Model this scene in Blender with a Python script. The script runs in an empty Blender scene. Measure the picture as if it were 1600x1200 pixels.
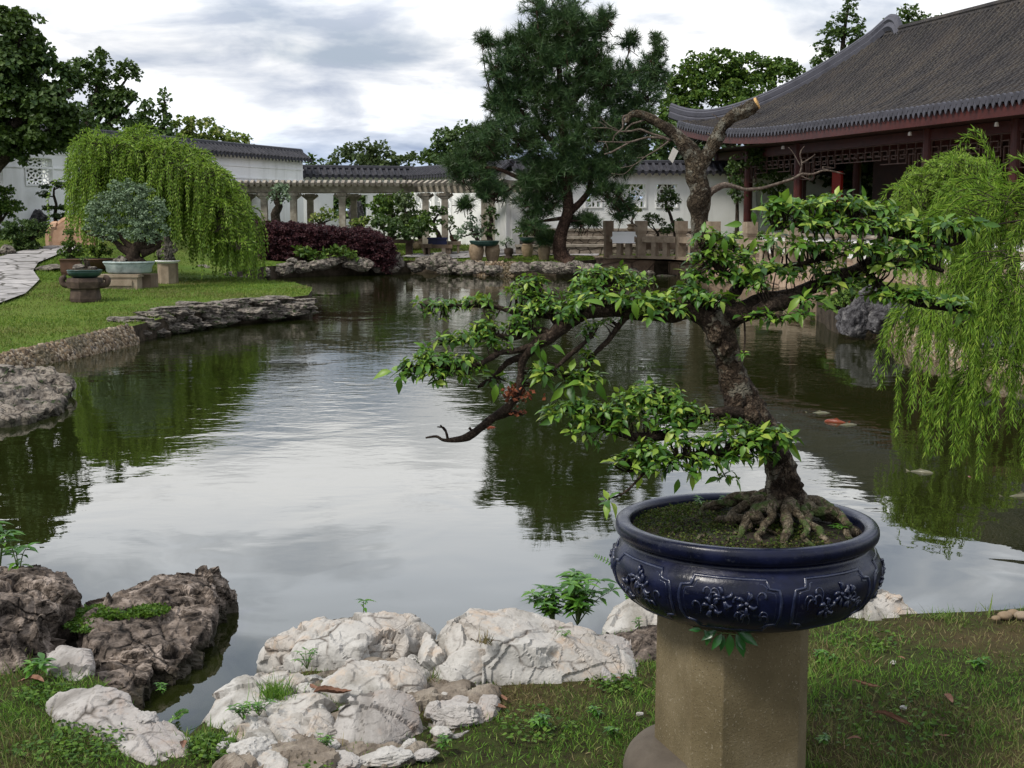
import bpy, bmesh, math, random
import numpy as np
from mathutils import Vector, Matrix
from mathutils.geometry import delaunay_2d_cdt
F = 2080.0; TH = math.atan(265 / 2080.0); EYE = 1.6; WZ = -0.12
SC = bpy.context.scene; COL = SC.collection
rng = np.random.default_rng(7); random.seed(7)
cT, sT = math.cos(TH), math.sin(TH)

# ---------------------------------------------------------------- measuring helpers (photo pixel -> real position)
def ray(x, y):
    px = (x - 800) / F; py = (600 - y) / F
    return np.array([px, cT + py * sT, -sT + py * cT])
def G(x, y, z=0.0):
    r = ray(x, y); k = (z - EYE) / r[2]
    return np.array([r[0] * k, r[1] * k, z])
def D(x, y, Y):
    r = ray(x, y); k = Y / r[1]
    return np.array([r[0] * k, Y, EYE + r[2] * k])
def zg(x, y):
    x = np.asarray(x, float); fl = np.clip((-x - 6.5) / 3.5, 0, 1); fl = fl * fl * (3 - 2 * fl)
    return np.interp(y, [0, 13, 15, 18, 22, 42, 50], [0, 0, .02, .1, .22, .25, .6]) + fl * np.interp(y, [22, 30, 36, 45], [0, .5, 1.1, 1.25])

# ---------------------------------------------------------------- numpy noise
def _h(ix, iy, iz, s):
    n = (ix * 374761393 + iy * 668265263 + iz * 2147483647 + s * 144269504) & 0xFFFFFFFF
    n = ((n ^ (n >> 13)) * 1274126177) & 0xFFFFFFFF
    n = n ^ (n >> 16)
    return (n & 0xFFFFFF) / float(0xFFFFFF)
def vnoise(P, s=0):
    P = np.asarray(P, float); I = np.floor(P).astype(np.int64); f = P - I; f = f * f * (3 - 2 * f)
    r = 0
    for a in (0, 1):
        for b in (0, 1):
            for c in (0, 1):
                w = (f[:, 0] if a else 1 - f[:, 0]) * (f[:, 1] if b else 1 - f[:, 1]) * (f[:, 2] if c else 1 - f[:, 2])
                r = r + w * _h(I[:, 0] + a, I[:, 1] + b, I[:, 2] + c, s)
    return r * 2 - 1
def fbm(P, o=4, s=0, ridged=False):
    a = 1; t = 0; r = 0
    for k in range(o):
        n = vnoise(P * 2 ** k + k * 17.3, s + k)
        if ridged: n = 1 - 2 * np.abs(n)
        r = r + a * n; t += a; a *= .5
    return r / t
def voro(P, s=0):
    I = np.floor(P).astype(np.int64); f1 = np.full(len(P), 9.); f2 = f1.copy(); cid = np.zeros(len(P)); vec = np.zeros((len(P), 3))
    for a in (-1, 0, 1):
        for b in (-1, 0, 1):
            for c in (-1, 0, 1):
                J = I + np.array([a, b, c])
                q = J + np.stack([_h(J[:, 0], J[:, 1], J[:, 2], s + k) for k in range(3)], 1)
                d = np.linalg.norm(P - q, axis=1); new = d < f1
                f2 = np.where(new, f1, np.minimum(f2, d))
                cid = np.where(new, _h(J[:, 0], J[:, 1], J[:, 2], s + 9), cid); vec[new] = (P - q)[new]
                f1 = np.where(new, d, f1)
    return f1, f2, cid, vec

# ---------------------------------------------------------------- object helpers
def tag(o, label=None, cat=None, group=None, kind=None):
    if label: o['label'] = label
    if cat: o['category'] = cat
    if group: o['group'] = group
    if kind: o['kind'] = kind
    return o
def thing(name, label, cat, loc, group=None, kind=None):
    o = bpy.data.objects.new(name, None); COL.objects.link(o); o.location = [float(v) for v in loc]
    o.empty_display_size = .1
    return tag(o, label, cat, group, kind)
def wloc(o):
    v = np.zeros(3)
    while o: v = v + np.array(o.location); o = o.parent
    return v
class A:                                   # accumulates triangles / quads in world space
    def __init__(s): s.V = []; s.T = []; s.Q = []; s.n = 0
    def add(s, V, T=None, Q=None):
        V = np.asarray(V, float).reshape(-1, 3)
        if T is not None and len(T): s.T.append(np.asarray(T, np.int64).reshape(-1, 3) + s.n)
        if Q is not None and len(Q): s.Q.append(np.asarray(Q, np.int64).reshape(-1, 4) + s.n)
        s.V.append(V); s.n += len(V); return s
    def verts(s): return np.concatenate(s.V)
    def build(s, name, mat, parent=None, loc=None, smooth=False):
        me = bpy.data.meshes.new(name)
        V = s.verts()
        T = np.concatenate(s.T) if s.T else np.zeros((0, 3), np.int64); Q = np.concatenate(s.Q) if s.Q else np.zeros((0, 4), np.int64)
        if parent is not None: org = wloc(parent)
        elif loc is not None: org = np.array(loc, float)
        else: org = np.array([V[:, 0].mean(), V[:, 1].mean(), V[:, 2].min()])
        me.vertices.add(len(V)); me.vertices.foreach_set('co', (V - org).astype(np.float32).ravel())
        L = np.concatenate([T.ravel(), Q.ravel()]); me.loops.add(len(L)); me.loops.foreach_set('vertex_index', L.astype(np.int32))
        n = len(T) + len(Q); me.polygons.add(n)
        st = np.concatenate([np.arange(len(T)) * 3, len(T) * 3 + np.arange(len(Q)) * 4]); me.polygons.foreach_set('loop_start', st.astype(np.int32))
        try: me.polygons.foreach_set('loop_total', np.concatenate([np.full(len(T), 3), np.full(len(Q), 4)]).astype(np.int32))
        except Exception: pass
        me.update(calc_edges=True); me.validate()
        me.polygons.foreach_set('use_smooth', np.full(len(me.polygons), smooth)); me.update()
        if mat: me.materials.append(mat)
        o = bpy.data.objects.new(name, me); COL.objects.link(o)
        if parent is not None: o.parent = parent
        else: o.location = org
        return o
def nrm(v): v = np.asarray(v, float); return v / (np.linalg.norm(v, axis=-1, keepdims=True) + 1e-9)
def smoothpts(P, k=4):
    P = np.asarray(P, float); n = len(P)
    if n < 3:
        t = np.linspace(0, 1, k + 1)[:, None]; return P[0] * (1 - t) + P[-1] * t
    out = []
    for i in range(n - 1):
        p0 = P[max(i - 1, 0)]; p1 = P[i]; p2 = P[i + 1]; p3 = P[min(i + 2, n - 1)]
        for j in range(k):
            t = j / k
            out.append(.5 * ((2 * p1) + (-p0 + p2) * t + (2 * p0 - 5 * p1 + 4 * p2 - p3) * t * t + (-p0 + 3 * p1 - 3 * p2 + p3) * t ** 3))
    out.append(P[-1]); return np.array(out)
def tube(a, P, R, n=8, rough=0., seed=0, cap=True, squash=None, k=0, fr=9.):
    P = np.asarray(P, float); R = np.broadcast_to(np.asarray(R, float), (len(P),))
    if k: X = smoothpts(np.column_stack([P, R]), k); P = X[:, :3]; R = np.maximum(X[:, 3], 1e-4)
    t = nrm(np.gradient(P, axis=0)); u = np.cross(t[0], [0, 0, 1.]);
    if np.linalg.norm(u) < .1: u = np.cross(t[0], [1., 0, 0])
    u = nrm(u); ang = np.arange(n) * 2 * math.pi / n; V = []
    for i in range(len(P)):
        u = nrm(u - t[i] * np.dot(u, t[i])); w = np.cross(t[i], u)
        V.append(P[i] + R[i] * (np.cos(ang)[:, None] * u + np.sin(ang)[:, None] * w))
    V = np.concatenate(V)
    if rough:
        C = np.repeat(P, n, axis=0); RR = np.repeat(R, n)[:, None]
        q = V / np.maximum(RR, 1e-3).mean() * .0 + V
        d = fbm(q * fr / max(R.max(), .001) * .12, 3, seed) * rough
        V = C + (V - C) * (1 + d[:, None])
    m = len(P); i = np.arange(m - 1)[:, None] * n; j = np.arange(n)[None]; j2 = (j + 1) % n
    Q = np.stack([i + j, i + j2, i + n + j2, i + n + j], -1).reshape(-1, 4)
    T = []
    if cap:
        V = np.vstack([V, P[0], P[-1]]); c0 = m * n; jj = np.arange(n); k2 = (jj + 1) % n
        T = np.vstack([np.stack([np.full(n, c0), k2, jj], 1), np.stack([np.full(n, c0 + 1), (m - 1) * n + jj, (m - 1) * n + k2], 1)])
    a.add(V, T, Q); return a
def box(a, c, d, ax=None):                 # centre, full sizes, optional 2 axes (x dir, y dir)
    c = np.asarray(c, float); X, Y, Z = np.eye(3)
    if ax is not None: X = nrm(ax[0]); Y = nrm(ax[1]); Z = np.cross(X, Y)
    s = np.array([[i, j, k] for i in (-.5, .5) for j in (-.5, .5) for k in (-.5, .5)]) * np.asarray(d)
    V = c + s[:, :1] * X + s[:, 1:2] * Y + s[:, 2:] * Z
    a.add(V, None, [[0, 1, 3, 2], [4, 6, 7, 5], [0, 4, 5, 1], [2, 3, 7, 6], [0, 2, 6, 4], [1, 5, 7, 3]]); return a
def bbox2(a, p, q, w, z0, z1):             # wall-like box from p to q (xy), thickness w
    p = np.array(p[:2], float); q = np.array(q[:2], float); d = q - p; L = np.linalg.norm(d); d = d / L
    return box(a, [*(p + q) / 2, (z0 + z1) / 2], [L, w, z1 - z0], ([d[0], d[1], 0], [-d[1], d[0], 0]))
def lathe(a, c, prof, n=24, sx=1, sy=1, rot=0., cap=True):
    prof = np.asarray(prof, float); ang = np.arange(n) * 2 * math.pi / n + rot; m = len(prof)
    V = np.concatenate([np.stack([c[0] + r * np.cos(ang) * sx, c[1] + r * np.sin(ang) * sy, np.full(n, c[2] + z)], 1) for r, z in prof])
    i = np.arange(m - 1)[:, None] * n; j = np.arange(n)[None]; j2 = (j + 1) % n
    Q = np.stack([i + j, i + j2, i + n + j2, i + n + j], -1).reshape(-1, 4); T = []
    if cap:
        V = np.vstack([V, [c[0], c[1], c[2] + prof[0, 1]], [c[0], c[1], c[2] + prof[-1, 1]]]); jj = np.arange(n); k2 = (jj + 1) % n
        T = np.vstack([np.stack([np.full(n, m * n), k2, jj], 1), np.stack([np.full(n, m * n + 1), (m - 1) * n + jj, (m - 1) * n + k2], 1)])
    a.add(V, T, Q); return a
def scatter(a, tv, tt, pos, Yd, Zd, s, sz=None):
    pos = np.asarray(pos, float); n = len(pos)
    if n == 0: return a
    Yd = nrm(Yd); X = nrm(np.cross(Yd, Zd)); Z = np.cross(X, Yd)
    s = np.broadcast_to(np.asarray(s, float), (n,))[:, None, None]; sw = s if sz is None else np.broadcast_to(np.asarray(sz, float), (n,))[:, None, None]
    tv = np.asarray(tv, float)
    V = pos[:, None] + sw * tv[None, :, :1] * X[:, None] + s * tv[None, :, 1:2] * Yd[:, None] + s * tv[None, :, 2:] * Z[:, None]
    tt = np.asarray(tt); Fc = (tt[None] + (np.arange(n) * len(tv))[:, None, None]).reshape(-1, tt.shape[1])
    if tt.shape[1] == 3: a.add(V.reshape(-1, 3), Fc)
    else: a.add(V.reshape(-1, 3), None, Fc)
    return a
def rdir(n, r=None):
    r = r or rng; return nrm(r.normal(size=(n, 3)))
# leaf templates (x width, y length, z up)
def leaf_t(w=.42, droop=.25, fold=.08):
    d = lambda t: -droop * t * t
    V = [[0, 0, 0], [-w * .38, .25, d(.25) + fold], [0, .25, d(.25)], [w * .38, .25, d(.25) + fold], [-w * .5, .5, d(.5) + fold], [0, .5, d(.5)], [w * .5, .5, d(.5) + fold],
         [-w * .27, .78, d(.78) + fold * .5], [0, .78, d(.78)], [w * .27, .78, d(.78) + fold * .5], [0, 1.02, d(1.05)]]
    T = [[0, 2, 1], [0, 3, 2], [1, 2, 5], [1, 5, 4], [2, 3, 6], [2, 6, 5], [4, 5, 8], [4, 8, 7], [5, 6, 9], [5, 9, 8], [7, 8, 10], [8, 9, 10]]
    return np.array(V), np.array(T)
LQ = (np.array([[0, 0, 0], [.42, .5, .07], [0, 1, -.14], [-.42, .5, .07]]), np.array([[0, 1, 2, 3]]))     # small leaf seen far away
LW = (np.array([[0, 0, 0], [.5, .4, 0], [0, 1, -.1], [-.5, .4, 0]]), np.array([[0, 1, 2, 3]]))
NEED = (np.array([[-.5, 0, 0], [.5, 0, 0], [0, 1, 0]]), np.array([[0, 1, 2]]))
def ico(sub):
    bm = bmesh.new(); bmesh.ops.create_icosphere(bm, subdivisions=sub, radius=1)
    V = np.array([v.co[:] for v in bm.verts]); T = np.array([[v.index for v in f.verts] for f in bm.faces]); bm.free(); return V, T
ICO = {k: ico(k) for k in (1, 2, 3, 4, 5)}
def foliage(a, Y, pads, dens, ls, tmpl=LQ, depth=.9, sub=.32, up=.6, seed=1, hang=0., wid=None, yoff=0.):
    r = np.random.default_rng(seed)
    for p in pads:
        cx, cy, rx, ry = p[:4]; dy = p[4] if len(p) > 4 else 0
        c = D(cx, cy, Y + dy); k = (Y + dy) / F; R = np.array([rx * k, max(rx, ry) * k * depth, ry * k])
        area = (R[0] * R[2] + R[0] * R[1] + R[1] * R[2]) * 4; sr = sub * (R[0] * R[1] * R[2]) ** (1 / 3)
        m = max(4, int(area / (sr * sr * 4.5)))
        cc = c + rdir(m, r) * R * (r.uniform(.35, 1.02, (m, 1)) ** .6)
        n = int(dens * 2.1 * area / (ls * ls)); idx = r.integers(0, m, n); dd = rdir(n, r); srk = sr * r.uniform(.55, 1.25, m)
        dd[:, 2] = np.abs(dd[:, 2]) * .9 - .25
        P = cc[idx] + dd * (srk[idx] * r.uniform(.55, 1.05, n))[:, None]
        Zd = nrm(dd + [0, 0, up] + r.normal(size=(n, 3)) * .45); Yd = nrm(np.cross(Zd, rdir(n, r)) + [0, 0, -hang] + dd * .4)
        scatter(a, tmpl[0], tmpl[1], P, Yd, Zd, ls * r.uniform(.6, 1.25, n))
    return a
def limb(a, Y, pts, rough=.15, n=8, seed=0, k=3):   # pts: (px, py, r_metres[, dY])
    P = [D(p[0], p[1], Y + (p[3] if len(p) > 3 else 0)) for p in pts]
    return tube(a, P, [p[2] for p in pts], n, rough, seed, k=k)
# ---------------------------------------------------------------- materials
class NT:
    def __init__(s, name):
        s.m = bpy.data.materials.new(name); s.m.use_nodes = True; s.t = s.m.node_tree; s.t.nodes.clear()
        s.out = s.n('ShaderNodeOutputMaterial')
    def n(s, t, **k):
        o = s.t.nodes.new(t)
        for a, v in k.items():
            if hasattr(o, a): setattr(o, a, v)
            else: o.inputs[a.replace('_', ' ')].default_value = v
        return o
    def l(s, a, b): s.t.links.new(a, b)
    def obj(s): return s.n('ShaderNodeTexCoord').outputs['Object']
    def pos(s): return s.n('ShaderNodeNewGeometry').outputs['Position']
    def noise(s, vec, scale, det=4, rough=.55, dist=0., sc=None):
        if sc is not None:
            mp = s.n('ShaderNodeMapping'); mp.inputs['Scale'].default_value = sc; s.l(vec, mp.inputs[0]); vec = mp.outputs[0]
        k = s.n('ShaderNodeTexNoise'); k.inputs['Scale'].default_value = scale; k.inputs['Detail'].default_value = det
        k.inputs['Roughness'].default_value = rough; k.inputs['Distortion'].default_value = dist; s.l(vec, k.inputs['Vector']); return k.outputs['Fac']
    def voro(s, vec, scale, feat='F1', out='Distance'):
        k = s.n('ShaderNodeTexVoronoi'); k.feature = feat; k.inputs['Scale'].default_value = scale; s.l(vec, k.inputs['Vector']); return k.outputs[out]
    def ramp(s, fac, stops, interp='LINEAR'):
        k = s.n('ShaderNodeValToRGB'); k.color_ramp.interpolation = interp; e = k.color_ramp.elements
        while len(e) > 1: e.remove(e[-1])
        for i, (p, c) in enumerate(stops):
            if not hasattr(c, '__len__'): c = (c, c, c)
            el = e[0] if i == 0 else e.new(p)
            el.position = p; el.color = (*c[:3], 1)
        s.l(fac, k.inputs[0]); return k.outputs[0]
    def mix(s, f, a, b, mode='MIX'):
        k = s.n('ShaderNodeMix'); k.data_type = 'RGBA'; k.blend_type = mode
        for v, i in ((f, 0), (a, 6), (b, 7)):
            if hasattr(v, 'is_output'): s.l(v, k.inputs[i])
            elif i == 0: k.inputs[0].default_value = v
            else: k.inputs[i].default_value = (*v, 1) if len(v) == 3 else v
        return k.outputs[2]
    def math(s, op, a, b=0., clamp=False):
        k = s.n('ShaderNodeMath'); k.operation = op; k.use_clamp = clamp
        for v, i in ((a, 0), (b, 1)):
            if hasattr(v, 'is_output'): s.l(v, k.inputs[i])
            else: k.inputs[i].default_value = v
        return k.outputs[0]
    def bump(s, h, strength=.5, dist=.02, nrm=None):
        k = s.n('ShaderNodeBump'); k.inputs['Strength'].default_value = strength; k.inputs['Distance'].default_value = dist; s.l(h, k.inputs['Height'])
        if nrm is not None: s.l(nrm, k.inputs['Normal'])
        return k.outputs[0]
    def pr(s, base, rough=.8, nm=None, spec=.5, coat=0., ior=None):
        k = s.n('ShaderNodeBsdfPrincipled')
        for v, nme in ((base, 'Base Color'), (rough, 'Roughness')):
            if hasattr(v, 'is_output'): s.l(v, k.inputs[nme])
            else: k.inputs[nme].default_value = (*v, 1) if hasattr(v, '__len__') else v
        k.inputs['Specular IOR Level'].default_value = spec; k.inputs['Coat Weight'].default_value = coat; k.inputs['Coat Roughness'].default_value = .08
        if ior: k.inputs['IOR'].default_value = ior
        if nm is not None: s.l(nm, k.inputs['Normal'])
        return k.outputs[0]
    def fin(s, sh): s.l(sh, s.out.inputs[0]); return s.m
def simple(name, cols, scale=4, det=5, rough=.85, bs=.4, bd=.01, bscale=None, spec=.3, coat=0., sc=None):
    t = NT(name); v = t.obj(); f = t.noise(v, scale, det, .6, .3, sc)
    c = t.ramp(f, cols); b = t.bump(t.noise(v, bscale or scale * 4, 6, .65, 0, sc), bs, bd)
    return t.fin(t.pr(c, rough, b, spec, coat))
def leafmat(name, cols, trans=.3, rough=.5, spec=.18, tcol=None, big=None):
    t = NT(name); g = t.n('ShaderNodeNewGeometry')
    c = t.ramp(g.outputs['Random Per Island'], cols)
    if big: c = t.mix(t.ramp(t.noise(t.obj(), big[0], 3), [(.42, 0), (.62, 1)]), c, big[1])
    p = t.pr(c, rough, None, spec); tr = t.n('ShaderNodeBsdfTranslucent')
    t.l(t.mix(.5, c, tcol or (.12, .2, .02)), tr.inputs[0])
    m = t.n('ShaderNodeMixShader'); m.inputs[0].default_value = trans; t.l(p, m.inputs[1]); t.l(tr.outputs[0], m.inputs[2])
    return t.fin(m.outputs[0])
def rockmat(name, pale, mid, dark, crack, lich, sc=5, bd=.02, lo=.42, hi=.62, cr=.022, tint=(.34, .2, .13), mos=None):
    t = NT(name); v = t.obj()
    n1 = t.noise(v, sc, 6, .6, .5); n2 = t.noise(v, sc * 3.2, 8, .7, .3); n3 = t.noise(v, sc * .45, 3, .5, .2); n4 = t.noise(v, sc * 14, 4, .7)
    c = t.ramp(n1, [(.34, mid), (.48, pale), (.7, tuple((a + b) / 2 for a, b in zip(pale, mid)))])
    c = t.mix(t.ramp(n3, [(.46, 0), (.62, .7)]), c, tint)
    c = t.mix(t.ramp(n2, [(lo, 1), (hi, 0)]), c, dark) if dark else c
    c = t.mix(t.ramp(t.math('MULTIPLY', n2, n3), [(.27, 0), (.36, .8)]), c, lich)
    dv = t.n('ShaderNodeVectorMath'); dv.operation = 'ADD'; no = t.n('ShaderNodeTexNoise'); no.inputs['Scale'].default_value = sc * 1.5; t.l(v, no.inputs['Vector'])
    sc_ = t.n('ShaderNodeVectorMath'); sc_.operation = 'SCALE'; sc_.inputs['Scale'].default_value = .16; t.l(no.outputs['Color'], sc_.inputs[0]); t.l(v, dv.inputs[0]); t.l(sc_.outputs[0], dv.inputs[1])
    e = t.voro(dv.outputs[0], sc * .9, 'DISTANCE_TO_EDGE'); line = t.ramp(e, [(0, 1), (cr, 0)])
    e2 = t.voro(dv.outputs[0], sc * 2.7, 'DISTANCE_TO_EDGE'); line2 = t.ramp(e2, [(0, .7), (cr * 1.2, 0)])
    msk = t.ramp(n1, [(.45, 0), (.55, 1)])
    lm = t.math('MAXIMUM', t.math('MULTIPLY', line, msk), t.math('MULTIPLY', line2, t.ramp(n3, [(.48, 0), (.6, 1)])))
    c = t.mix(lm, c, crack)
    c = t.mix(t.ramp(n4, [(.33, .3), (.45, 0)]), c, tuple(x * .45 for x in mid))
    ps = t.pos(); sz = t.n('ShaderNodeSeparateXYZ'); t.l(ps, sz.inputs[0]); wl = t.math('MULTIPLY', t.math('SUBTRACT', t.math('ADD', -.075, t.math('MULTIPLY', n2, .05)), sz.outputs[2]), 40., True)
    c = t.mix(t.math('MULTIPLY', wl, .8), c, (.018, .018, .01))
    if mos: c = t.mix(t.ramp(t.noise(v, 7, 5, .7), [(.56, 0), (.64, 1)]), c, mos)
    h = t.math('ADD', t.math('MULTIPLY', n2, 1.0), t.math('MULTIPLY', n4, .35)); h = t.math('SUBTRACT', h, t.math('MULTIPLY', lm, .6))
    return t.fin(t.pr(c, .9, t.bump(h, .8, bd), .2))
def barkmat(name, a, b, c, scale=14, bd=.02, lich=None):
    t = NT(name); v = t.obj(); n = t.noise(v, scale, 7, .7, .8)
    no = t.n('ShaderNodeTexNoise'); no.inputs['Scale'].default_value = scale * .8; no.inputs['Detail'].default_value = 4; t.l(v, no.inputs['Vector']); sc_ = t.n('ShaderNodeVectorMath'); sc_.operation = 'SCALE'; sc_.inputs['Scale'].default_value = 3.2 / scale; t.l(no.outputs['Color'], sc_.inputs[0])
    dv = t.n('ShaderNodeVectorMath'); dv.operation = 'ADD'; t.l(v, dv.inputs[0]); t.l(sc_.outputs[0], dv.inputs[1]); mp = t.n('ShaderNodeMapping'); mp.inputs['Scale'].default_value = (1.2, 1.2, .55); t.l(dv.outputs[0], mp.inputs[0])
    e = t.voro(mp.outputs[0], scale * .9, 'DISTANCE_TO_EDGE'); n3 = t.noise(v, scale * .3, 4, .6)
    col = t.ramp(n, [(.3, a), (.48, b), (.64, c)]); col = t.mix(t.ramp(n3, [(.4, .75), (.55, 0)]), col, a)
    col = t.mix(t.ramp(e, [(0, .8), (.09, 0)]), col, tuple(x * .35 for x in a))
    if lich: col = t.mix(t.ramp(t.noise(v, scale * .35, 4, .7), [(.52, 0), (.6, .85)]), col, lich)
    h = t.math('ADD', n, t.math('MULTIPLY', t.ramp(e, [(0, 0), (.25, 1)]), .6))
    return t.fin(t.pr(col, .9, t.bump(h, 1, bd), .15))
M = {}
def _white():
    t = NT('white_plaster'); v = t.pos(); c = t.ramp(t.noise(v, .7, 6, .6), [(.3, (.74, .74, .72)), (.5, (.82, .82, .81)), (.7, (.78, .78, .76))])
    st = t.noise(v, 1.6, 6, .65, .2, (1.6, 1.6, .18)); c = t.mix(t.ramp(st, [(.5, 0), (.68, .38)]), c, (.5, .5, .47))
    sx = t.n('ShaderNodeSeparateXYZ'); t.l(v, sx.inputs[0]); lowm = t.math('MULTIPLY', t.math('SUBTRACT', 1.15, sx.outputs[2]), 1.6, True); c = t.mix(t.math('MULTIPLY', lowm, t.ramp(t.noise(v, 2.5, 5, .7), [(.4, 0), (.6, .5)])), c, (.36, .37, .31))
    return t.fin(t.pr(c, .9, t.bump(t.noise(v, 8, 5, .6), .25, .01), .2))
M['white'] = _white()
M['capt'] = simple('black_ridge_tile', [(.3, (.014, .014, .018)), (.6, (.026, .026, .033))], 4, 5, .7)
M['tile'] = simple('grey_clay_tile', [(.3, (.018, .018, .022)), (.5, (.034, .034, .042)), (.7, (.06, .057, .064))], 5, 6, .75, .4, .01)
def _roof():
    t = NT('roof_clay_tile'); v = t.obj(); gi = t.n('ShaderNodeNewGeometry'); n = t.math('ADD', t.noise(v, .9, 6, .7), t.math('MULTIPLY', t.math('SUBTRACT', gi.outputs['Random Per Island'], .5), .18)); n2 = t.noise(v, 22, 4, .75)
    c = t.ramp(n, [(.3, (.02, .019, .021)), (.5, (.034, .031, .032)), (.68, (.055, .046, .04))])
    c = t.mix(t.math('MULTIPLY', t.ramp(n2, [(.5, 0), (.62, .9)]), t.ramp(t.noise(v, .5, 4, .6), [(.4, .15), (.62, .8)])), c, (.12, .105, .08)); c = t.mix(t.ramp(n2, [(.34, .75), (.46, 0)]), c, (.015, .014, .016))
    return t.fin(t.pr(c, .85, t.bump(n2, .9, .03), .2))
M['roof'] = _roof()
M['ridge'] = simple('ridge_plaster_grey', [(.3, (.045, .045, .055)), (.55, (.075, .075, .092)), (.75, (.055, .055, .065))], 2, 6, .6, .4, .01)
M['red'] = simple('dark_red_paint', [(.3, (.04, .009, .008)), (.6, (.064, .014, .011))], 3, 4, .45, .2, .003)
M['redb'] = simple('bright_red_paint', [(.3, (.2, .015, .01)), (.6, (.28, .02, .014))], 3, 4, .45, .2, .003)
M['lattice'] = simple('dark_wood_lattice', [(.3, (.05, .028, .022)), (.6, (.08, .045, .035))], 4, 4, .6)
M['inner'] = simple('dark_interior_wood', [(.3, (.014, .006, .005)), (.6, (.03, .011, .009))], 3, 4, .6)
M['sand'] = simple('sandstone', [(.25, (.16, .122, .083)), (.5, (.25, .195, .14)), (.72, (.33, .27, .2))], 5, 6, .9, .5, .01, 30)
M['sandd'] = simple('weathered_sandstone', [(.25, (.1, .072, .05)), (.5, (.18, .13, .09)), (.72, (.26, .2, .15))], 4, 6, .9, .5, .01, 30)
M['pinkst'] = simple('orange_granite', [(.25, (.3, .17, .1)), (.5, (.42, .26, .17)), (.72, (.5, .34, .24))], 6, 6, .9, .4, .01, 30)
M['perg'] = simple('weathered_concrete', [(.25, (.12, .1, .08)), (.5, (.25, .22, .18)), (.72, (.4, .365, .31))], 4, 6, .9, .5, .01, 20)
M['darkst'] = simple('dark_brown_stone', [(.25, (.035, .022, .016)), (.5, (.06, .04, .03)), (.72, (.1, .07, .05))], 9, 6, .8, .5, .01, 30)
M['barrel'] = simple('tan_stoneware', [(.25, (.12, .085, .05)), (.5, (.2, .145, .09)), (.72, (.27, .2, .13))], 9, 5, .7, .3, .01, 30)
M['celadon'] = simple('pale_celadon_glaze', [(.25, (.12, .15, .14)), (.5, (.27, .33, .32)), (.72, (.38, .44, .42))], 7, 6, .4, .2, .005)
M['dkgreen'] = simple('dark_green_glaze', [(.25, (.01, .028, .024)), (.5, (.02, .05, .042)), (.72, (.04, .08, .065))], 7, 6, .3, .2, .005)
M['bluepot'] = simple('blue_glaze_far', [(.25, (.006, .008, .035)), (.6, (.012, .015, .06))], 7, 4, .25, .2, .005)
M['brownpot'] = simple('brown_unglazed_clay', [(.25, (.07, .035, .02)), (.6, (.13, .07, .045))], 7, 4, .7, .2, .005)
M['soil'] = simple('soil', [(.25, (.012, .009, .006)), (.5, (.03, .022, .014)), (.7, (.02, .035, .01))], 20, 6, .95, .9, .02, 60)
M['cobblem'] = None
def _cob():
    t = NT('cobble_pebbles'); g = t.n('ShaderNodeNewGeometry')
    c = t.ramp(g.outputs['Random Per Island'], [(0, (.05, .035, .022)), (.3, (.12, .08, .045)), (.6, (.2, .145, .085)), (.85, (.32, .26, .19)), (1, (.08, .07, .06))])
    c = t.mix(t.ramp(t.noise(t.obj(), 2.2, 4), [(.5, 0), (.65, .7)]), c, (.05, .045, .02))
    return t.fin(t.pr(c, .7, t.bump(t.noise(t.obj(), 40, 4), .3, .01), .3))
M['cobble'] = _cob(); M['mortar2'] = simple('tan_grey_mortar', [(.3, (.1, .08, .06)), (.5, (.2, .165, .13)), (.7, (.3, .26, .21))], 14, 7, .95, .8, .02, 50)
M['mortar'] = simple('earth_mortar', [(.3, (.035, .026, .016)), (.6, (.07, .05, .03))], 9, 5, .95, .6, .02)
M['rockw'] = rockmat('white_limestone', (.41, .395, .37), (.22, .205, .18), None, (.11, .09, .075), (.42, .31, .22), 3.6, .009, tint=(.33, .28, .235))
M['rockw2'] = rockmat('pale_grey_limestone', (.36, .34, .32), (.2, .185, .17), (.12, .1, .09), (.06, .05, .04), (.33, .25, .2), 3.6, .009, lo=.3, hi=.42, tint=(.27, .225, .205))
M['rockd'] = rockmat('dark_weathered_limestone', (.21, .17, .142), (.09, .068, .053), (.012, .009, .007), (.006, .005, .004), (.42, .35, .3), 4.5, .018, lo=.38, hi=.58, cr=.03, tint=(.1, .07, .045))
M['rockm'] = rockmat('pond_edge_rock', (.27, .24, .205), (.12, .1, .085), (.02, .017, .014), (.01, .008, .006), (.33, .29, .24), 2.6, .05, lo=.38, hi=.56, cr=.03, tint=(.17, .13, .1), mos=(.03, .05, .015))
M['rockg'] = rockmat('grey_scholar_rock', (.15, .145, .15), (.085, .082, .085), (.03, .028, .03), (.01, .01, .01), (.22, .21, .2), 3, .04, tint=(.1, .09, .085))
M['bark'] = barkmat('bonsai_bark', (.016, .01, .007), (.05, .034, .022), (.16, .12, .085), 42, .009, lich=(.17, .155, .12))
M['barkd'] = barkmat('dark_branch_bark', (.018, .012, .009), (.035, .024, .017), (.09, .068, .05), 90, .003)
M['root'] = barkmat('root_bark', (.04, .03, .018), (.1, .078, .05), (.24, .2, .145), 45, .006, lich=(.05, .08, .02))
M['barkp'] = barkmat('pine_bark', (.03, .017, .012), (.06, .035, .025), (.1, .065, .048), 8, .04)
M['barkf'] = barkmat('tree_bark', (.02, .015, .01), (.045, .035, .025), (.09, .07, .055), 8, .04)
M['barkl'] = barkmat('lichened_bark', (.03, .021, .014), (.085, .065, .042), (.2, .165, .12), 8, .08, lich=(.22, .21, .17))
M['twigp'] = barkmat('pale_twig_bark', (.07, .052, .042), (.14, .11, .09), (.26, .22, .18), 20, .01)
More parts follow.
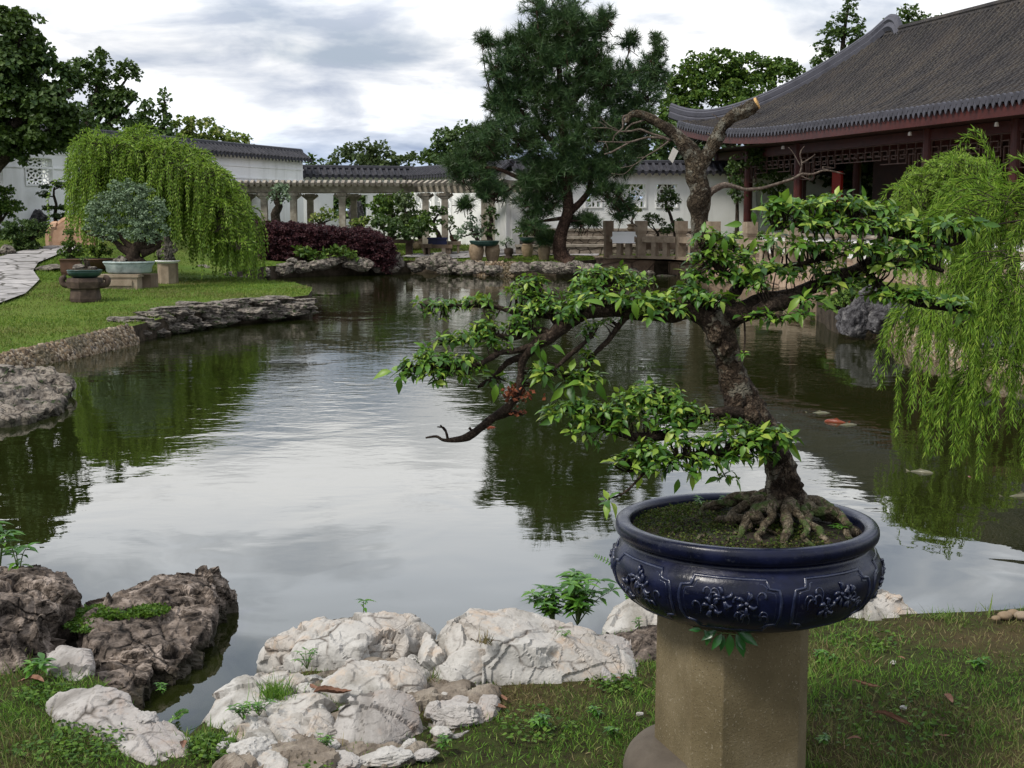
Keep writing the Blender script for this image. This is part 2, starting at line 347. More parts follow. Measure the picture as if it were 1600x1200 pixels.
M['cut'] = simple('fresh_cut_wood', [(.3, (.45, .26, .09)), (.7, (.6, .38, .15))], 12, 4, .8)
M['paper'] = simple('grey_paper_tag', [(.3, (.4, .38, .35)), (.7, (.46, .44, .4))], 8, 4, .8)
M['brightw'] = simple('bright_white', [(.3, (.88, .88, .88)), (.7, (.92, .92, .92))], 3, 3, .6, .1)
G_ = lambda *c: [(i / (len(c) - 1), x) for i, x in enumerate(c)]
M['leaf'] = leafmat('bonsai_leaves', G_((.02, .065, .012), (.04, .11, .015), (.075, .175, .02), (.14, .255, .028), (.3, .38, .06)), .28, .42, .4, (.22, .36, .02))
M['tdark'] = leafmat('dark_broad_leaves', G_((.016, .04, .014), (.03, .065, .018), (.05, .095, .022), (.085, .135, .028)), .2, .5, .3, big=(.35, (.05, .085, .015)))
M['tmid'] = leafmat('mid_green_leaves', G_((.025, .055, .012), (.05, .1, .018), (.08, .14, .022), (.13, .19, .03)), .25, .5)
M['tyel'] = leafmat('yellow_green_leaves', G_((.05, .09, .015), (.1, .15, .02), (.17, .22, .04), (.32, .32, .12)), .25, .5)
M['tolive'] = leafmat('olive_leaves', G_((.04, .065, .025), (.07, .1, .04), (.1, .13, .05)), .25, .5)
M['tgrey'] = leafmat('silver_green_leaves', G_((.1, .15, .09), (.16, .225, .135), (.24, .31, .2)), .15, .5)
M['tpurp'] = leafmat('purple_hedge_leaves', G_((.014, .006, .009), (.03, .01, .014), (.055, .018, .022), (.09, .035, .035)), .15, .5, tcol=(.08, .01, .015))
M['pine'] = leafmat('pine_needles', G_((.02, .05, .022), (.038, .084, .032), (.06, .12, .042), (.11, .18, .055)), .15, .45, .3, (.05, .1, .03), big=(.9, (.04, .075, .02)))
M['will'] = leafmat('willow_leaves', G_((.08, .15, .015), (.14, .25, .025), (.21, .33, .035), (.3, .4, .06)), .35, .45, .3, (.2, .32, .03))
M['willn'] = leafmat('near_willow_leaves', G_((.07, .14, .015), (.12, .22, .02), (.18, .3, .03), (.28, .38, .05)), .35, .5, .2, (.16, .32, .02))
M['plant'] = leafmat('weed_leaves', G_((.03, .1, .014), (.07, .19, .02), (.13, .27, .03)), .3, .4, .45)
M['sprig'] = leafmat('dark_sprig_leaves', G_((.012, .07, .015), (.02, .1, .02), (.04, .14, .025)), .2, .3, .5)
M['clover'] = leafmat('clover_leaves', G_((.03, .075, .01), (.06, .125, .014), (.11, .19, .022)), .25, .5)
M['mossd'] = leafmat('pot_moss', G_((.02, .02, .008), (.03, .05, .01), (.05, .085, .014), (.08, .06, .025), (.09, .14, .02)), .15, .7, .1)
M['dry'] = simple('dry_leaf', [(.3, (.1, .045, .025)), (.5, (.18, .09, .055)), (.7, (.26, .15, .1))], 25, 5, .7, .6, .004)
def _grass(name, g, d, a=.46, b=.6, sc=1.1):
    t = NT(name); q = t.n('ShaderNodeNewGeometry'); c = t.ramp(q.outputs['Random Per Island'], g); e = t.ramp(q.outputs['Random Per Island'], d)
    p = t.pos(); f = t.ramp(t.math('ADD', t.noise(p, sc, 5, .65), t.math('MULTIPLY', t.math('SUBTRACT', q.outputs['Random Per Island'], .5), .16)), [(a, 0), (b, 1)])
    c = t.mix(f, c, e); s = t.pr(c, .6, None, .25); tr = t.n('ShaderNodeBsdfTranslucent'); t.l(c, tr.inputs[0])
    m = t.n('ShaderNodeMixShader'); m.inputs[0].default_value = .25; t.l(s, m.inputs[1]); t.l(tr.outputs[0], m.inputs[2]); return t.fin(m.outputs[0])
M['grass'] = _grass('lawn_grass', G_((.045, .11, .013), (.08, .18, .02), (.125, .24, .028), (.18, .28, .04)), G_((.12, .08, .04), (.19, .135, .07), (.11, .13, .03), (.27, .2, .11)), .46, .6)
M['grassb'] = _grass('bank_grass', G_((.06, .12, .012), (.095, .17, .018), (.14, .21, .025), (.18, .24, .03)), G_((.13, .13, .03), (.2, .18, .06), (.1, .13, .03)), .44, .62, .5)
def _ground():
    t = NT('turf_ground'); p = t.pos(); n = t.noise(p, 1.1, 5, .65); n2 = t.noise(p, 30, 5, .7); n3 = t.noise(p, .35, 4, .6)
    sx = t.n('ShaderNodeSeparateXYZ'); t.l(p, sx.inputs[0])
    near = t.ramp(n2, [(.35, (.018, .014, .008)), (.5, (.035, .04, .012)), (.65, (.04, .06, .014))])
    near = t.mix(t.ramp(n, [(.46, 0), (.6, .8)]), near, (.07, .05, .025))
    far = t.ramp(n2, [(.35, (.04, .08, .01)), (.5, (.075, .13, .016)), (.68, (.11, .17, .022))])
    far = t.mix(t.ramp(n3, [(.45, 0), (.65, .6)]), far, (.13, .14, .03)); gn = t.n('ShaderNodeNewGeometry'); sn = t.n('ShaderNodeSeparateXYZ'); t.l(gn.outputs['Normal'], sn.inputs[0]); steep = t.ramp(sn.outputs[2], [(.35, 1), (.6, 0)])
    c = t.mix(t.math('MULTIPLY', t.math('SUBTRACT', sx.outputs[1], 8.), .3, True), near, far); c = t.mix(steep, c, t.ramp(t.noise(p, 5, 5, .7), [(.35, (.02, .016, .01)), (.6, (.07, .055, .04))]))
    return t.fin(t.pr(c, .95, t.bump(n2, .8, .03), .1))
M['ground'] = _ground()
def _path():
    t = NT('paving'); p = t.pos(); e = t.voro(p, 1.6, 'DISTANCE_TO_EDGE'); col = t.voro(p, 1.6, 'F1', 'Color'); n = t.noise(p, 6, 6, .65)
    c = t.ramp(n, [(.3, (.2, .19, .19)), (.5, (.3, .285, .28)), (.7, (.38, .36, .35))]); bw = t.n('ShaderNodeRGBToBW'); t.l(col, bw.inputs[0]); c = t.mix(.25, c, bw.outputs[0], 'OVERLAY')
    c = t.mix(t.ramp(e, [(.02, 1), (.05, 0)]), c, (.08, .075, .065)); h = t.ramp(e, [(0, 0), (.06, 1)])
    return t.fin(t.pr(c, .85, t.bump(h, .5, .02), .3))
M['path'] = _path()
def _masonry(name, cols, joint, sc=3.2):
    t = NT(name); v = t.obj(); mp = t.n('ShaderNodeMapping'); mp.inputs['Scale'].default_value = (1, 1, 1.8); t.l(v, mp.inputs[0])
    e = t.voro(mp.outputs[0], sc, 'DISTANCE_TO_EDGE'); cc = t.voro(mp.outputs[0], sc, 'F1', 'Color'); n = t.noise(v, 9, 6, .7)
    c = t.ramp(t.math('ADD', t.math('MULTIPLY', n, .6), t.math('MULTIPLY', t.noise(cc, 9, 1), .4)), cols)
    c = t.mix(t.ramp(e, [(.02, 1), (.06, 0)]), c, joint)
    return t.fin(t.pr(c, .9, t.bump(t.math('ADD', t.ramp(e, [(0, 0), (.08, 1)]), t.math('MULTIPLY', n, .5)), .7, .03), .2))
M['mason'] = _masonry('rubble_masonry', [(.35, (.1, .08, .06)), (.5, (.22, .185, .15)), (.65, (.36, .31, .26))], (.04, .032, .025))
M['blocks'] = _masonry('terrace_block_wall', [(.35, (.17, .115, .08)), (.5, (.3, .21, .15)), (.65, (.4, .3, .22))], (.14, .1, .075), 1.6)
M['bed'] = simple('pond_mud', [(.3, (.018, .02, .008)), (.6, (.03, .032, .012))], 2, 4, .95)
def _water():
    t = NT('pond_water'); p = t.pos()
    sx = t.n('ShaderNodeSeparateXYZ'); t.l(p, sx.inputs[0])
    zone = t.ramp(t.noise(p, .16, 3, .5, .6), [(.4, .12), (.6, 1)])
    yr = t.math('MULTIPLY', t.math('SUBTRACT', sx.outputs[1], 6.), .12, True)
    a1 = t.noise(p, 1.05, 2, .45, .8, (1, .8, 1)); a2 = t.noise(p, 4.2, 3, .5, .3, (.8, 1.25, 1)); a3 = t.noise(p, 11, 2, .5, 0, (.8, 1.2, 1))
    h = t.math('ADD', t.math('MULTIPLY', a1, .24), t.math('MULTIPLY', t.math('MULTIPLY', t.math('ADD', t.math('MULTIPLY', a2, .24), t.math('MULTIPLY', a3, .07)), zone), yr))
    nm = t.bump(h, 1., .022)
    fr = t.n('ShaderNodeFresnel'); fr.inputs[0].default_value = 1.36; t.l(nm, fr.inputs['Normal'])
    gl = t.n('ShaderNodeBsdfGlossy'); gl.inputs['Roughness'].default_value = .0; t.l(nm, gl.inputs['Normal'])
    df = t.n('ShaderNodeBsdfDiffuse'); t.l(t.ramp(t.noise(p, .5, 3), [(.35, (.018, .024, .005)), (.65, (.027, .032, .008))]), df.inputs[0])
    tr = t.n('ShaderNodeBsdfTransparent'); tr.inputs[0].default_value = (.6, .64, .35, 1)
    m1 = t.n('ShaderNodeMixShader'); m1.inputs[0].default_value = .4; t.l(df.outputs[0], m1.inputs[1]); t.l(tr.outputs[0], m1.inputs[2])
    m2 = t.n('ShaderNodeMixShader'); t.l(t.math('POWER', fr.outputs[0], .78), m2.inputs[0]); t.l(m1.outputs[0], m2.inputs[1]); t.l(gl.outputs[0], m2.inputs[2])
    return t.fin(m2.outputs[0])
M['water'] = _water()
def _glaze():
    t = NT('navy_glaze'); v = t.obj(); n = t.noise(v, 9, 6, .65, .4); n2 = t.noise(v, 55, 4, .7)
    c = t.ramp(n, [(.3, (.0012, .002, .007)), (.5, (.0025, .004, .018)), (.7, (.005, .008, .036))])
    c = t.mix(t.ramp(n2, [(.6, 0), (.72, .6)]), c, (.05, .055, .07))
    r = t.ramp(n, [(.3, .2), (.7, .42)])
    return t.fin(t.pr(c, r, t.bump(n2, .3, .003), .3, .0))
M['glaze'] = _glaze()
M['glazew'] = simple('worn_glaze_edges', [(.35, (.004, .007, .025)), (.55, (.012, .017, .045)), (.75, (.045, .05, .075))], 30, 5, .28, .2, .002, spec=.6)
def _conc():
    t = NT('exposed_aggregate'); v = t.obj(); n = t.noise(v, 5, 6, .6); n2 = t.noise(v, 130, 3, .7); v1 = t.voro(v, 150)
    c = t.ramp(n, [(.3, (.085, .067, .034)), (.5, (.13, .102, .055)), (.7, (.175, .14, .082))])
    c = t.mix(t.ramp(v1, [(.14, .85), (.26, 0)]), c, (.06, .045, .028)); c = t.mix(t.ramp(n2, [(.6, 0), (.7, .5)]), c, (.38, .33, .25))
    c = t.mix(t.ramp(t.noise(v, 7, 5, .7, 0, (1, 1, .35)), [(.5, 0), (.7, .6)]), c, (.1, .075, .04))
    c = t.mix(t.ramp(t.noise(v, 3, 2, .5), [(.6, 0), (.75, .5)]), c, (.3, .25, .17))
    return t.fin(t.pr(c, .9, t.bump(n2, .5, .004), .2))
M['conc'] = _conc()
M['koir'] = simple('orange_fish', [(.4, (.12, .022, .007)), (.6, (.16, .034, .01))], 5, 2, .3)
M['koiw'] = simple('pale_fish', [(.4, (.08, .078, .045)), (.6, (.15, .14, .09))], 5, 2, .3)
M['fung'] = simple('red_brown_dead_leaves', [(.35, (.05, .02, .012)), (.5, (.16, .045, .02)), (.7, (.3, .1, .04))], 60, 4, .8)
# ---------------------------------------------------------------- world, sun, camera
def world():
    w = bpy.data.worlds.new("World"); SC.world = w; w.use_nodes = True; t = w.node_tree; t.nodes.clear()
    N = NT.__new__(NT); N.t = t; out = N.n('ShaderNodeOutputWorld'); bg = N.n('ShaderNodeBackground'); bg2 = N.n('ShaderNodeBackground')
    sky = N.n('ShaderNodeTexSky'); sky.sky_type = 'NISHITA'; sky.sun_disc = False; sky.sun_elevation = SUN_EL; sky.sun_rotation = SUN_ROT
    N.l(sky.outputs[0], bg.inputs[0]); bg.inputs[1].default_value = .07
    g = N.n('ShaderNodeTexCoord').outputs['Generated']; sx = N.n('ShaderNodeSeparateXYZ'); N.l(g, sx.inputs[0]); z = N.math('MAXIMUM', sx.outputs[2], 0.0)
    zz = N.math('ADD', z, .2); cx = N.n('ShaderNodeCombineXYZ'); N.l(N.math('DIVIDE', sx.outputs[0], zz), cx.inputs[0]); N.l(N.math('DIVIDE', sx.outputs[1], zz), cx.inputs[1])
    v = cx.outputs[0]
    mp = N.n('ShaderNodeMapping'); mp.inputs['Location'].default_value = SKYLOC; N.l(v, mp.inputs[0]); v = mp.outputs[0]
    n1 = N.noise(v, 1.15, 9, .52, .35); n2 = N.noise(v, 3.2, 7, .55, .4)
    br = N.ramp(z, [(0, (.42, .52, .68)), (.035, (.44, .52, .66)), (.065, (.6, .63, .69)), (.12, (.7, .71, .73)), (.155, (.86, .87, .88)), (.2, (1.1, 1.11, 1.14)), (.27, (.92, .98, 1.1)), (.36, (.78, .84, .96)), (.6, (.72, .75, .8)), (1, (.66, .69, .74))])
    dk = N.ramp(N.math('ADD', N.math('MULTIPLY', n1, .55), N.math('MULTIPLY', n2, .45)), [(.4, (.56, .61, .71)), (.455, (.8, .83, .88)), (.5, (1.02, 1.02, 1.02)), (.56, (1.4, 1.39, 1.36))])
    c = N.mix(1., br, dk, 'MULTIPLY'); N.l(c, bg2.inputs[0]); bg2.inputs[1].default_value = 1.0
    # thin blue gaps between clouds
    gap = N.ramp(n1, [(.34, .35), (.44, .0)])
    c = N.mix(N.ramp(N.math('MULTIPLY', sx.outputs[1], -1.), [(.0, 0), (.7, .3)]), c, (.35, .37, .4)); N.l(c, bg2.inputs[0])
    mx = N.n('ShaderNodeMixShader'); N.l(gap, mx.inputs[0]); N.l(bg2.outputs[0], mx.inputs[1]); N.l(bg.outputs[0], mx.inputs[2]); N.l(mx.outputs[0], out.inputs[0])
SUND = nrm(np.array([-.52, -.38, .77])); SKYLOC = (3.1, 1.7, 0)
SUN_EL = math.asin(SUND[2]); SUN_ROT = math.atan2(SUND[0], SUND[1])
world()
sl = bpy.data.lights.new('sun', 'SUN'); sl.energy = 2.6; sl.angle = math.radians(12); sl.color = (1, .95, .87)
so = bpy.data.objects.new('sun', sl); COL.objects.link(so); so.rotation_euler = Vector(SUND).to_track_quat('Z', 'Y').to_euler(); so.location = (-20, -10, 30)
cam = bpy.data.cameras.new('camera'); cam.sensor_width = 36; cam.lens = 36 * F / 1600; cam.clip_end = 3000; cam.clip_start = .05
co = bpy.data.objects.new('camera', cam); COL.objects.link(co); co.location = (0, 0, EYE); co.rotation_euler = (math.pi / 2 - TH, 0, 0); SC.camera = co
SC.view_settings.view_transform = 'Standard'; SC.view_settings.look = 'None'; SC.view_settings.gamma = 1; SC.view_settings.exposure = EXPO = 0.42
SC.cycles.max_bounces = 6; SC.cycles.transparent_max_bounces = 8

# ---------------------------------------------------------------- pavilion frame
PO = np.array([11.08, 28.8, 0.]); PU = nrm(np.array([-.257, 1, 0])); PN = np.array([PU[1], -PU[0], 0])
def PP(t, s, z): return PO + PU * t + PN * s + np.array([0, 0, z])
# ---------------------------------------------------------------- shoreline
def pg(L, z): return [tuple(G(x, y, z)[:2]) for x, y in L]
near = pg([(-900, 930), (-300, 960), (0, 1010), (60, 1030), (150, 1060), (215, 1110), (250, 1142), (290, 1152), (330, 1118), (430, 1060), (560, 1030), (700, 1030), (850, 1010), (1000, 990), (1330, 968), (1450, 960), (1530, 957), (1600, 952), (1900, 950)], 0)
right = [(3.9, 6.6), (4.2, 8), (4.6, 10)] + pg([(1640, 600), (1560, 580), (1480, 552), (1400, 522), (1310, 522), (1275, 500)], WZ)
terr = [tuple(PP(0.5, -3.6, 0)[:2]), tuple(PP(4, -3.6, 0)[:2]), tuple(PP(8, -3.6, 0)[:2]), tuple(PP(11.4, -3.6, 0)[:2]), tuple(D(935, 430, 40.3)[:2])]
far = pg([(870, 430), (800, 429), (720, 427), (640, 425), (560, 429), (470, 432), (415, 436), (380, 443), (345, 452), (400, 462), (462, 470), (488, 480), (482, 494), (400, 503), (300, 515), (200, 538), (100, 560), (0, 578), (-80, 592), (-90, 620), (-100, 660), (-300, 700), (-700, 800)], WZ)
SH = near + right + terr + far
def subdiv(P, L=.5, jit=.0):
    out = []; n = len(P)
    for i in range(n):
        a = np.array(P[i]); b = np.array(P[(i + 1) % n]); d = np.linalg.norm(b - a); l = L * max(1., a[1] / 10); k = max(1, int(d / l))
        for j in range(k):
            p = a + (b - a) * j / k
            if j: p = p + rng.normal(size=2) * jit * l
            out.append(p)
    return np.array(out)
SHP = subdiv(SH, .35, .06)
def inside(P, poly):
    x, y = P[:, 0], P[:, 1]; r = np.zeros(len(P), bool); n = len(poly)
    for i in range(n):
        x1, y1 = poly[i]; x2, y2 = poly[(i + 1) % n]
        c = ((y1 > y) != (y2 > y)) & (x < (x2 - x1) * (y - y1) / (y2 - y1 + 1e-12) + x1); r ^= c
    return r
def shdist(P):
    d = np.full(len(P), 99.); n = len(SHP)
    for i in range(n):
        a = SHP[i]; b = SHP[(i + 1) % n]; ab = b - a; t = np.clip(((P - a) @ ab) / (ab @ ab), 0, 1)
        d = np.minimum(d, np.linalg.norm(P - a - t[:, None] * ab, axis=1))
    return d
def gz(x, y):
    x = np.atleast_1d(np.asarray(x, float)); y = np.atleast_1d(np.asarray(y, float))
    P = np.stack([x, y, x * 0], 1)
    z = zg(x, y) + np.where(y < 14, vnoise(P * .9, 3) * .025 + vnoise(P * 3.5, 4) * .01, vnoise(P * .25, 5) * .03)
    return z
def ground_mesh():
    pts = [SHP]; 
    def grid(x0, x1, y0, y1, s, j=.25):
        X, Y = np.meshgrid(np.arange(x0, x1, s), np.arange(y0, y1, s)); g = np.stack([X.ravel(), Y.ravel()], 1); return g + rng.normal(size=g.shape) * s * j * .5
    g = [grid(-4, 5, 1, 7.5, .16), grid(-9, 9, 7.5, 14, .6), grid(-18, 22, 13, 62, 1.0), grid(-120, 120, -20, 140, 9), grid(-1500, 1500, -300, 2200, 120)]
    K = []
    for k, q in enumerate(g):
        m = ~inside(q, SHP) & (shdist(q) > (.07 if k == 0 else .3))
        if k == 3: m &= ~((q[:, 0] > -20) & (q[:, 0] < 24) & (q[:, 1] > 0) & (q[:, 1] < 64))
        if k == 4: m &= ~((np.abs(q[:, 0]) < 125) & (q[:, 1] > -25) & (q[:, 1] < 145))
        K.append(q[m])
    P = np.concatenate([SHP] + K); n = len(SHP); E = [(i, (i + 1) % n) for i in range(n)]
    r = delaunay_2d_cdt([Vector(p) for p in P], E, [], 0, 1e-5); V = np.array([v[:] for v in r[0]]); T = np.array([f for f in r[2]])
    c = V[T].mean(1); T = T[~inside(c, SHP)]
    # orientation
    a, b, d = V[T[:, 0]], V[T[:, 1]], V[T[:, 2]]; cr = (b - a)[:, 0] * (d - a)[:, 1] - (b - a)[:, 1] * (d - a)[:, 0]; T[cr < 0] = T[cr < 0][:, ::-1]
    z = gz(V[:, 0], V[:, 1]); z[V[:, 1] > 140] = .6
    ac = A(); ac.add(np.column_stack([V, z]), T)
    zt = gz(SHP[:, 0], SHP[:, 1]); cen = SHP.mean(0)
    top = np.column_stack([SHP, zt]); j = np.roll(np.arange(n), -1); i = np.arange(n)
    mid = np.column_stack([SHP + rng.normal(size=SHP.shape) * .02, np.full(n, WZ - .05)]); bot = np.column_stack([SHP, np.full(n, -1.15)])
    ac.add(np.vstack([top, mid, bot]), None, np.vstack([np.stack([i, j, n + j, n + i], 1), np.stack([n + i, n + j, 2 * n + j, 2 * n + i], 1)]))
    o = ac.build('ground', M['ground'], loc=(0, 0, 0), smooth=False); tag(o, kind='structure'); return o
ground_mesh()
a = A(); a.add([[-14, 2.6, WZ], [16, 2.6, WZ], [16, 52, WZ], [-14, 52, WZ]], None, [[0, 1, 2, 3]]); tag(a.build('water', M['water'], loc=(0, 0, 0)), kind='structure')
a = A(); a.add([[-16, 2.4, -1.1], [18, 2.4, -1.1], [18, 54, -1.1], [-16, 54, -1.1]], None, [[0, 1, 2, 3]]); tag(a.build('pond_bed', M['bed'], loc=(0, 0, 0)), kind='structure')
def sheet(name, poly, step, mat, dz=.02, conform=True):
    poly = subdiv(poly, step); lo = poly.min(0); hi = poly.max(0); X, Y = np.meshgrid(np.arange(lo[0], hi[0], step), np.arange(lo[1], hi[1], step)); g = np.stack([X.ravel(), Y.ravel()], 1)
    g = g[inside(g, poly)]; P = np.concatenate([poly, g]); n = len(poly)
    r = delaunay_2d_cdt([Vector(p) for p in P], [(i, (i + 1) % n) for i in range(n)], [], 0, 1e-5); V = np.array([v[:] for v in r[0]]); T = np.array([f for f in r[2]])
    T = T[inside(V[T].mean(1), poly)]; a_, b_, d_ = V[T[:, 0]], V[T[:, 1]], V[T[:, 2]]; cr = (b_ - a_)[:, 0] * (d_ - a_)[:, 1] - (b_ - a_)[:, 1] * (d_ - a_)[:, 0]; T[cr < 0] = T[cr < 0][:, ::-1]
    ac = A(); ac.add(np.column_stack([V, gz(V[:, 0], V[:, 1]) + dz]), T); return tag(ac.build(name, mat, loc=(0, 0, 0)), kind='structure')
def gp(x, y):                              # pixel -> ground point following zg
    r = ray(x, y); t = np.linspace(2, 75, 7000); z = EYE + r[2] * t; k = int(np.argmax(z < zg(r[0] * t, r[1] * t))); t = t[k] if k else 60.
    return np.array([r[0] * t, r[1] * t, float(zg(r[0] * t, r[1] * t))])
pw = [gp(*q)[:2] for q in [(-250, 480), (0, 476), (40, 462), (62, 440), (52, 425), (60, 412), (95, 398), (130, 392), (118, 383), (80, 386), (30, 396), (0, 404), (-120, 412), (-250, 425)]]
sheet('path', [tuple(p) for p in pw], .5, M['path'], .045)
pw = [gp(*q)[:2] for q in [(625, 403), (700, 405), (770, 402), (830, 399), (935, 402), (938, 391), (860, 386), (800, 388), (740, 393), (640, 399)]]
sheet('path', [tuple(p) for p in pw], .6, M['path'], .045)
# stone terrace the pavilion and its railing stand on
def prism(a, poly, z0, z1):
    n = len(poly); P = np.array(poly, float); V = np.vstack([np.column_stack([P, np.full(n, z0)]), np.column_stack([P, np.full(n, z1)])]); i = np.arange(n); j = (i + 1) % n
    c = np.append(P.mean(0), z1); V = np.vstack([V, c]); a.add(V, np.stack([n + i, n + j, np.full(n, 2 * n)], 1), np.stack([i, j, n + j, n + i], 1)); return a
pt = lambda t, s: tuple(PP(t, s, 0)[:2])
a = prism(A(), [pt(-14, -3.75), pt(11.6, -3.75), tuple(D(930, 430, 40.2)[:2]), tuple(D(925, 420, 43)[:2]), pt(14, 1), pt(-14, 1)], -1.1, .3)
tag(a.build('terrace', M['blocks']), kind='structure')
# grass blades
def blades(name, x0, x1, y0, y1, n, h, w, mat, mask):
    r = np.random.default_rng(3); P = np.stack([r.uniform(x0, x1, n), r.uniform(y0, y1, n)], 1)
    m = mask(P) & ~inside(P, SHP) & (shdist(P) > .015); P = P[m]; n = len(P)
    q = np.column_stack([P, P[:, 0] * 0]); dens = fbm(q * 1.6, 3, 8); keep = r.random(n) < np.clip(.85 + dens * 1.2, .3, 1); P = P[keep]; n = len(P)
    z = gz(P[:, 0], P[:, 1]) - .004; up = nrm(r.normal(size=(n, 3)) * .55 + [0, 0, 1]); side = nrm(r.normal(size=(n, 3)) * [1, 1, .1])
    hv = h * r.uniform(.45, 1.3, n) * (1 + .6 * fbm(np.column_stack([P, P[:, 0] * 0]) * 1.1, 2, 21))
    tv = np.array([[-.5, 0, 0], [.5, 0, 0], [.36, .55, .1], [-.36, .55, .1], [0, 1, .42]])
    ac = A(); pos = np.column_stack([P, z])
    X = nrm(np.cross(up, side)); Z = np.cross(X, up)
    V = pos[:, None] + w * tv[None, :, :1] * X[:, None] + hv[:, None, None] * (tv[None, :, 1:2] * up[:, None] + tv[None, :, 2:] * Z[:, None])
    b = (np.arange(n) * 5)[:, None]; ac.add(V.reshape(-1, 3), b + np.array([[3, 2, 4]]), b + np.array([[0, 1, 2, 3]]))
    return tag(ac.build(name, mat, loc=(0, 0, 0)), kind='stuff')
o = blades('grass', -2.6, 3.6, 3.1, 6.3, 190000, .034, .0034, M['grass'], lambda P: np.abs(P[:, 0] / P[:, 1]) < .43)
tag(o, 'short mixed green and dry lawn grass around the pedestal and pale rocks', 'grass')
pth = np.array([gp(*q)[:2] for q in [(-250, 480), (0, 476), (40, 462), (62, 440), (52, 425), (60, 412), (95, 398), (130, 392), (118, 383), (80, 386), (30, 396), (0, 404), (-120, 412), (-250, 425)]])
o = blades('grass', -12, 0, 13, 33, 170000, .05, .012, M['grassb'], lambda P: (P[:, 0] / P[:, 1] > -.42) & ~inside(P, pth) & (r_keep(P)))if False else blades('grass', -12.5, -2, 12.5, 33, 170000, .05, .012, M['grassb'], lambda P: (P[:, 0] / P[:, 1] > -.42) & ~inside(P, pth))
tag(o, 'bright green mown grass of the left bank beside the paved path', 'grass')
pth2 = np.array([p for p in pw])
o = blades('grass', -9, 7, 33, 52, 90000, .07, .025, M['grassb'], lambda P: ~inside(P, pth2) & (P[:, 0] / P[:, 1] > -.25))
tag(o, 'green grass strip on the far bank around the pine', 'grass')
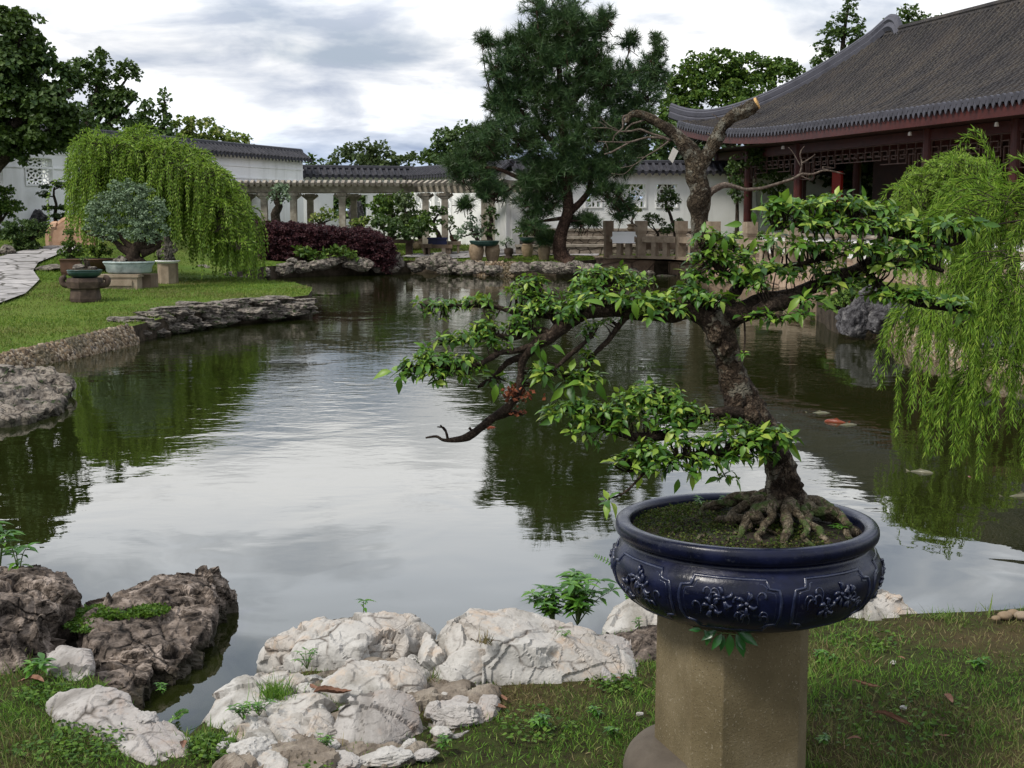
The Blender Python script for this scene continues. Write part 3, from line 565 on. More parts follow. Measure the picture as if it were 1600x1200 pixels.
# ---------------------------------------------------------------- garden walls
def wall(name, label, p, q, z0, z1, wins=(), th=.3, cope=.45, drop=.33, flip=1, ends=(0, 0), win_kind='flower', ledge=()):
    p = np.array(p, float); q = np.array(q, float); d = q - p; L = np.linalg.norm(d); d /= L; nn = np.array([d[1], -d[0]]) * flip      # nn faces the garden
    def W(u, v, z): return np.array([*(p + d * u + nn * v), z])
    root = thing(name, label, 'wall', W(L / 2, 0, z0))
    us = sorted({0, L, *[w[0] for w in wins], *[w[1] for w in wins]}); zt = z1 - drop
    a = A(); ax = ([*d, 0], [*(-nn), 0])
    for i in range(len(us) - 1):
        u0, u1 = us[i], us[i + 1]; hs = [w for w in wins if w[0] <= u0 + 1e-6 and w[1] >= u1 - 1e-6]
        rs = [(z0, zt)] if not hs else [(z0, hs[0][2]), (hs[0][3], zt)]
        for r0, r1 in rs: box(a, W((u0 + u1) / 2, 0, (r0 + r1) / 2), [u1 - u0, th, r1 - r0], ax)
    o = a.build('wall_body', M['white'], root)
    for zl in ledge:
        a = A(); box(a, W(L / 2, th / 2 + .012, zl), [L, .03, .05], ax); a.build('moulding', M['white'], root)
    # coping: two tiled slopes, ridge, drip tiles
    a = A(); o0 = -.12 if ends[0] else 0; o1 = L + (.12 if ends[1] else 0)
    for sg in (1, -1):
        e0 = [W(o0, sg * .05, z1 - .05), W(o1, sg * .05, z1 - .05), W(o1, sg * cope, z1 - drop), W(o0, sg * cope, z1 - drop)]
        a.add(np.vstack([e0, np.array(e0) - [0, 0, .05]]), None, [[0, 1, 2, 3], [4, 7, 6, 5], [3, 2, 6, 7], [0, 3, 7, 4], [1, 5, 6, 2]])
        n = int((o1 - o0) / .24)
        for k in range(n):
            u = o0 + (k + .5) * (o1 - o0) / n
            tube(a, [W(u, sg * .08, z1 - .045), W(u, sg * (cope + .01), z1 - drop + .02)], .062, 6)
            if sg == 1:
                for uu, ww, hh in ((u + .12, .09, .13),):
                    c = W(uu, sg * (cope + .012), z1 - drop - .0); X = np.array([*d, 0])
                    V = [c - X * ww + [0, 0, .03], c + X * ww + [0, 0, .03], c + X * ww * .75 - [0, 0, .05], c - [0, 0, hh], c - X * ww * .75 - [0, 0, .05]]
                    V2 = np.array(V) - [*(nn * .03), 0]; a.add(np.vstack([V, V2]), [[0, 1, 2], [0, 2, 4], [4, 2, 3]], [[0, 4, 9, 5], [1, 6, 7, 2], [2, 7, 8, 3], [3, 8, 9, 4]])
    a.build('tiled_coping', M['tile'], root)
    a = A(); tube(a, [W(o0 - .03, 0, z1 - .02), W(o1 + .03, 0, z1 - .02)], .11, 8); box(a, W(L / 2, 0, z1 - .1), [o1 - o0, .16, .16], ax); a.build('ridge_cap', M['capt'], root)
    for wi, w in enumerate(wins):
        kind = w[4] if len(w) > 4 else win_kind; u0, u1, v0, v1 = w[:4]
        if kind == 'open': continue
        a = A(); f = .05; g = th / 2 + .015
        for (c, dd) in ((((u0 + u1) / 2, v0 - f / 2), (u1 - u0 + 2 * f, f)), (((u0 + u1) / 2, v1 + f / 2), (u1 - u0 + 2 * f, f)), ((u0 - f / 2, (v0 + v1) / 2), (f, v1 - v0)), ((u1 + f / 2, (v0 + v1) / 2), (f, v1 - v0))):
            box(a, W(c[0], g, c[1]), [dd[0], .03, dd[1]], ax)
        fo = a.build('window_frame', M['white'], root)
        a = A(); r = .024; g = .04
        def seg(A0, B0, rr=r): tube(a, [W(u0 + (u1 - u0) * A0[0], g, v0 + (v1 - v0) * A0[1]), W(u0 + (u1 - u0) * B0[0], g, v0 + (v1 - v0) * B0[1])], rr, 4)
        if kind == 'flower':
            nx, ny = (3, 3)
            for i in range(nx):
                for j in range(ny):
                    cx, cy = (i + .5) / nx, (j + .5) / ny
                    for k in range(8):
                        t0, t1 = k * math.pi / 4, (k + 1) * math.pi / 4
                        seg((cx + .09 * math.cos(t0), cy + .09 * math.sin(t0)), (cx + .09 * math.cos(t1), cy + .09 * math.sin(t1)))
                        seg((cx + .09 * math.cos(t0), cy + .09 * math.sin(t0)), (cx + .167 * math.cos(t0) * (1 if k % 2 == 0 else 1.3), cy + .167 * math.sin(t0) * (1 if k % 2 == 0 else 1.3)))
        else:                               # cracked-ice lattice
            r2 = np.random.default_rng(wi + 5); m = 5; pts = {}
            for i in range(m + 1):
                for j in range(m + 1):
                    q = [i / m, j / m]
                    if 0 < i < m: q[0] += r2.uniform(-.07, .07)
                    if 0 < j < m: q[1] += r2.uniform(-.07, .07)
                    pts[i, j] = q
            for i in range(m + 1):
                for j in range(m + 1):
                    if i < m and (i + j) % 3 and 0 < j < m: seg(pts[i, j], pts[i + 1, j])
                    if j < m and (i + 2 * j) % 3 and 0 < i < m: seg(pts[i, j], pts[i, j + 1])
                    if i < m and j < m and (i + j) % 2: seg(pts[i, j], pts[i + 1, j + 1])
                    if i < m and j < m and (i + j) % 3 == 0: seg(pts[i + 1, j], pts[i, j + 1])
        a.build('window_lattice', M['white'], root)
    return root
def xy(x, Y): return ((x - 800) / F * Y * 1.0, Y)
def kx(px, Y): return (px - 800) / F * Y / (cT + 0) * 1.0
def dxy(px, py, Y): v = D(px, py, Y); return (v[0], v[1])
# left tall wall
pA, qA = dxy(-90, 200, 33.2), dxy(467, 238, 50.5)
def uof(p, q, px):                          # distance along a wall at which it is seen at pixel column px
    p = np.array(p); q = np.array(q); L = np.linalg.norm(q - p); best = min(np.linspace(0, L, 4000), key=lambda u: abs((p + (q - p) * u / L)[0] / (p + (q - p) * u / L)[1] - (px - 800) / F)); return best
wA = []
for x0, x1, y0, y1 in ((-42, 5, 248, 288), (42, 82, 247, 288)):
    u0, u1 = uof(pA, qA, x0), uof(pA, qA, x1); Y = pA[1] + (qA[1] - pA[1]) * (u0 + u1) / 2 / np.hypot(qA[0] - pA[0], qA[1] - pA[1])
    wA.append((u0, u1, D(x0, y1, Y)[2], D(x0, y0, Y)[2], 'flower'))
wall('garden_wall', 'tall white garden wall with dark tiled coping and flower lattice window on the left', pA, qA, -.2, 3.95, wA, ends=(0, 1), ledge=(3.25, 2.85))
pB, qB = dxy(462, 262, 51.0), dxy(645, 265, 52.5)
wB = []
for x0, x1, y0, y1, kd in ((378, 405, 303, 340, 'ice'), (522, 575, 305, 342, 'open')):
    if x0 < 462: continue
    wB.append((uof(pB, qB, x0), uof(pB, qB, x1), D(x0, y1, 52)[2], D(x0, y0, 52)[2], kd))
wall('garden_wall', 'lower white wall section behind the middle of the pergola with a dark rectangular opening', pB, qB, -.1, 3.38, wB)
# lower stretch of the tall wall keeps two pale lattice windows seen through the pergola
pC, qC = dxy(645, 265, 52.5), dxy(797, 254, 45.5)
wC = [(uof(pC, qC, x0), uof(pC, qC, x1), 1.62, 2.6, 'ice') for x0, x1 in ((657, 667), (672, 681), (687, 696), (701, 712))]
wall('garden_wall', 'white wall section with a row of narrow lattice windows left of the pine', pC, qC, -.1, 3.35, wC, ends=(0, 1))
pD, qD = dxy(797.5, 254, 45.6), dxy(1180, 258, 47.5)
wD = [(uof(pD, qD, x0), uof(pD, qD, x1), D(900, 323, 46.5)[2], D(900, 288, 46.5)[2], 'ice') for x0, x1 in ((912, 936), (971, 1004), (1022, 1053))]
wall('garden_wall', 'white wall section with cracked ice lattice windows between the pine and the pavilion', pD, qD, -.1, 3.38, wD, ends=(0, 0))
pE, qE = dxy(1181, 258, 47.6), dxy(1600, 258, 52)
wall('garden_wall', 'white wall seen through the pavilion behind its columns', pE, qE, -.1, 3.38, [])
# stone step terraces in front of the right wall
def steps():
    root = thing('stone_steps', 'low rubble masonry steps of three tiers under the right white wall', 'steps', D(880, 372, 43))
    for k, (z1, dy) in enumerate(((.62, 0), (.86, .7), (1.12, 1.4))):
        a = A(); x0 = D(806 + k * 6, 372, 43.0 + dy)[0]; x1 = D(1112, 372, 43.0 + dy)[0]; box(a, [(x0 + x1) / 2, 43.0 + dy + .34, z1 / 2], [x1 - x0, .68, z1 - .06]); a.build('riser', M['mason'], root)
        a = A(); box(a, [(x0 + x1) / 2, 43.0 + dy + .33, z1 - .02], [x1 - x0 + .06, .76, .07]); a.build('tread', M['perg'], root)
steps()
# ---------------------------------------------------------------- pergola
def pergola():
    Yf, Yb = 44.5, 46.6; zt = D(500, 291, Yf)[2]
    root = thing('pergola', 'long weathered concrete pergola with paired columns and curved rafter ends before the white wall', 'pergola', D(510, 365, 45.5))
    def col(px, Y, ztop, w=.21):
        v = D(px, 330, Y); a = A(); z0 = float(zg(v[0], Y)) - .1
        box(a, [v[0], Y, (z0 + ztop - .32) / 2], [w, w, ztop - .32 - z0]); a.build('column', M['perg'], root)
        a = A(); box(a, [v[0], Y, ztop - .27], [w + .12, w + .1, .1]); box(a, [v[0], Y, ztop - .36], [w + .05, w + .04, .09]); 
        for sx in (-1, 1):
            tube(a, [[v[0] + sx * w * .4, Y, ztop - .4], [v[0] + sx * (w * .5 + .16), Y, ztop - .26]], .05, 4)
        a.build('bracket', M['perg'], root)
    for px in (375, 413, 459, 535): col(px, Yf, zt)
    for px in (388, 485, 553, 610): col(px, Yb, zt)
    for Y in (Yf, Yb):
        a = A(); x0, x1 = D(352, 290, Y)[0], D(640, 290, Y)[0] + (.2 if Y == Yf else 0); box(a, [(x0 + x1) / 2, Y, zt - .1], [x1 - x0, .16, .2]); a.build('beam', M['perg'], root)
    for k in range(31):
        x = D(360 + k * 9.4, 290, Yf)[0]; a = A(); P = [[x, Yf - .5, zt + .05], [x, Yf - .3, zt + .13], [x, Yf, zt + .08], [x, Yb, zt + .08], [x, Yb + .4, zt + .13], [x, Yb + .6, zt + .03]]
        for i in range(5):
            p, q = np.array(P[i]), np.array(P[i + 1]); box(a, (p + q) / 2, [.1, np.linalg.norm(q - p) + .03, .13], ([1, 0, 0], q - p))
        a.build('rafter', M['perg'], root)
    # second wing, turned towards the pond on the right
    p0, p1 = D(640, 290, 44.8), D(800, 290, 42.3)
    for px, t in ((665, .16), (695, .34), (757, .73), (768, .8)):
        col(px, 44.8 - 2.5 * t, zt)
    d = nrm(p1 - p0); d[2] = 0; nn = np.array([-d[1], d[0], 0])
    for off in (0, 1.9):
        a = A(); c = (p0 + p1) / 2 + nn * off; box(a, [c[0], c[1], zt - .1], [np.linalg.norm(p1 - p0), .16, .2], (d, nn)); a.build('beam', M['perg'], root)
    for k in range(17):
        c = p0 + (p1 - p0) * (k + .3) / 17; a = A()
        P = [c - nn * .5, c - nn * .3, c, c + nn * 1.9, c + nn * 2.4]; Z = [zt + .03, zt + .12, zt + .08, zt + .08, zt + .05]
        for i in range(4):
            p, q = np.array([*P[i][:2], Z[i]]), np.array([*P[i + 1][:2], Z[i + 1]]); box(a, (p + q) / 2, [.1, np.linalg.norm(q - p) + .03, .13], (d, q - p))
        a.build('rafter', M['perg'], root)
pergola()
# ---------------------------------------------------------------- pavilion
def pavilion():
    root = thing('pavilion', 'large pavilion with sweeping dark tiled roof and dark red columns on the right', 'pavilion', PP(6, 3, .3))
    T0, T1, TR = -9., 20.6, 15.2; S = 5.0; ZE = 4.12; ZR = 7.35
    def f(q): return ZE + (ZR - ZE) * (.52 * q + .48 * q * q)
    def zr(t, s):
        e = (T1 - t) / (T1 - TR) * S; q = np.clip(np.minimum(s, e) / S, 0, 1)
        w = np.clip((t - 10.) / (T1 - 10.), 0, 1); return f(q) + .75 * w ** 2.6 * (1 - np.minimum(s, 5) / 5 * 1.) ** 2 * np.where(s <= e, 1, np.clip(1 - (e / 5) * .2, 0, 1))
    th = lambda t: min(S, max(0.02, (T1 - t) / (T1 - TR) * S))
    # front slope deck
    a = A(); ts = np.concatenate([np.arange(T0, TR, .5), np.linspace(TR, T1, 14)]); ns = 14
    V = []; 
    for t in ts:
        for k in range(ns): s = th(t) * k / (ns - 1); V.append(PP(t, s, zr(t, s)))
    i = np.arange(len(ts) - 1)[:, None] * ns; j = np.arange(ns - 1)[None]; Q = np.stack([i + j, i + j + 1, i + ns + j + 1, i + ns + j], -1).reshape(-1, 4)
    V = np.array(V); n = len(V); a.add(np.vstack([V, V - [0, 0, .12]]), None, np.vstack([Q, Q[:, ::-1] + n]))
    # hip-end deck (t beyond TR), and plain back slope
    V = []; m = 12
    for k in range(m + 1):
        e = S * k / m; t = T1 - e / S * (T1 - TR)
        for s in np.linspace(e, 10 - e, 9): V.append(PP(t, s, f(e / S) + (.75 * (1 - e / 5) ** 2 * ((abs(s - 5) / 5) ** 4 if True else 0)) * np.clip((t - 10) / (T1 - 10), 0, 1) ** 2.6))
    i = np.arange(m)[:, None] * 9; j = np.arange(8)[None]; a.add(V, None, np.stack([i + j, i + j + 1, i + 9 + j + 1, i + 9 + j], -1).reshape(-1, 4))
    V = []
    for t in (T0, TR, T1):
        for k in range(8): s = 10 - (0 if t == T1 else k / 7 * 5.); V.append(PP(t if t != T1 else T1, s, f((0 if t == T1 else k / 7))))
    i = np.arange(2)[:, None] * 8; j = np.arange(7)[None]; a.add(V, None, np.stack([i + j, i + j + 1, i + 8 + j + 1, i + 8 + j], -1).reshape(-1, 4))
    roof = a.build('roof', M['roof'], root)
    # tile rows
    a = A(); r = random.Random(4); n = int((T1 - T0) / .235)
    for k in range(n):
        t = T0 + (k + .5) * .235; L = th(t); m = max(2, int(L / .22)); P = []; R = []
        ss = np.linspace(-.04, L, m)
        for i, s in enumerate(ss):
            jz = r.uniform(-.014, .016); jt = r.uniform(-.022, .022)
            P.append(PP(t + jt, s, float(zr(t, max(s, 0))) + .035 + jz)); R.append(.075)
            if i < m - 1: s2 = s + (ss[1] - ss[0]) * .82; P.append(PP(t + jt, s2, float(zr(t, max(s2, 0))) + .05 + jz)); R.append(.086)
        tube(a, P, R, 6)
    for k in range(40):                       # rows on the hip end
        s0 = .3 + k * .235
        if s0 > 9.7: break
        E = min(s0, 10 - s0); P = [PP(T1 - e / S * (T1 - TR), s0, f(e / S) + .04) for e in np.linspace(0, E, 8)]; tube(a, P, .08, 5)
    a.build('tile_rows', M['roof'], roof)
    a = A()
    for k in range(n):                         # round tile ends and hanging drip tiles
        t = T0 + (k + .5) * .235; z = float(zr(t, 0)); tube(a, [PP(t, -.09, z + .02), PP(t, -.02, z + .03)], .092, 9)
        t2 = t + .1175; z = float(zr(t2, 0)); X = PU; c = PP(t2, -.075, z + .02 + r.uniform(-.012, .012)); w = .08
        V = [c - X * w, c + X * w, c + X * w * .85 - [0, 0, .09], c + X * w * .45 - [0, 0, .16], c - [0, 0, .21], c - X * w * .45 - [0, 0, .16], c - X * w * .85 - [0, 0, .09]]
        V2 = np.array(V) + PN * .03; i = np.arange(7); j = (i + 1) % 7
        a.add(np.vstack([V, V2]), [[0, 1, 2], [0, 2, 6], [6, 2, 3], [6, 3, 5], [5, 3, 4]], np.stack([i, 7 + i, 7 + j, j], 1))
    a.build('drip_tiles', M['ridge'], roof)
    # hip ridge (thick swept ridge) and main ridge
    P = []
    for k in range(25):
        q = 1 - k / 24; e = S * q; t = T1 + .35 * (k / 24) ** 4 - e / S * (T1 - TR); P.append(PP(t, e - .12 * (k / 24) ** 4, float(zr(min(t, T1 - .01), e)) + .1 + .25 * max(0, (k - 18) / 6) ** 2))
    P = np.array(P)
    # curled knob at the top end
    head = [P[0] + PU * -1.15 + [0, 0, -.4], P[0] + PU * -.95 + [0, 0, .05], P[0] + PU * -.6 + [0, 0, .2], P[0] + PU * -.25 + [0, 0, .14]]
    PP_ = np.vstack([smoothpts(np.array(head), 4), P[1:]])
    a = A()
    for h, w in ((-.02, .17), (.1, .1), (.2, .14), (.3, .09)): tube(a, PP_ + [0, 0, h], w, 6)
    a.build('hip_ridge', M['ridge'], roof)
    a = A()
    for h, w in ((.02, .13), (.14, .11)): tube(a, [PP(t, S, ZR + h) for t in np.linspace(T0, TR - .3, 12)], w, 6)
    a.build('main_ridge', M['roof'], roof)
    # fascia + soffit
    a = A(); ts = np.linspace(T0, T1 - .1, 40)
    for i in range(39):
        p, q = ts[i], ts[i + 1]; zp, zq = float(zr(p, 0)), float(zr(q, 0))
        V = [PP(p, 0, zp - .1), PP(q, 0, zq - .1), PP(q, 0, zq - .38), PP(p, 0, zp - .38)]; V2 = np.array(V) + PN * .06
        a.add(np.vstack([V, V2]), None, [[0, 3, 2, 1], [4, 5, 6, 7], [3, 7, 6, 2]])
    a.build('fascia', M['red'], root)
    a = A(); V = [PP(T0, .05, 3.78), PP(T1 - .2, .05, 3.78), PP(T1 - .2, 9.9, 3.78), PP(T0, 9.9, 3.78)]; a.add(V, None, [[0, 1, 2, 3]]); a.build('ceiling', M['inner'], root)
    # columns
    def colm(t, s, z0=.3, z1=3.78, r=.145):
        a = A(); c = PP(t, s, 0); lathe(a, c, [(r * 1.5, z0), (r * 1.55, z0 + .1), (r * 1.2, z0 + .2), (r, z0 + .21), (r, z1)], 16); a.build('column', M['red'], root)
    TS = [-5.2, -1.6, 2.1, 5.8, 13.1, 16.8, 19.4]
    for t in TS: colm(t, 1.1)
    for t in (19.4,): colm(t, 5), colm(t, 9)
    for t in TS[1:-1]: colm(t, 3.1, r=.13)
    for t in TS[:-1]: colm(t, 9)
    # beams under the eave
    a = A()
    for s in (1.1, 3.1):
        for z, h in ((3.62, .26),): box(a, PP((TS[0] + TS[-1]) / 2, s, z), [TS[-1] - TS[0], .12, h], (PU, -PN))
    a.build('beam', M['red'], root)
    # hanging fret lattice between the columns
    for i in range(len(TS) - 1):
        a = A(); t0, t1 = TS[i] + .16, TS[i + 1] - .16; L = t1 - t0; s = 1.1; zt, zb = 3.47, 2.95; w = .028
        hb = lambda ta, tb, z: box(a, PP((ta + tb) / 2, s, z), [tb - ta + w, .04, w], (PU, -PN))
        vb = lambda t, za, zb_: box(a, PP(t, s, (za + zb_) / 2), [w, .043, zb_ - za + w], (PU, -PN))
        hb(t0, t1, zt); m = max(3, int(L / .42)); c = L / m
        for k in range(m):
            x = t0 + k * c; d = abs((k + .5) / m - .5) * 2; z2 = zb - .28 * (d > .75) + .12 * (d < .35)
            vb(x, z2, zt); hb(x, x + c, z2); hb(x + c * .25, x + c, zt - .16); vb(x + c * .25, z2 + .13, zt - .16); hb(x + c * .25, x + c * .7, z2 + .13); vb(x + c * .7, z2 + .13, zt - .3); hb(x, x + c * .7, zt - .3)
        vb(t1, zb - .28, zt); a.build('fret_lattice', M['lattice'], root)
    # low white dado walls between the columns, stone caps
    for t0, t1 in ((13.3, 16.6), (7.6, 12.9), (2.3, 5.6), (-1.4, 1.9)):
        a = A(); box(a, PP((t0 + t1) / 2, 1.1, .62), [t1 - t0, .2, .66], (PU, -PN)); a.build('dado', M['white'], root)
        a = A(); box(a, PP((t0 + t1) / 2, 1.1, .98), [t1 - t0, .34, .07], (PU, -PN)); a.build('seat_cap', M['perg'], root)
    # inner timber wall with panels, leaving the left bays open to the garden
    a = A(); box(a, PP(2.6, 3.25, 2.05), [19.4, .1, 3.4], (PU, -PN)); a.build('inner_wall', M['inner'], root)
    for k in range(16):
        t = -6 + k * .98; a = A(); s = 3.17
        for dt in (-.42, .42): box(a, PP(t + dt, s, 1.7), [.07, .05, 2.7], (PU, -PN))
        for z in (.4, 1.25, 1.45, 3.0): box(a, PP(t, s, z), [.84, .045, .07], (PU, -PN))
        for dt in (-.2, 0, .2): box(a, PP(t + dt, s, 2.2), [.025, .03, 1.5], (PU, -PN))
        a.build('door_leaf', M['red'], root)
    for t, w in ((12.1, .55),):
        a = A(); box(a, PP(t, 1.9, 1.6), [w, .08, 2.6], (PU, -PN)); box(a, PP(t, 1.85, .55), [w * 1.2, .12, .5], (PU, -PN)); a.build('screen_panel', M['redb'], root)
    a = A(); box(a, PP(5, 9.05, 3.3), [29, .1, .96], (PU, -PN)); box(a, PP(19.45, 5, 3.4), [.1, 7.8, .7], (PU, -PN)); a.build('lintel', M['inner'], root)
    a = A(); box(a, PP(5, 5, .27), [29, 9.6, .16], (PU, -PN)); a.build('floor', M['sandd'], root)
    for t in (5.8, 13.1, 2.1):                # small lamps below the eave
        a = A(); lathe(a, PP(t, .55, 3.6), [(.02, .1), (.04, .09), (.05, .03), (.055, 0)], 10); a.build('downlight', M['brightw'], root)
pavilion()
# ---------------------------------------------------------------- stone railing along the terrace
def railing():
    root = thing('stone_railing', 'sandstone post and beam railing along the pond terrace', 'railing', PP(6, -3.5, .3))
    ts = [11.35 - 2.38 * k for k in range(8)]; p0 = D(947, 412, 40.6)
    p0 = D(950, 412, 40.6); p1 = D(1001, 412, 39.9); pts = [np.array([p0[0], p0[1], 0]), np.array([p1[0], p1[1], 0])] + [PP(t, -3.45, 0) for t in ts]
    for i, c in enumerate(pts):
        a = A(); w = .3 if i else .26; box(a, [c[0], c[1], .73], [w * .8, w * .8, .9], (PU, -PN)); a.build('post', M['sand'] if i else M['sandd'], root)
        a = A(); box(a, [c[0], c[1], 1.26], [w, w, .3], (PU, -PN)); box(a, [c[0], c[1], 1.09], [w * .9, w * .9, .06], (PU, -PN)); a.build('post_cap', M['sand'] if i else M['sandd'], root)
    for i in range(len(pts) - 1):
        p, q = pts[i], pts[i + 1]; d = nrm(q - p); p = p + d * .12; q = q - d * .12; L = np.linalg.norm(q - p)
        a = A(); bbox2(a, p, q, .24, .78, .95); a.build('beam', M['sand'], root)
        a = A(); bbox2(a, p, q, .28, .3, .38); a.build('plinth', M['sand'], root)
        for f in (.33, .67):
            c = p + (q - p) * f; a = A(); box(a, [c[0], c[1], .58], [.16, .16, .4], (d, [-d[1], d[0], 0])); a.build('baluster', M['sand'], root)
railing()
def sign():  # bright panel standing in for the white wall seen between the posts
    Y = 39.9; P = [D(x, y, Y) for x, y in ((957, 362), (993, 362), (993, 366), (996, 369), (993, 372), (993, 380), (957, 380), (957, 375), (954, 372), (957, 369))]
    P = np.array(P); n = len(P); a = A(); c = P.mean(0); V = np.vstack([P, c, P + [0, .05, 0], c + [0, .05, 0]]); i = np.arange(n); j = (i + 1) % n
    a.add(V, np.vstack([np.stack([i, j, np.full(n, n)], 1), np.stack([n + 1 + j, n + 1 + i, np.full(n, 2 * n + 1)], 1)]), np.stack([i, n + 1 + i, n + 1 + j, j], 1))
    tag(a.build('white_panel', M['brightw']), 'white panel with notched ends standing in for the wall between the railing posts', 'sign')
sign()
def bridge():
    Y = gp(95, 390)[1] + .4; root = thing('stone_bridge', 'small arched orange granite bridge balustrade at the end of the left path', 'bridge', D(105, 388, Y))
    for k, (dy, y0) in enumerate(((0, 0), (1.7, 3))):
        top = [D(x, y + y0, Y + dy) for x, y in ((76, 362), (84, 357), (97, 347), (110, 342), (122, 342), (134, 346), (146, 354))]; a = A(); n = len(top); top = np.array(top); bot = top.copy(); bot[:, 2] = np.minimum(top[:, 2] - .42, .9); bot[0, 2] -= .1
        V = np.vstack([top, bot, top + [0, .25, 0], bot + [0, .25, 0]]); i = np.arange(n - 1)
        a.add(V, None, np.vstack([np.stack([i, n + i, n + i + 1, i + 1], 1), np.stack([2 * n + i, 2 * n + i + 1, 3 * n + i + 1, 3 * n + i], 1), np.stack([i, i + 1, 2 * n + i + 1, 2 * n + i], 1), np.stack([n + i, 3 * n + i, 3 * n + i + 1, n + i + 1], 1), [[0, 2 * n, 3 * n, n]]]))
        a.build('parapet', M['pinkst'], root)
        a = A(); tube(a, top + [0, .12, .03], .07, 8); a.build('handrail', M['pinkst'], root)
        a = A(); p = D(81, 375 + y0, Y + dy); tube(a, smoothpts(np.array([p + [-.02, .1, -.35], p + [-.06, .1, 0], p + [0, .1, .28], p + [.1, .1, .3]]), 3), .13, 8); a.build('drum_stone', M['pinkst'], root)
    top = np.array([D(x, y, Y + .2) for x, y in ((96, 392), (110, 384), (122, 380), (136, 380), (148, 386))]); n = len(top); a = A(); i = np.arange(n - 1)
    a.add(np.vstack([top, top + [0, 1.6, 0], top - [0, 0, .4]]), None, np.vstack([np.stack([i, i + 1, n + i + 1, n + i], 1), np.stack([i, 2 * n + i, 2 * n + i + 1, i + 1], 1)])); a.build('deck', M['pinkst'], root)
bridge()
# ---------------------------------------------------------------- trees and planting
def ptree(name, label, cat, Y, base, limbs, pads, dens, ls, mat, bark='barkf', group=None, tmpl=LQ, depth=.9, sub=.32, up=.6, seed=1, hang=0., rough=.15, z0=None, trunkname='trunk'):
    b = D(base[0], base[1], Y)
    if z0 is not None: b[2] = z0
    root = thing(name, label, cat, b, group)
    if limbs:
        a = A()
        for i, l in enumerate(limbs): limb(a, Y, l, rough, 8, seed + i)
        a.build(trunkname, M[bark], root, smooth=True)
    if pads:
        a = foliage(A(), Y, pads, dens, ls, tmpl, depth, sub, up, seed, hang); a.build('crown', M[mat], root)
    return root
# trees outside the wall
ptree('tree', 'big dark broadleaf tree filling the top left corner and overhanging the wall', 'tree', 33.0, (-60, 400),
      [[(-60, 420, .35), (-50, 300, .3), (-20, 200, .25), (20, 110, .15), (30, 60, .06)], [(-40, 280, .2), (30, 230, .13), (90, 200, .06)], [(-30, 230, .2), (60, 170, .12), (110, 140, .05)], [(-50, 330, .15), (0, 260, .1), (40, 225, .05)]],
      [(-30, 60, 60, 50), (30, 60, 34, 40), (20, 35, 26, 22), (0, 130, 70, 60), (65, 120, 45, 42), (55, 75, 22, 20), (-60, 180, 70, 70), (40, 190, 70, 45), (100, 200, 30, 26), (10, 225, 40, 18), (85, 228, 22, 14), (70, 160, 50, 35), (20, 90, 50, 40), (35, 247, 14, 7), (-20, 235, 40, 14), (0, 215, 50, 22), (60, 225, 34, 14), (100, 222, 24, 12), (120, 190, 30, 26), (-30, 120, 50, 60), (30, 20, 10, 8)], 2.2, .13, 'tdark', seed=11)
ptree('tree', 'dark open branched tree right of the top left tree with tips against the sky', 'tree', 43, (110, 400),
      [[(110, 420, .3), (115, 300, .25), (130, 220, .2), (150, 150, .1), (158, 100, .04)], [(125, 230, .14), (165, 170, .08), (200, 120, .03)], [(130, 240, .14), (175, 190, .08), (215, 150, .03)]],
      [(115, 110, 25, 25), (155, 100, 16, 20), (158, 85, 9, 9), (125, 150, 42, 38), (170, 135, 26, 22), (200, 108, 18, 12), (185, 155, 28, 16), (212, 118, 9, 7), (140, 200, 48, 38), (180, 195, 30, 36), (110, 215, 40, 32), (200, 150, 10, 8), (185, 118, 14, 9)], 1.7, .135, 'tdark', seed=12, sub=.36)
ptree('conifer_tree', 'narrow dark conifer pair rising behind the left wall before the rounded green tree', 'tree', 56, (240, 400), [[(232, 400, .2), (228, 260, .16), (226, 160, .04)], [(252, 400, .15), (255, 260, .1), (257, 150, .03)]],
      [(228, 165, 9, 16), (225, 190, 15, 20), (257, 158, 6, 18), (255, 185, 11, 18), (240, 218, 26, 26), (215, 205, 14, 22), (262, 215, 14, 24), (240, 250, 40, 25)], 1.3, .2, 'tdark', seed=13, sub=.3)
ptree('tree', 'rounded yellow green tree seen above the left wall coping', 'tree', 58, (320, 400), [[(320, 400, .3), (318, 300, .2), (310, 240, .1)]],
      [(290, 205, 26, 26), (315, 205, 32, 24), (345, 216, 30, 18), (372, 225, 20, 13), (386, 221, 9, 9), (300, 235, 45, 25), (270, 225, 16, 30), (350, 245, 40, 22)], 1.3, .17, 'tyel', seed=14, sub=.27)
ptree('tree', 'small dark tree top showing between the two wall heights', 'tree', 64, (490, 400), [[(490, 400, .2), (490, 280, .1)]], [(484, 258, 9, 9), (488, 248, 6, 7), (503, 256, 9, 7), (490, 272, 20, 14)], 1.4, .22, 'tmid', seed=15)
ptree('tree', 'loose olive tree behind the middle wall with small pointed tops', 'tree', 62, (570, 400), [[(570, 400, .25), (570, 300, .15), (565, 240, .06)], [(570, 300, .1), (590, 240, .04)]],
      [(535, 244, 18, 14), (555, 234, 16, 14), (573, 231, 14, 12), (594, 233, 13, 14), (600, 250, 26, 14), (560, 256, 46, 18), (625, 254, 18, 11), (645, 250, 18, 12), (580, 275, 60, 20)], 1.2, .18, 'tolive', seed=16, sub=.3)
ptree('tree', 'dark spreading tree behind the wall just left of the pine', 'tree', 56, (720, 400), [[(715, 400, .3), (712, 300, .2), (705, 230, .1)]],
      [(700, 222, 28, 20), (722, 212, 30, 20), (748, 225, 34, 28), (688, 240, 22, 14), (672, 248, 18, 12), (730, 250, 60, 25), (780, 240, 30, 40)], 1.3, .17, 'tdark', seed=17, sub=.3)
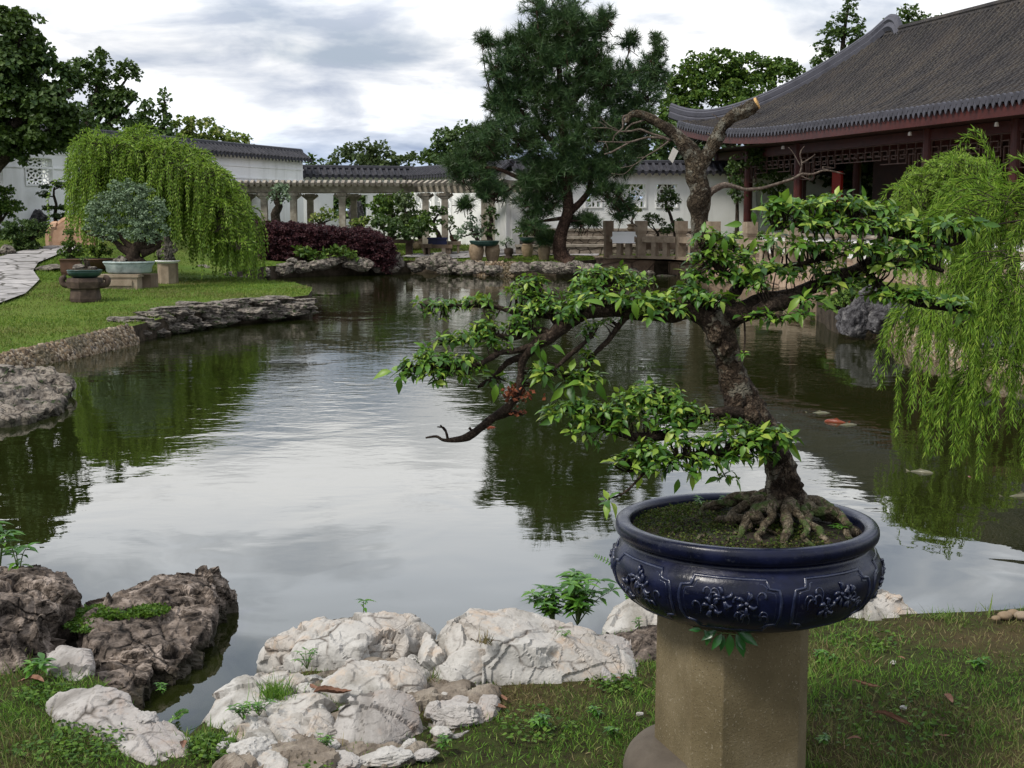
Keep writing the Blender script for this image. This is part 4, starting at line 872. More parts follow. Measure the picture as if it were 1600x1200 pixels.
ptree('tree', 'dense rounded dark green tree behind the pavilion ridge end', 'tree', 68, (1140, 400), [[(1140, 400, .5), (1140, 250, .4), (1140, 160, .15)]],
      [(1075, 130, 34, 28), (1100, 105, 36, 24), (1130, 98, 42, 22), (1170, 108, 40, 24), (1208, 112, 36, 20), (1232, 105, 16, 12), (1245, 115, 12, 10), (1100, 140, 70, 30), (1180, 145, 70, 30), (1120, 180, 90, 40), (1060, 165, 30, 30), (1060, 200, 60, 30)], 1.35, .19, 'tmid', seed=18, sub=.22)
ptree('conifer_tree', 'tall loose conifer rising behind the pavilion roof knob', 'tree', 74, (1310, 400), [[(1308, 400, .4), (1310, 200, .25), (1318, 60, .12), (1328, 5, .03)]],
      [(1330, 6, 12, 12), (1320, 28, 18, 12), (1305, 48, 24, 12), (1340, 40, 13, 10), (1328, 60, 30, 14), (1290, 72, 18, 10), (1300, 95, 30, 16), (1345, 85, 25, 16), (1275, 100, 10, 12), (1310, 140, 40, 30)], 1.1, .22, 'tdark', seed=19, sub=.3)
ptree('tree', 'small loose tree top peeping above the pavilion ridge', 'tree', 78, (1420, 400), [[(1420, 400, .4), (1420, 100, .15), (1420, 20, .04)]],
      [(1400, 38, 20, 12), (1420, 20, 16, 14), (1448, 32, 18, 10), (1425, 45, 40, 12), (1466, 27, 7, 5), (1420, 75, 45, 25)], 1.1, .22, 'tdark', seed=20)
ptree('tree', 'dark shady tree behind the right wall between the pine and the bare trunk', 'tree', 52, (1040, 400), [[(1040, 400, .4), (1040, 280, .3), (1035, 220, .1)]],
      [(1010, 225, 40, 30), (1055, 225, 45, 35), (1100, 240, 40, 25), (1010, 255, 50, 20), (1080, 215, 35, 35)], 1.4, .22, 'tdark', seed=21)
ptree('tree', 'leafy green shrub tree seen through the pavilion columns', 'tree', 44.5, (1150, 380), [[(1150, 400, .1), (1152, 330, .06), (1150, 270, .03)]],
      [(1150, 270, 14, 25), (1152, 300, 10, 20), (1205, 280, 22, 35), (1210, 330, 26, 25), (1180, 250, 20, 15), (1195, 235, 25, 15)], 1.2, .12, 'tdark', seed=22)
ptree('tree', 'dark tree behind the flower lattice window of the left wall', 'tree', 42.5, (0, 400), [[(0, 400, .2), (0, 300, .1)]], [(0, 290, 70, 45), (60, 275, 50, 40), (70, 300, 60, 36), (30, 270, 40, 30)], 3.0, .2, 'tdark', seed=23)
ptree('tree', 'shaded greenery behind the dark opening of the pergola wall', 'tree', 55, (548, 380), [[(548, 380, .15), (548, 320, .08)]], [(548, 325, 50, 28), (520, 320, 30, 25), (575, 320, 30, 25)], 1.5, .2, 'tdark', seed=24)
for x, Yt, w in ((900, 56, 60), (980, 54, 60), (1060, 55, 60), (1130, 54, 40)):
    ptree('tree', {900: 'low shrub tree behind the wall directly behind the pine trunk', 980: 'low shrub tree behind the cracked ice window next to the pine', 1060: 'low shrub tree behind the cracked ice window next to the bare trunk', 1130: 'low shrub tree behind the wall at the pavilion corner'}[x], 'tree', Yt, (x, 380), [[(x, 390, .15), (x, 330, .08)]], [(x, 310, w, 32), (x - 25, 330, 40, 25)], 1., .22, 'tmid', seed=x)
for x, Yt in ((1200, 50.5), (1290, 49), (1380, 48), (1480, 47)):
    ptree('tree', {1200: 'dense green tree behind the pavilion seen between its left columns', 1290: 'green tree behind the middle bay of the pavilion', 1380: 'green tree behind the right part of the middle bay', 1480: 'green tree behind the right bay of the pavilion'}[x], 'tree', Yt, (x, 380), [[(x, 390, .2), (x, 250, .1)]], [(x, 235, 60, 50), (x, 300, 60, 50)], 1., .22, 'tdark', seed=x)
# pine
def pine():
    Y = 38.6; root = thing('pine_tree', 'tall dark pine with long needles leaning over the far bank', 'tree', gp(882, 412))
    a = A()
    for i, l in enumerate([[(888, 414, .42), (880, 405, .3), (874, 385, .25), (878, 360, .22), (888, 330, .21), (884, 290, .19), (880, 230, .16), (876, 150, .12), (872, 80, .08), (868, 10, .04)],
              [(886, 335, .15), (905, 318, .12), (920, 298, .1), (926, 270, .09), (945, 230, .07), (985, 190, .05), (1010, 130, .03), (1022, 80, .015)], [(920, 300, .08), (945, 293, .06), (970, 310, .04), (985, 330, .02)],
              [(884, 300, .12), (850, 292, .1), (815, 280, .08), (770, 262, .06), (720, 268, .03)], [(815, 280, .05), (790, 300, .04), (750, 305, .02)], [(880, 240, .1), (840, 200, .08), (795, 150, .05), (765, 90, .02)], [(800, 160, .04), (765, 140, .03), (752, 60, .01)],
              [(878, 180, .1), (920, 130, .07), (940, 80, .04), (935, 40, .02)], [(874, 110, .06), (845, 60, .04), (838, 10, .02)], [(884, 340, .08), (850, 345, .05), (825, 348, .02)], [(885, 345, .06), (905, 345, .03), (920, 348, .02)], [(990, 180, .04), (1000, 140, .03), (990, 100, .015)], [(960, 215, .05), (1000, 185, .035), (1030, 150, .02)],
              [(874, 90, .05), (885, 50, .03), (895, 20, .02)], [(900, 200, .08), (950, 160, .05), (985, 75, .02)]]): limb(a, Y, [(q[0], q[1], q[2] * .8) + tuple(q[3:]) for q in l], .12, 8, i)
    a.build('trunk', M['barkp'], root, smooth=True)
    pads = [(865, 12, 50, 26), (840, 55, 18, 20), (895, 40, 28, 25), (795, 72, 32, 18), (760, 62, 14, 10), (775, 105, 22, 24), (812, 120, 35, 30), (930, 45, 18, 18), (948, 30, 10, 14), (880, 110, 60, 45), (935, 100, 25, 30),
            (983, 62, 14, 12), (1028, 72, 10, 20), (1022, 105, 20, 25), (985, 110, 28, 14), (1005, 145, 28, 20), (840, 165, 65, 35), (910, 160, 60, 40), (785, 165, 26, 20), (975, 165, 24, 16), (800, 215, 50, 35), (865, 225, 65, 40), (930, 215, 55, 42),
            (760, 205, 20, 16), (750, 235, 32, 25), (718, 255, 28, 14), (745, 275, 40, 22), (770, 300, 26, 14), (727, 318, 11, 8), (980, 215, 40, 28), (870, 270, 60, 28), (830, 285, 25, 14), (915, 265, 45, 20), (965, 255, 35, 20), (950, 300, 28, 14), (972, 325, 16, 18),
            (825, 312, 22, 12), (860, 305, 26, 20), (833, 350, 20, 10), (905, 345, 18, 9), (925, 345, 10, 6), (845, 330, 24, 9), (1000, 185, 22, 22), (855, 375, 16, 6)]
    pads = [(x, y, rx * 1.07, ry * 1.1) for x, y, rx, ry in pads] + [(860, 60, 60, 30), (900, 75, 45, 30), (830, 95, 50, 25), (950, 130, 40, 30), (800, 150, 40, 25)]
    r = np.random.default_rng(5); P = []; U = []; k = Y / F
    for cx, cy, rx, ry in pads:
        dd = -.02 * abs(cx - 880); c = D(cx, cy, Y + r.uniform(-.5, .5)); R = np.array([rx, max(rx, ry) * .95, ry]) * k; n = int(19 + rx * ry * .06); u = rdir(n, r); P.append(c + u * R * r.uniform(.45, .98, (n, 1)))
        U.append(nrm(u * [1, 1, .6] + [0, 0, .45] + r.normal(size=(n, 3)) * .35))
    P = np.concatenate(P); U = np.concatenate(U); m = 52; a = A(); n = len(P)
    b = np.repeat(P, m, 0); u = np.repeat(U, m, 0); t = r.uniform(0, 1, (n * m, 1)); nd = nrm(u * r.uniform(.25, 1.2, (n * m, 1)) + rdir(n * m, r) * .95)
    L = r.uniform(.16, .3, n * m); scatter(a, NEED[0], NEED[1], b + u * (t - .5) * .26, nd, rdir(n * m, r), L, .0155)
    a.build('crown', M['pine'], root)
    a = A()
    for i in range(0, n, 2): tube(a, [P[i] - U[i] * .45 - [0, 0, .04], P[i] + U[i] * .12], [.014, .007], 3, cap=False)
    a.build('twigs', M['barkp'], root)
pine()
# weeping willows
def strands(a_leaf, a_twig, starts, r, seg=.09, lw=.018, ll=.11, per=2, curl=.5, tw=1.):
    pos = []; dr = []; up = []; sz = []
    for (p, d0, L, sp) in starts:
        n = max(4, int(L / seg)); p = np.array(p, float); d = nrm(np.array(d0, float)); pts = [p.copy()]; g = np.array([0, 0, -1.])
        for i in range(n):
            d = nrm(d + g * curl * (.25 + i / n) + r.normal(size=3) * .06); p = p + d * seg; pts.append(p.copy())
            if i / n > .08:
                for k in range(per):
                    pos.append(p + r.normal(size=3) * .004); q = nrm(np.cross(d, r.normal(size=3))); dr.append(d * .9 + q * .55); up.append(r.normal(size=3)); sz.append(ll * r.uniform(.6, 1.15) * (1 - .35 * i / n))
        tube(a_twig, np.array(pts)[::2], np.linspace(.006, .002, len(pts[::2])) * sp * tw, 3, cap=False)
    pos = np.array(pos); sz = np.array(sz)
    scatter(a_leaf, LW[0], LW[1], pos, np.array(dr), np.array(up), sz, sz * 0 + lw)
def willow():
    Y = 27.8; r = np.random.default_rng(9); root = thing('willow_tree', 'bright green weeping willow on the left bank behind the pale tray bonsai', 'tree', gp(262, 440))
    a = A()
    for i, l in enumerate([[(262, 445, .2), (258, 400, .16), (250, 340, .13), (240, 290, .1), (215, 240, .06), (215, 205, .02)], [(252, 350, .1), (290, 290, .07), (340, 290, .04), (375, 330, .02)], [(245, 310, .08), (190, 260, .05), (150, 240, .03), (125, 265, .02)], [(250, 330, .07), (310, 300, .05), (350, 320, .03)]]): limb(a, Y, l, .15, 8, i)
    a.build('trunk', M['barkf'], root, smooth=True)
    al, at = A(), A(); st = []; k = Y / F
    # (top px, py, spread, strands, length px)
    for cx, cy, rx, n, Lp in ((150, 228, 20, 46, 95), (128, 255, 12, 26, 75), (172, 240, 22, 50, 130), (214, 212, 7, 22, 60), (215, 235, 22, 55, 150), (245, 240, 22, 50, 160), (195, 265, 35, 70, 160), (275, 245, 20, 45, 150), (300, 262, 26, 60, 150), (330, 272, 24, 60, 145), (350, 300, 22, 60, 130), (368, 330, 18, 55, 130), (382, 355, 12, 50, 115), (300, 300, 40, 60, 130), (150, 280, 20, 40, 140), (240, 300, 50, 50, 120), (390, 385, 8, 26, 80), (340, 340, 35, 50, 95), (165, 330, 20, 30, 95)):
        for _ in range(int(n * 1.8)):
            if _ % 9 == 0: gx, gy, gY, gl = r.normal() * rx * .55, abs(r.normal()) * 8, r.normal() * .75, r.uniform(.55, 1.12)
            c = D(248 + (cx - 250) * (.82 if cx > 250 else .92) + gx + r.normal() * 3.5, cy + gy + r.normal() * 2, Y + gY + r.normal() * .07); az = r.uniform(0, 2 * math.pi); d0 = [math.cos(az) * .3 + (cx - 250) * .001, math.sin(az) * .4, r.uniform(.2, .9)]
            st.append((c, d0, Lp * k * gl * r.uniform(.75, 1.05), 1.5))
    strands(al, at, st, r, .075, .021, .12, 6, .6)
    at.build('hanging_twigs', M['barkf'], root); al.build('crown', M['will'], root)
willow()
def willow_near():
    r = np.random.default_rng(19); root = thing('willow_tree', 'near weeping willow on the right with long hanging strands over the pond', 'tree', [4.3, 6.7, 0])
    a = A(); base = np.array([4.3, 6.7, -.05])
    tube(a, [base, base + [0, 0, .5], base + [-.1, 0, 1.], base + [-.3, 0, 1.4]], [.09, .075, .06, .045], 10, .15, 1, k=4)
    for e in (((1620, 305, 6.4), (1500, 330, 6.3)), ((1640, 330, 6.6), (1530, 345, 6.5)), ((1700, 340, 6.2), (1560, 350, 6.1))):
        p, q = D(*e[0]), D(*e[1]); tube(a, [base + [-.3, 0, 1.35], base + [-.6, 0, 1.45], p, q], [.03, .022, .01, .003], 6, .1, 2, k=4)
    a.build('trunk', M['barkf'], root, smooth=True)
    al, at = A(), A(); st = []
    def cl(cx, cy, rx, ry, n, Lp, Yd, dx=-.4, upz=.6, sy=.2):
        Yd = Yd * .775; k = Yd / F
        for _ in range(int(n * 1.25)):
            c = D(cx + r.uniform(-rx, rx), cy + r.uniform(-ry, ry), Yd + r.normal() * sy * .8); st.append((c, [dx + r.normal() * .4, r.normal() * .5, upz], Lp * k * r.uniform(.6, 1.1), 1.))
    cl(1530, 335, 30, 14, 18, 150, 8.2, -.5, .45); cl(1580, 322, 45, 20, 42, 230, 8.2, -.5, .5); cl(1465, 350, 26, 14, 16, 130, 8.4, -.4, .3)
    cl(1545, 430, 45, 30, 12, 110, 8.4, -.3, .2)
    cl(1428, 470, 7, 10, 8, 140, 7.9, -.15, -.2, .05); cl(1452, 480, 8, 10, 7, 90, 8.0, -.2, -.2, .05); cl(1470, 480, 9, 16, 9, 215, 7.9, -.1, -.2, .05); cl(1497, 500, 7, 10, 6, 100, 8.0, 0, -.3, .05); cl(1515, 580, 12, 14, 12, 150, 7.8, -.25, -.2, .06); cl(1590, 440, 14, 40, 18, 250, 7.8, -.2, 0, .1); cl(1580, 560, 14, 20, 16, 190, 7.8, -.2, 0, .1); cl(1570, 420, 30, 30, 18, 180, 7.9, -.2, 0, .2); cl(1640, 450, 40, 50, 24, 260, 7.9, -.2, 0, .2); cl(1640, 340, 40, 30, 34, 260, 8.2, -.4, .4)
    cl(1545, 480, 14, 20, 12, 130, 8., -.2, 0, .1)
    strands(al, at, st, r, .02, .0052, .054, 5, .3, .4)
    at.build('hanging_twigs', M['barkf'], root); al.build('crown', M['willn'], root)
    # second willow farther back on the pebble bank: rounded pale plume
    Y = 16.8; b = gp(1500, 529); root = thing('willow_tree', 'rounded pale green willow plume on the right bank before the pavilion', 'tree', b)
    a = A(); limb(a, Y, [(1500, 532, .1), (1498, 450, .08), (1490, 340, .06), (1480, 270, .03)], .1, 8, 3); limb(a, Y, [(1495, 400, .05), (1530, 330, .03), (1555, 300, .015)], .1, 6, 3); a.build('trunk', M['barkf'], root, smooth=True)
    al, at = A(), A(); st = []; k = Y / F
    for cx, cy, rx, n, Lp in ((1500, 252, 14, 60, 55), (1480, 262, 20, 60, 60), (1455, 275, 20, 60, 60), (1432, 292, 14, 40, 50), (1518, 262, 12, 40, 60), (1470, 300, 40, 90, 90), (1440, 320, 24, 50, 90), (1520, 320, 30, 60, 110), (1560, 320, 30, 50, 130), (1480, 380, 50, 60, 100)):
        for _ in range(n):
            c = D(cx + r.normal() * rx * .6, cy + abs(r.normal()) * 6, Y + r.normal() * .35); az = r.uniform(0, 6.28); st.append((c, [math.cos(az) * .6 - .1, math.sin(az) * .6, r.uniform(.3, 1.1)], Lp * k * r.uniform(.6, 1.1), 1.2))
    strands(al, at, st, r, .045, .012, .075, 5, .5, .7)
    at.build('hanging_twigs', M['barkf'], root); al.build('crown', M['will'], root)
willow_near()
# bare tree
def bare():
    Y = 37.4; root = thing('bare_tree', 'leafless gnarled tree with flaking bark and one sawn off limb before the pavilion corner', 'tree', gp(1098, 414))
    a = A()
    for i, l in enumerate([[(1104, 430, .34), (1098, 400, .31), (1096, 370, .29), (1093, 345, .25), (1092, 322, .31), (1094, 300, .27), (1088, 275, .29), (1087, 255, .27), (1078, 238, .28), (1068, 225, .24), (1060, 215, .2), (1045, 203, .17), (1030, 193, .14), (1015, 183, .13), (998, 178, .11), (985, 180, .08), (978, 192, .07)],
              [(1092, 262, .22), (1100, 250, .2), (1112, 230, .19), (1122, 212, .2), (1130, 195, .17), (1145, 182, .17), (1160, 175, .19), (1172, 168, .2), (1180, 163, .17)]]): limb(a, Y, l, .34, 14, 20 + i, 4)
    a.build('trunk', M['barkl'], root, smooth=True)
    a = A(); p, q = D(1181, 162, Y), D(1184.5, 160.5, Y - .02); tube(a, [p, q], [.165, .155], 14, .1); a.build('cut_end', M['cut'], root)
    a = A()
    for i, l in enumerate([[(1100, 318, .11), (1107, 303, .12), (1118, 295, .11), (1132, 289, .09), (1150, 292, .06), (1165, 296, .055), (1190, 294, .05), (1215, 287, .045), (1240, 279, .04), (1252, 272, .04), (1270, 272, .03), (1290, 266, .03), (1320, 272, .015)], [(1250, 272, .03), (1253, 255, .025), (1250, 240, .02), (1257, 228, .01)], [(1253, 255, .025), (1265, 248, .02), (1274, 241, .01)], [(1252, 262, .02), (1240, 240, .012), (1232, 230, .008)], [(1290, 266, .02), (1285, 261, .014), (1302, 262, .01)], [(1250, 274, .02), (1270, 283, .01)],
              [(1060, 215, .06), (1045, 218, .05), (1035, 214, .04), (1015, 208, .035), (1000, 202, .03), (985, 205, .03), (965, 205, .02), (950, 200, .018), (925, 200, .01)], [(965, 203, .02), (950, 195, .015), (938, 183, .008)], [(950, 200, .02), (940, 192, .01), (933, 190, .006)], [(1040, 216, .04), (1010, 215, .03), (985, 222, .03), (962, 222, .02), (935, 221, .01)], [(985, 222, .025), (970, 230, .03), (955, 238, .03), (944, 241, .015)],
              [(1045, 218, .05), (1043, 222, .03), (1025, 235, .022), (1008, 245, .018), (990, 258, .014), (970, 262, .01)], [(1008, 245, .012), (995, 247, .008)], [(990, 258, .012), (975, 272, .01), (955, 271, .006)], [(1000, 180, .05), (975, 182, .04), (973, 200, .03), (960, 212, .02), (958, 222, .015)], [(1015, 183, .04), (1000, 190, .03), (985, 195, .03), (975, 207, .02)], [(945, 221, .015), (950, 232, .012), (948, 236, .008)],
              [(1100, 320, .03), (1092, 322, .025), (1085, 328, .02), (1077, 330, .01)], [(1145, 182, .03), (1147, 172, .02), (1144, 165, .01)], [(1130, 195, .02), (1120, 183, .015), (1112, 178, .008)], [(1150, 178, .02), (1160, 160, .012)], [(1120, 215, .02), (1105, 208, .012)], [(1172, 172, .02), (1190, 178, .01)], [(1180, 163, .02), (1184, 152, .012), (1187, 146, .008)], [(1030, 193, .02), (1025, 180, .012)]]): limb(a, Y, l, .25, 6, 40 + i, 3)
    a.build('branches', M['twigp'], root, smooth=True)
    a = A(); P = np.array([D(x, y, Y - .25) for x, y in ((1052, 230), (1060, 236), (1051, 255), (1044, 248))]); a.add(np.vstack([P, P + [0, .03, 0]]), None, [[0, 1, 2, 3], [7, 6, 5, 4], [0, 4, 5, 1], [1, 5, 6, 2], [2, 6, 7, 3], [3, 7, 4, 0]])
    tag(a.build('tag', M['paper']), 'pale grey tag hanging from the bare tree fork', 'tag')
bare()
# hedge
def hedge():
    root = thing('hedge', 'long clipped dark purple hedge before the pergola', 'hedge', gp(500, 412)); pads = []
    rr = np.random.default_rng(44)
    for x in range(392, 614, 7):
        top = 344 + (x - 395) / 215 * 17 + (max(0, x - 580) * .5) + rr.normal() * .8
        for dy in range(10, 64 if x < 470 else 44, 11): pads.append((x, top + dy, 12, 10))
    a = A(); r = np.random.default_rng(2)
    for x in range(400, 600, 15): limb(a, 38.6, [(x, 415, .03), (x + r.uniform(-6, 6), 385, .02), (x + r.uniform(-8, 8), 365, .01)], 0, 4)
    a.build('stems', M['barkf'], root)
    foliage(A(), 38.6, pads, 1.0, .05, depth=3.2, sub=.35, seed=33).build('crown', M['tpurp'], root)
hedge()
def shrub(label, Y, pads, mat, ls=.09, dens=1.3, seed=1, name='shrub', cat='shrub', depth=.9, sub=.35, base=None):
    b = base or (pads[0][0], max(p[1] + p[3] for p in pads)); g = D(b[0], b[1], Y); g[2] = float(zg(g[0], Y)); root = thing(name, label, cat, g)
    a = A(); 
    for p in pads: limb(a, Y, [(b[0], b[1] + 3, .04), ((b[0] + p[0]) / 2, (b[1] + p[1]) / 2, .03), (p[0], p[1], .012)], .1, 5)
    a.build('stem', M['barkf'], root); foliage(A(), Y, pads, dens, ls, depth=depth, sub=sub, seed=seed).build('crown', M[mat], root); return root
shrub('green leafy ground plants between the purple hedge and the edge rocks', 37.6, [(468, 392, 10, 7), (480, 397, 13, 8), (500, 400, 16, 9), (520, 396, 14, 9), (537, 392, 14, 8), (552, 399, 9, 6), (425, 423, 9, 6)], 'tmid', .13, 1.2, 41)
shrub('dense round bright green bush behind the right end of the hedge', 42.5, [(595, 325, 22, 18), (618, 335, 24, 20), (605, 312, 20, 10), (635, 315, 14, 12)], 'tmid', .1, 1.5, 42)
shrub('tall loose brownish green bush beside the round bright bush', 42, [(636, 330, 14, 24), (640, 350, 18, 18), (650, 345, 16, 16), (632, 310, 14, 10)], 'tolive', .1, 1.1, 43)
shrub('low dark spreading juniper bush behind the hedge end', 41, [(600, 350, 24, 14), (622, 362, 22, 10), (640, 368, 16, 7), (655, 358, 14, 12)], 'tdark', .09, 1.5, 44)
shrub('pale yellow green bush behind the stone pots by the pergola', 41.5, [(655, 345, 18, 14), (668, 355, 14, 14), (645, 360, 16, 10)], 'tmid', .1, 1.1, 45)
shrub('thin young tree with yellow leaves behind the middle of the hedge', 42, [(500, 340, 14, 8), (512, 332, 12, 10), (490, 342, 10, 5), (520, 343, 9, 6)], 'tyel', .1, .7, 46)
shrub('small yellow leaved shrub behind the hedge below the wall opening', 41.5, [(565, 347, 13, 7), (578, 343, 8, 5), (552, 350, 8, 4)], 'tyel', .1, .9, 47)
ptree('olive_tree', 'small silvery tree with twisted trunk in front of the pergola', 'tree', 42, (434, 350), [[(434, 360, .16), (430, 335, .14), (436, 322, .12), (432, 312, .1), (436, 300, .05)], [(434, 320, .06), (445, 310, .03)], [(432, 312, .05), (424, 302, .03)]], [(436, 300, 14, 10), (428, 308, 10, 8), (446, 310, 10, 8), (440, 292, 9, 6)], 1.0, .09, 'tgrey', 'barkf', seed=48)
# left bank shrubs
shrub('dark green rounded bush at the left frame edge under the flower window', gp(10, 366)[1], [(0, 315, 26, 22), (18, 325, 22, 16), (8, 300, 16, 10), (-25, 320, 30, 26)], 'tmid', .07, 1.5, 51)
shrub('low cloud pruned dark shrub left of the path end', gp(30, 392)[1], [(35, 352, 26, 9), (12, 358, 22, 9), (55, 364, 18, 9), (30, 372, 30, 9), (38, 384, 26, 8), (68, 352, 10, 6)], 'tdark', .05, 1.7, 52, sub=.3)
ptree('cloud_pine', 'small cloud pruned pine with flat tiers before the flower lattice window', 'tree', gp(88, 352)[1], (88, 348), [[(88, 352, .06), (86, 335, .05), (88, 320, .04), (84, 305, .035), (85, 292, .02)], [(86, 308, .02), (70, 305, .012)], [(86, 325, .02), (105, 325, .012)], [(85, 296, .02), (97, 291, .012)], [(86, 325, .02), (72, 325, .012)]],
      [(97, 290, 13, 5), (85, 286, 7, 3), (68, 304, 11, 5), (70, 292, 9, 3), (103, 325, 13, 5), (74, 325, 12, 4), (95, 338, 18, 4), (110, 313, 5, 2)], 2.0, .05, 'tdark', 'barkf', seed=53, sub=.3, depth=.8)
def rock_a(c, dims, seed, sub=4, planes=9, rough=.14, rot=0., flat=False):
    r = np.random.default_rng(seed); V, T = ICO[sub]; V = V.copy()
    for _ in range(planes):
        n = rdir(1, r)[0]; d = r.uniform(.55, .85); k = np.maximum(0, V @ n - d); V -= k[:, None] * n
    q = V * 1.3 + seed * 3.1; V = V * (1 + rough * fbm(q * 1.5, 4, seed)[:, None] * 1.2 + rough * .7 * fbm(q * 2.6, 4, seed + 5, True)[:, None])
    f1, f2, cid, _v = voro(q * 1.8, seed); V = V * (1 + (cid - .5)[:, None] * rough * .9 - np.clip(.12 - (f2 - f1), 0, .12)[:, None] * rough * 4)
    if flat:
        zt = .42 + .1 * V[:, 0] * math.sin(seed) + .07 * fbm(V * 2, 2, seed); V[:, 2] = np.where(V[:, 2] > zt, zt + (V[:, 2] - zt) * .12, V[:, 2]); V[:, :2] *= (1 + .1 * np.sign(np.sin(V[:, 2:] * 9 + 2 * V[:, :1])) * (V[:, 2:] < zt[:, None]))
        V[:, :2] *= np.where(V[:, 2:] < .0, .8 + .2 * np.exp(V[:, 2:]), 1)
    V = V * np.asarray(dims); c_, s_ = math.cos(rot), math.sin(rot); V = V @ np.array([[c_, s_, 0], [-s_, c_, 0], [0, 0, 1]]); a = A(); a.add(V + np.asarray(c), T); return a
ORD = ['first', 'second', 'third', 'fourth', 'fifth', 'sixth', 'seventh', 'eighth', 'ninth', 'tenth', 'eleventh', 'twelfth', 'thirteenth', 'fourteenth', 'fifteenth', 'sixteenth', 'seventeenth', 'eighteenth', 'nineteenth', 'twentieth', 'twenty first', 'twenty second', 'twenty third', 'twenty fourth']
def rockrow(L, where, group, mat='rockm', dep=.9, seed=0, sub=4, line=((0, 430), (1600, 430)), flat=False):
    """L: (cx, cy, rx, ry) pixel ellipses of rocks standing at the water edge"""
    L = sorted(L, key=lambda q: q[0])
    for i, q in enumerate(L):
        cx, cy, rx, ry = q[:4]; ln = np.array(line); wl = float(np.interp(cx, ln[:, 0], ln[:, 1])); Y = q[4] if len(q) > 4 else G(cx, wl, WZ)[1]; Y = Y if len(q) > 4 else Y + max(0, wl - cy - ry) * Y / F * 1.3; k = Y / F
        a = rock_a(D(cx, cy, Y), [rx * k * (1.4 if flat else 1.15), max(rx * .8, ry) * k * dep * (1.3 if flat else 1), ry * k * (1.35 if flat else 1.2)], seed + i * 7, sub, rot=random.uniform(-.4, .4), flat=flat); o = a.build('rock', M[q[5] if len(q) > 5 else mat], smooth=False)
        tag(o, f'{ORD[i]} rock from the left {where}', 'rock', group)
rockrow([(412, 424, 14, 8), (440, 420, 20, 9), (472, 416, 16, 9), (455, 408, 10, 5), (500, 415, 16, 8), (520, 408, 12, 7), (545, 404, 18, 8), (560, 415, 22, 10), (575, 397, 16, 6), (592, 404, 14, 8), (606, 397, 18, 8), (600, 418, 22, 9), (618, 410, 12, 12)], 'in the row under the purple hedge', 'rocks under the purple hedge', seed=100, line=((400, 437), (430, 435), (560, 431), (640, 427)))
rockrow([(652, 416, 14, 9), (668, 408, 18, 8), (690, 410, 24, 12), (712, 416, 18, 10), (730, 420, 22, 11), (752, 418, 18, 10), (700, 424, 16, 6), (772, 421, 16, 8)], 'in the cluster under the table of the far bank', 'rocks under the far bank table', seed=200, line=((640, 427), (720, 430), (800, 432)))
rockrow([(815, 419, 18, 8), (842, 416, 20, 8), (868, 419, 20, 9), (895, 417, 18, 8), (918, 421, 15, 8)], 'below the pine trunk', 'rocks below the pine', seed=300, line=((800, 432), (935, 435)))
rockrow([(330, 438, 14, 8), (352, 443, 16, 8), (380, 440, 14, 7), (402, 447, 12, 9, 29), (360, 430, 12, 6)], 'under the left willow', 'rocks under the left willow', seed=400, line=((320, 449), (345, 453), (400, 463)), mat='rockm')
rockrow([(185, 517, 18, 10), (206, 521, 20, 10), (236, 519, 18, 9), (300, 508, 18, 8), (335, 503, 18, 8), (188, 502, 18, 11), (215, 505, 24, 16), (232, 492, 16, 8), (250, 500, 20, 15), (262, 488, 26, 14), (270, 510, 20, 10), (290, 500, 18, 13), (298, 478, 24, 10), (322, 486, 22, 14), (345, 478, 22, 12), (355, 495, 18, 9), (372, 472, 22, 9), (385, 487, 22, 11), (412, 474, 26, 12), (420, 490, 22, 8), (440, 467, 22, 7), (455, 480, 26, 12), (474, 472, 18, 9), (476, 487, 14, 7)], 'along the edge of the left grass spit', 'rocks along the left grass spit', seed=500, line=((170, 532), (200, 532), (300, 516), (400, 505), (482, 497), (495, 488)), dep=1., sub=5, flat=True)
rockrow([(1332, 504, 22, 26), (1350, 488, 18, 24), (1362, 470, 20, 20), (1375, 500, 20, 28), (1400, 498, 16, 24)], 'in the grey rock group on the right bank', 'grey rocks of the right bank', 'rockg', seed=600, line=((1310, 529), (1400, 532)), dep=.9, sub=5)
rockrow([(1545, 535, 20, 10, 14.6), (1590, 545, 16, 12, 14.2), (1578, 518, 14, 8, 16)], 'behind the hanging strands at the right edge', 'rocks behind the right willow', 'rockg', seed=650)
rockrow([(940, 425, 12, 7, 40), (962, 430, 14, 7, 39.3), (985, 427, 13, 9, 38.9), (1010, 432, 14, 8, 38.3), (1040, 436, 16, 8, 37.6)], 'at the foot of the terrace railing', 'rocks at the terrace foot', seed=750)
# scholar rock behind the wall opening, grey boulder beside the left shrubs
tag(rock_a(D(557, 330, 50.6) - [0, 0, .1], [.32, .3, .62], 71, 5, rough=.22).build('scholar_rock', M['rockg']), 'upright grey scholar rock standing in front of the dark wall opening', 'rock')
tag(rock_a(gp(10, 399) + [0, 0, .1], [.24, .25, .17], 72, 4).build('boulder', M['rockm']), 'rounded grey boulder at the left frame edge beside the path', 'boulder')
tag(rock_a(gp(50, 350) + [0, 0, .15], [.42, .35, .3], 75, 4).build('boulder', M['rockg']), 'dark purple grey boulder between the left bush and the cloud pine', 'boulder')
for i, (x, y, s) in enumerate(((72, 420, .5), (85, 417, .35), (318, 418, .28))):
    p = gp(x, y); tag(rock_a(p, [s * .7, s * .6, .07], 80 + i, 3).build('stepping_stone', M['rockm']), ('flat pale stone where the path meets the grass', 'smaller flat stone right of the flat path edge stone', 'flat stone in the grass right of the octagonal stand')[i], 'stone')
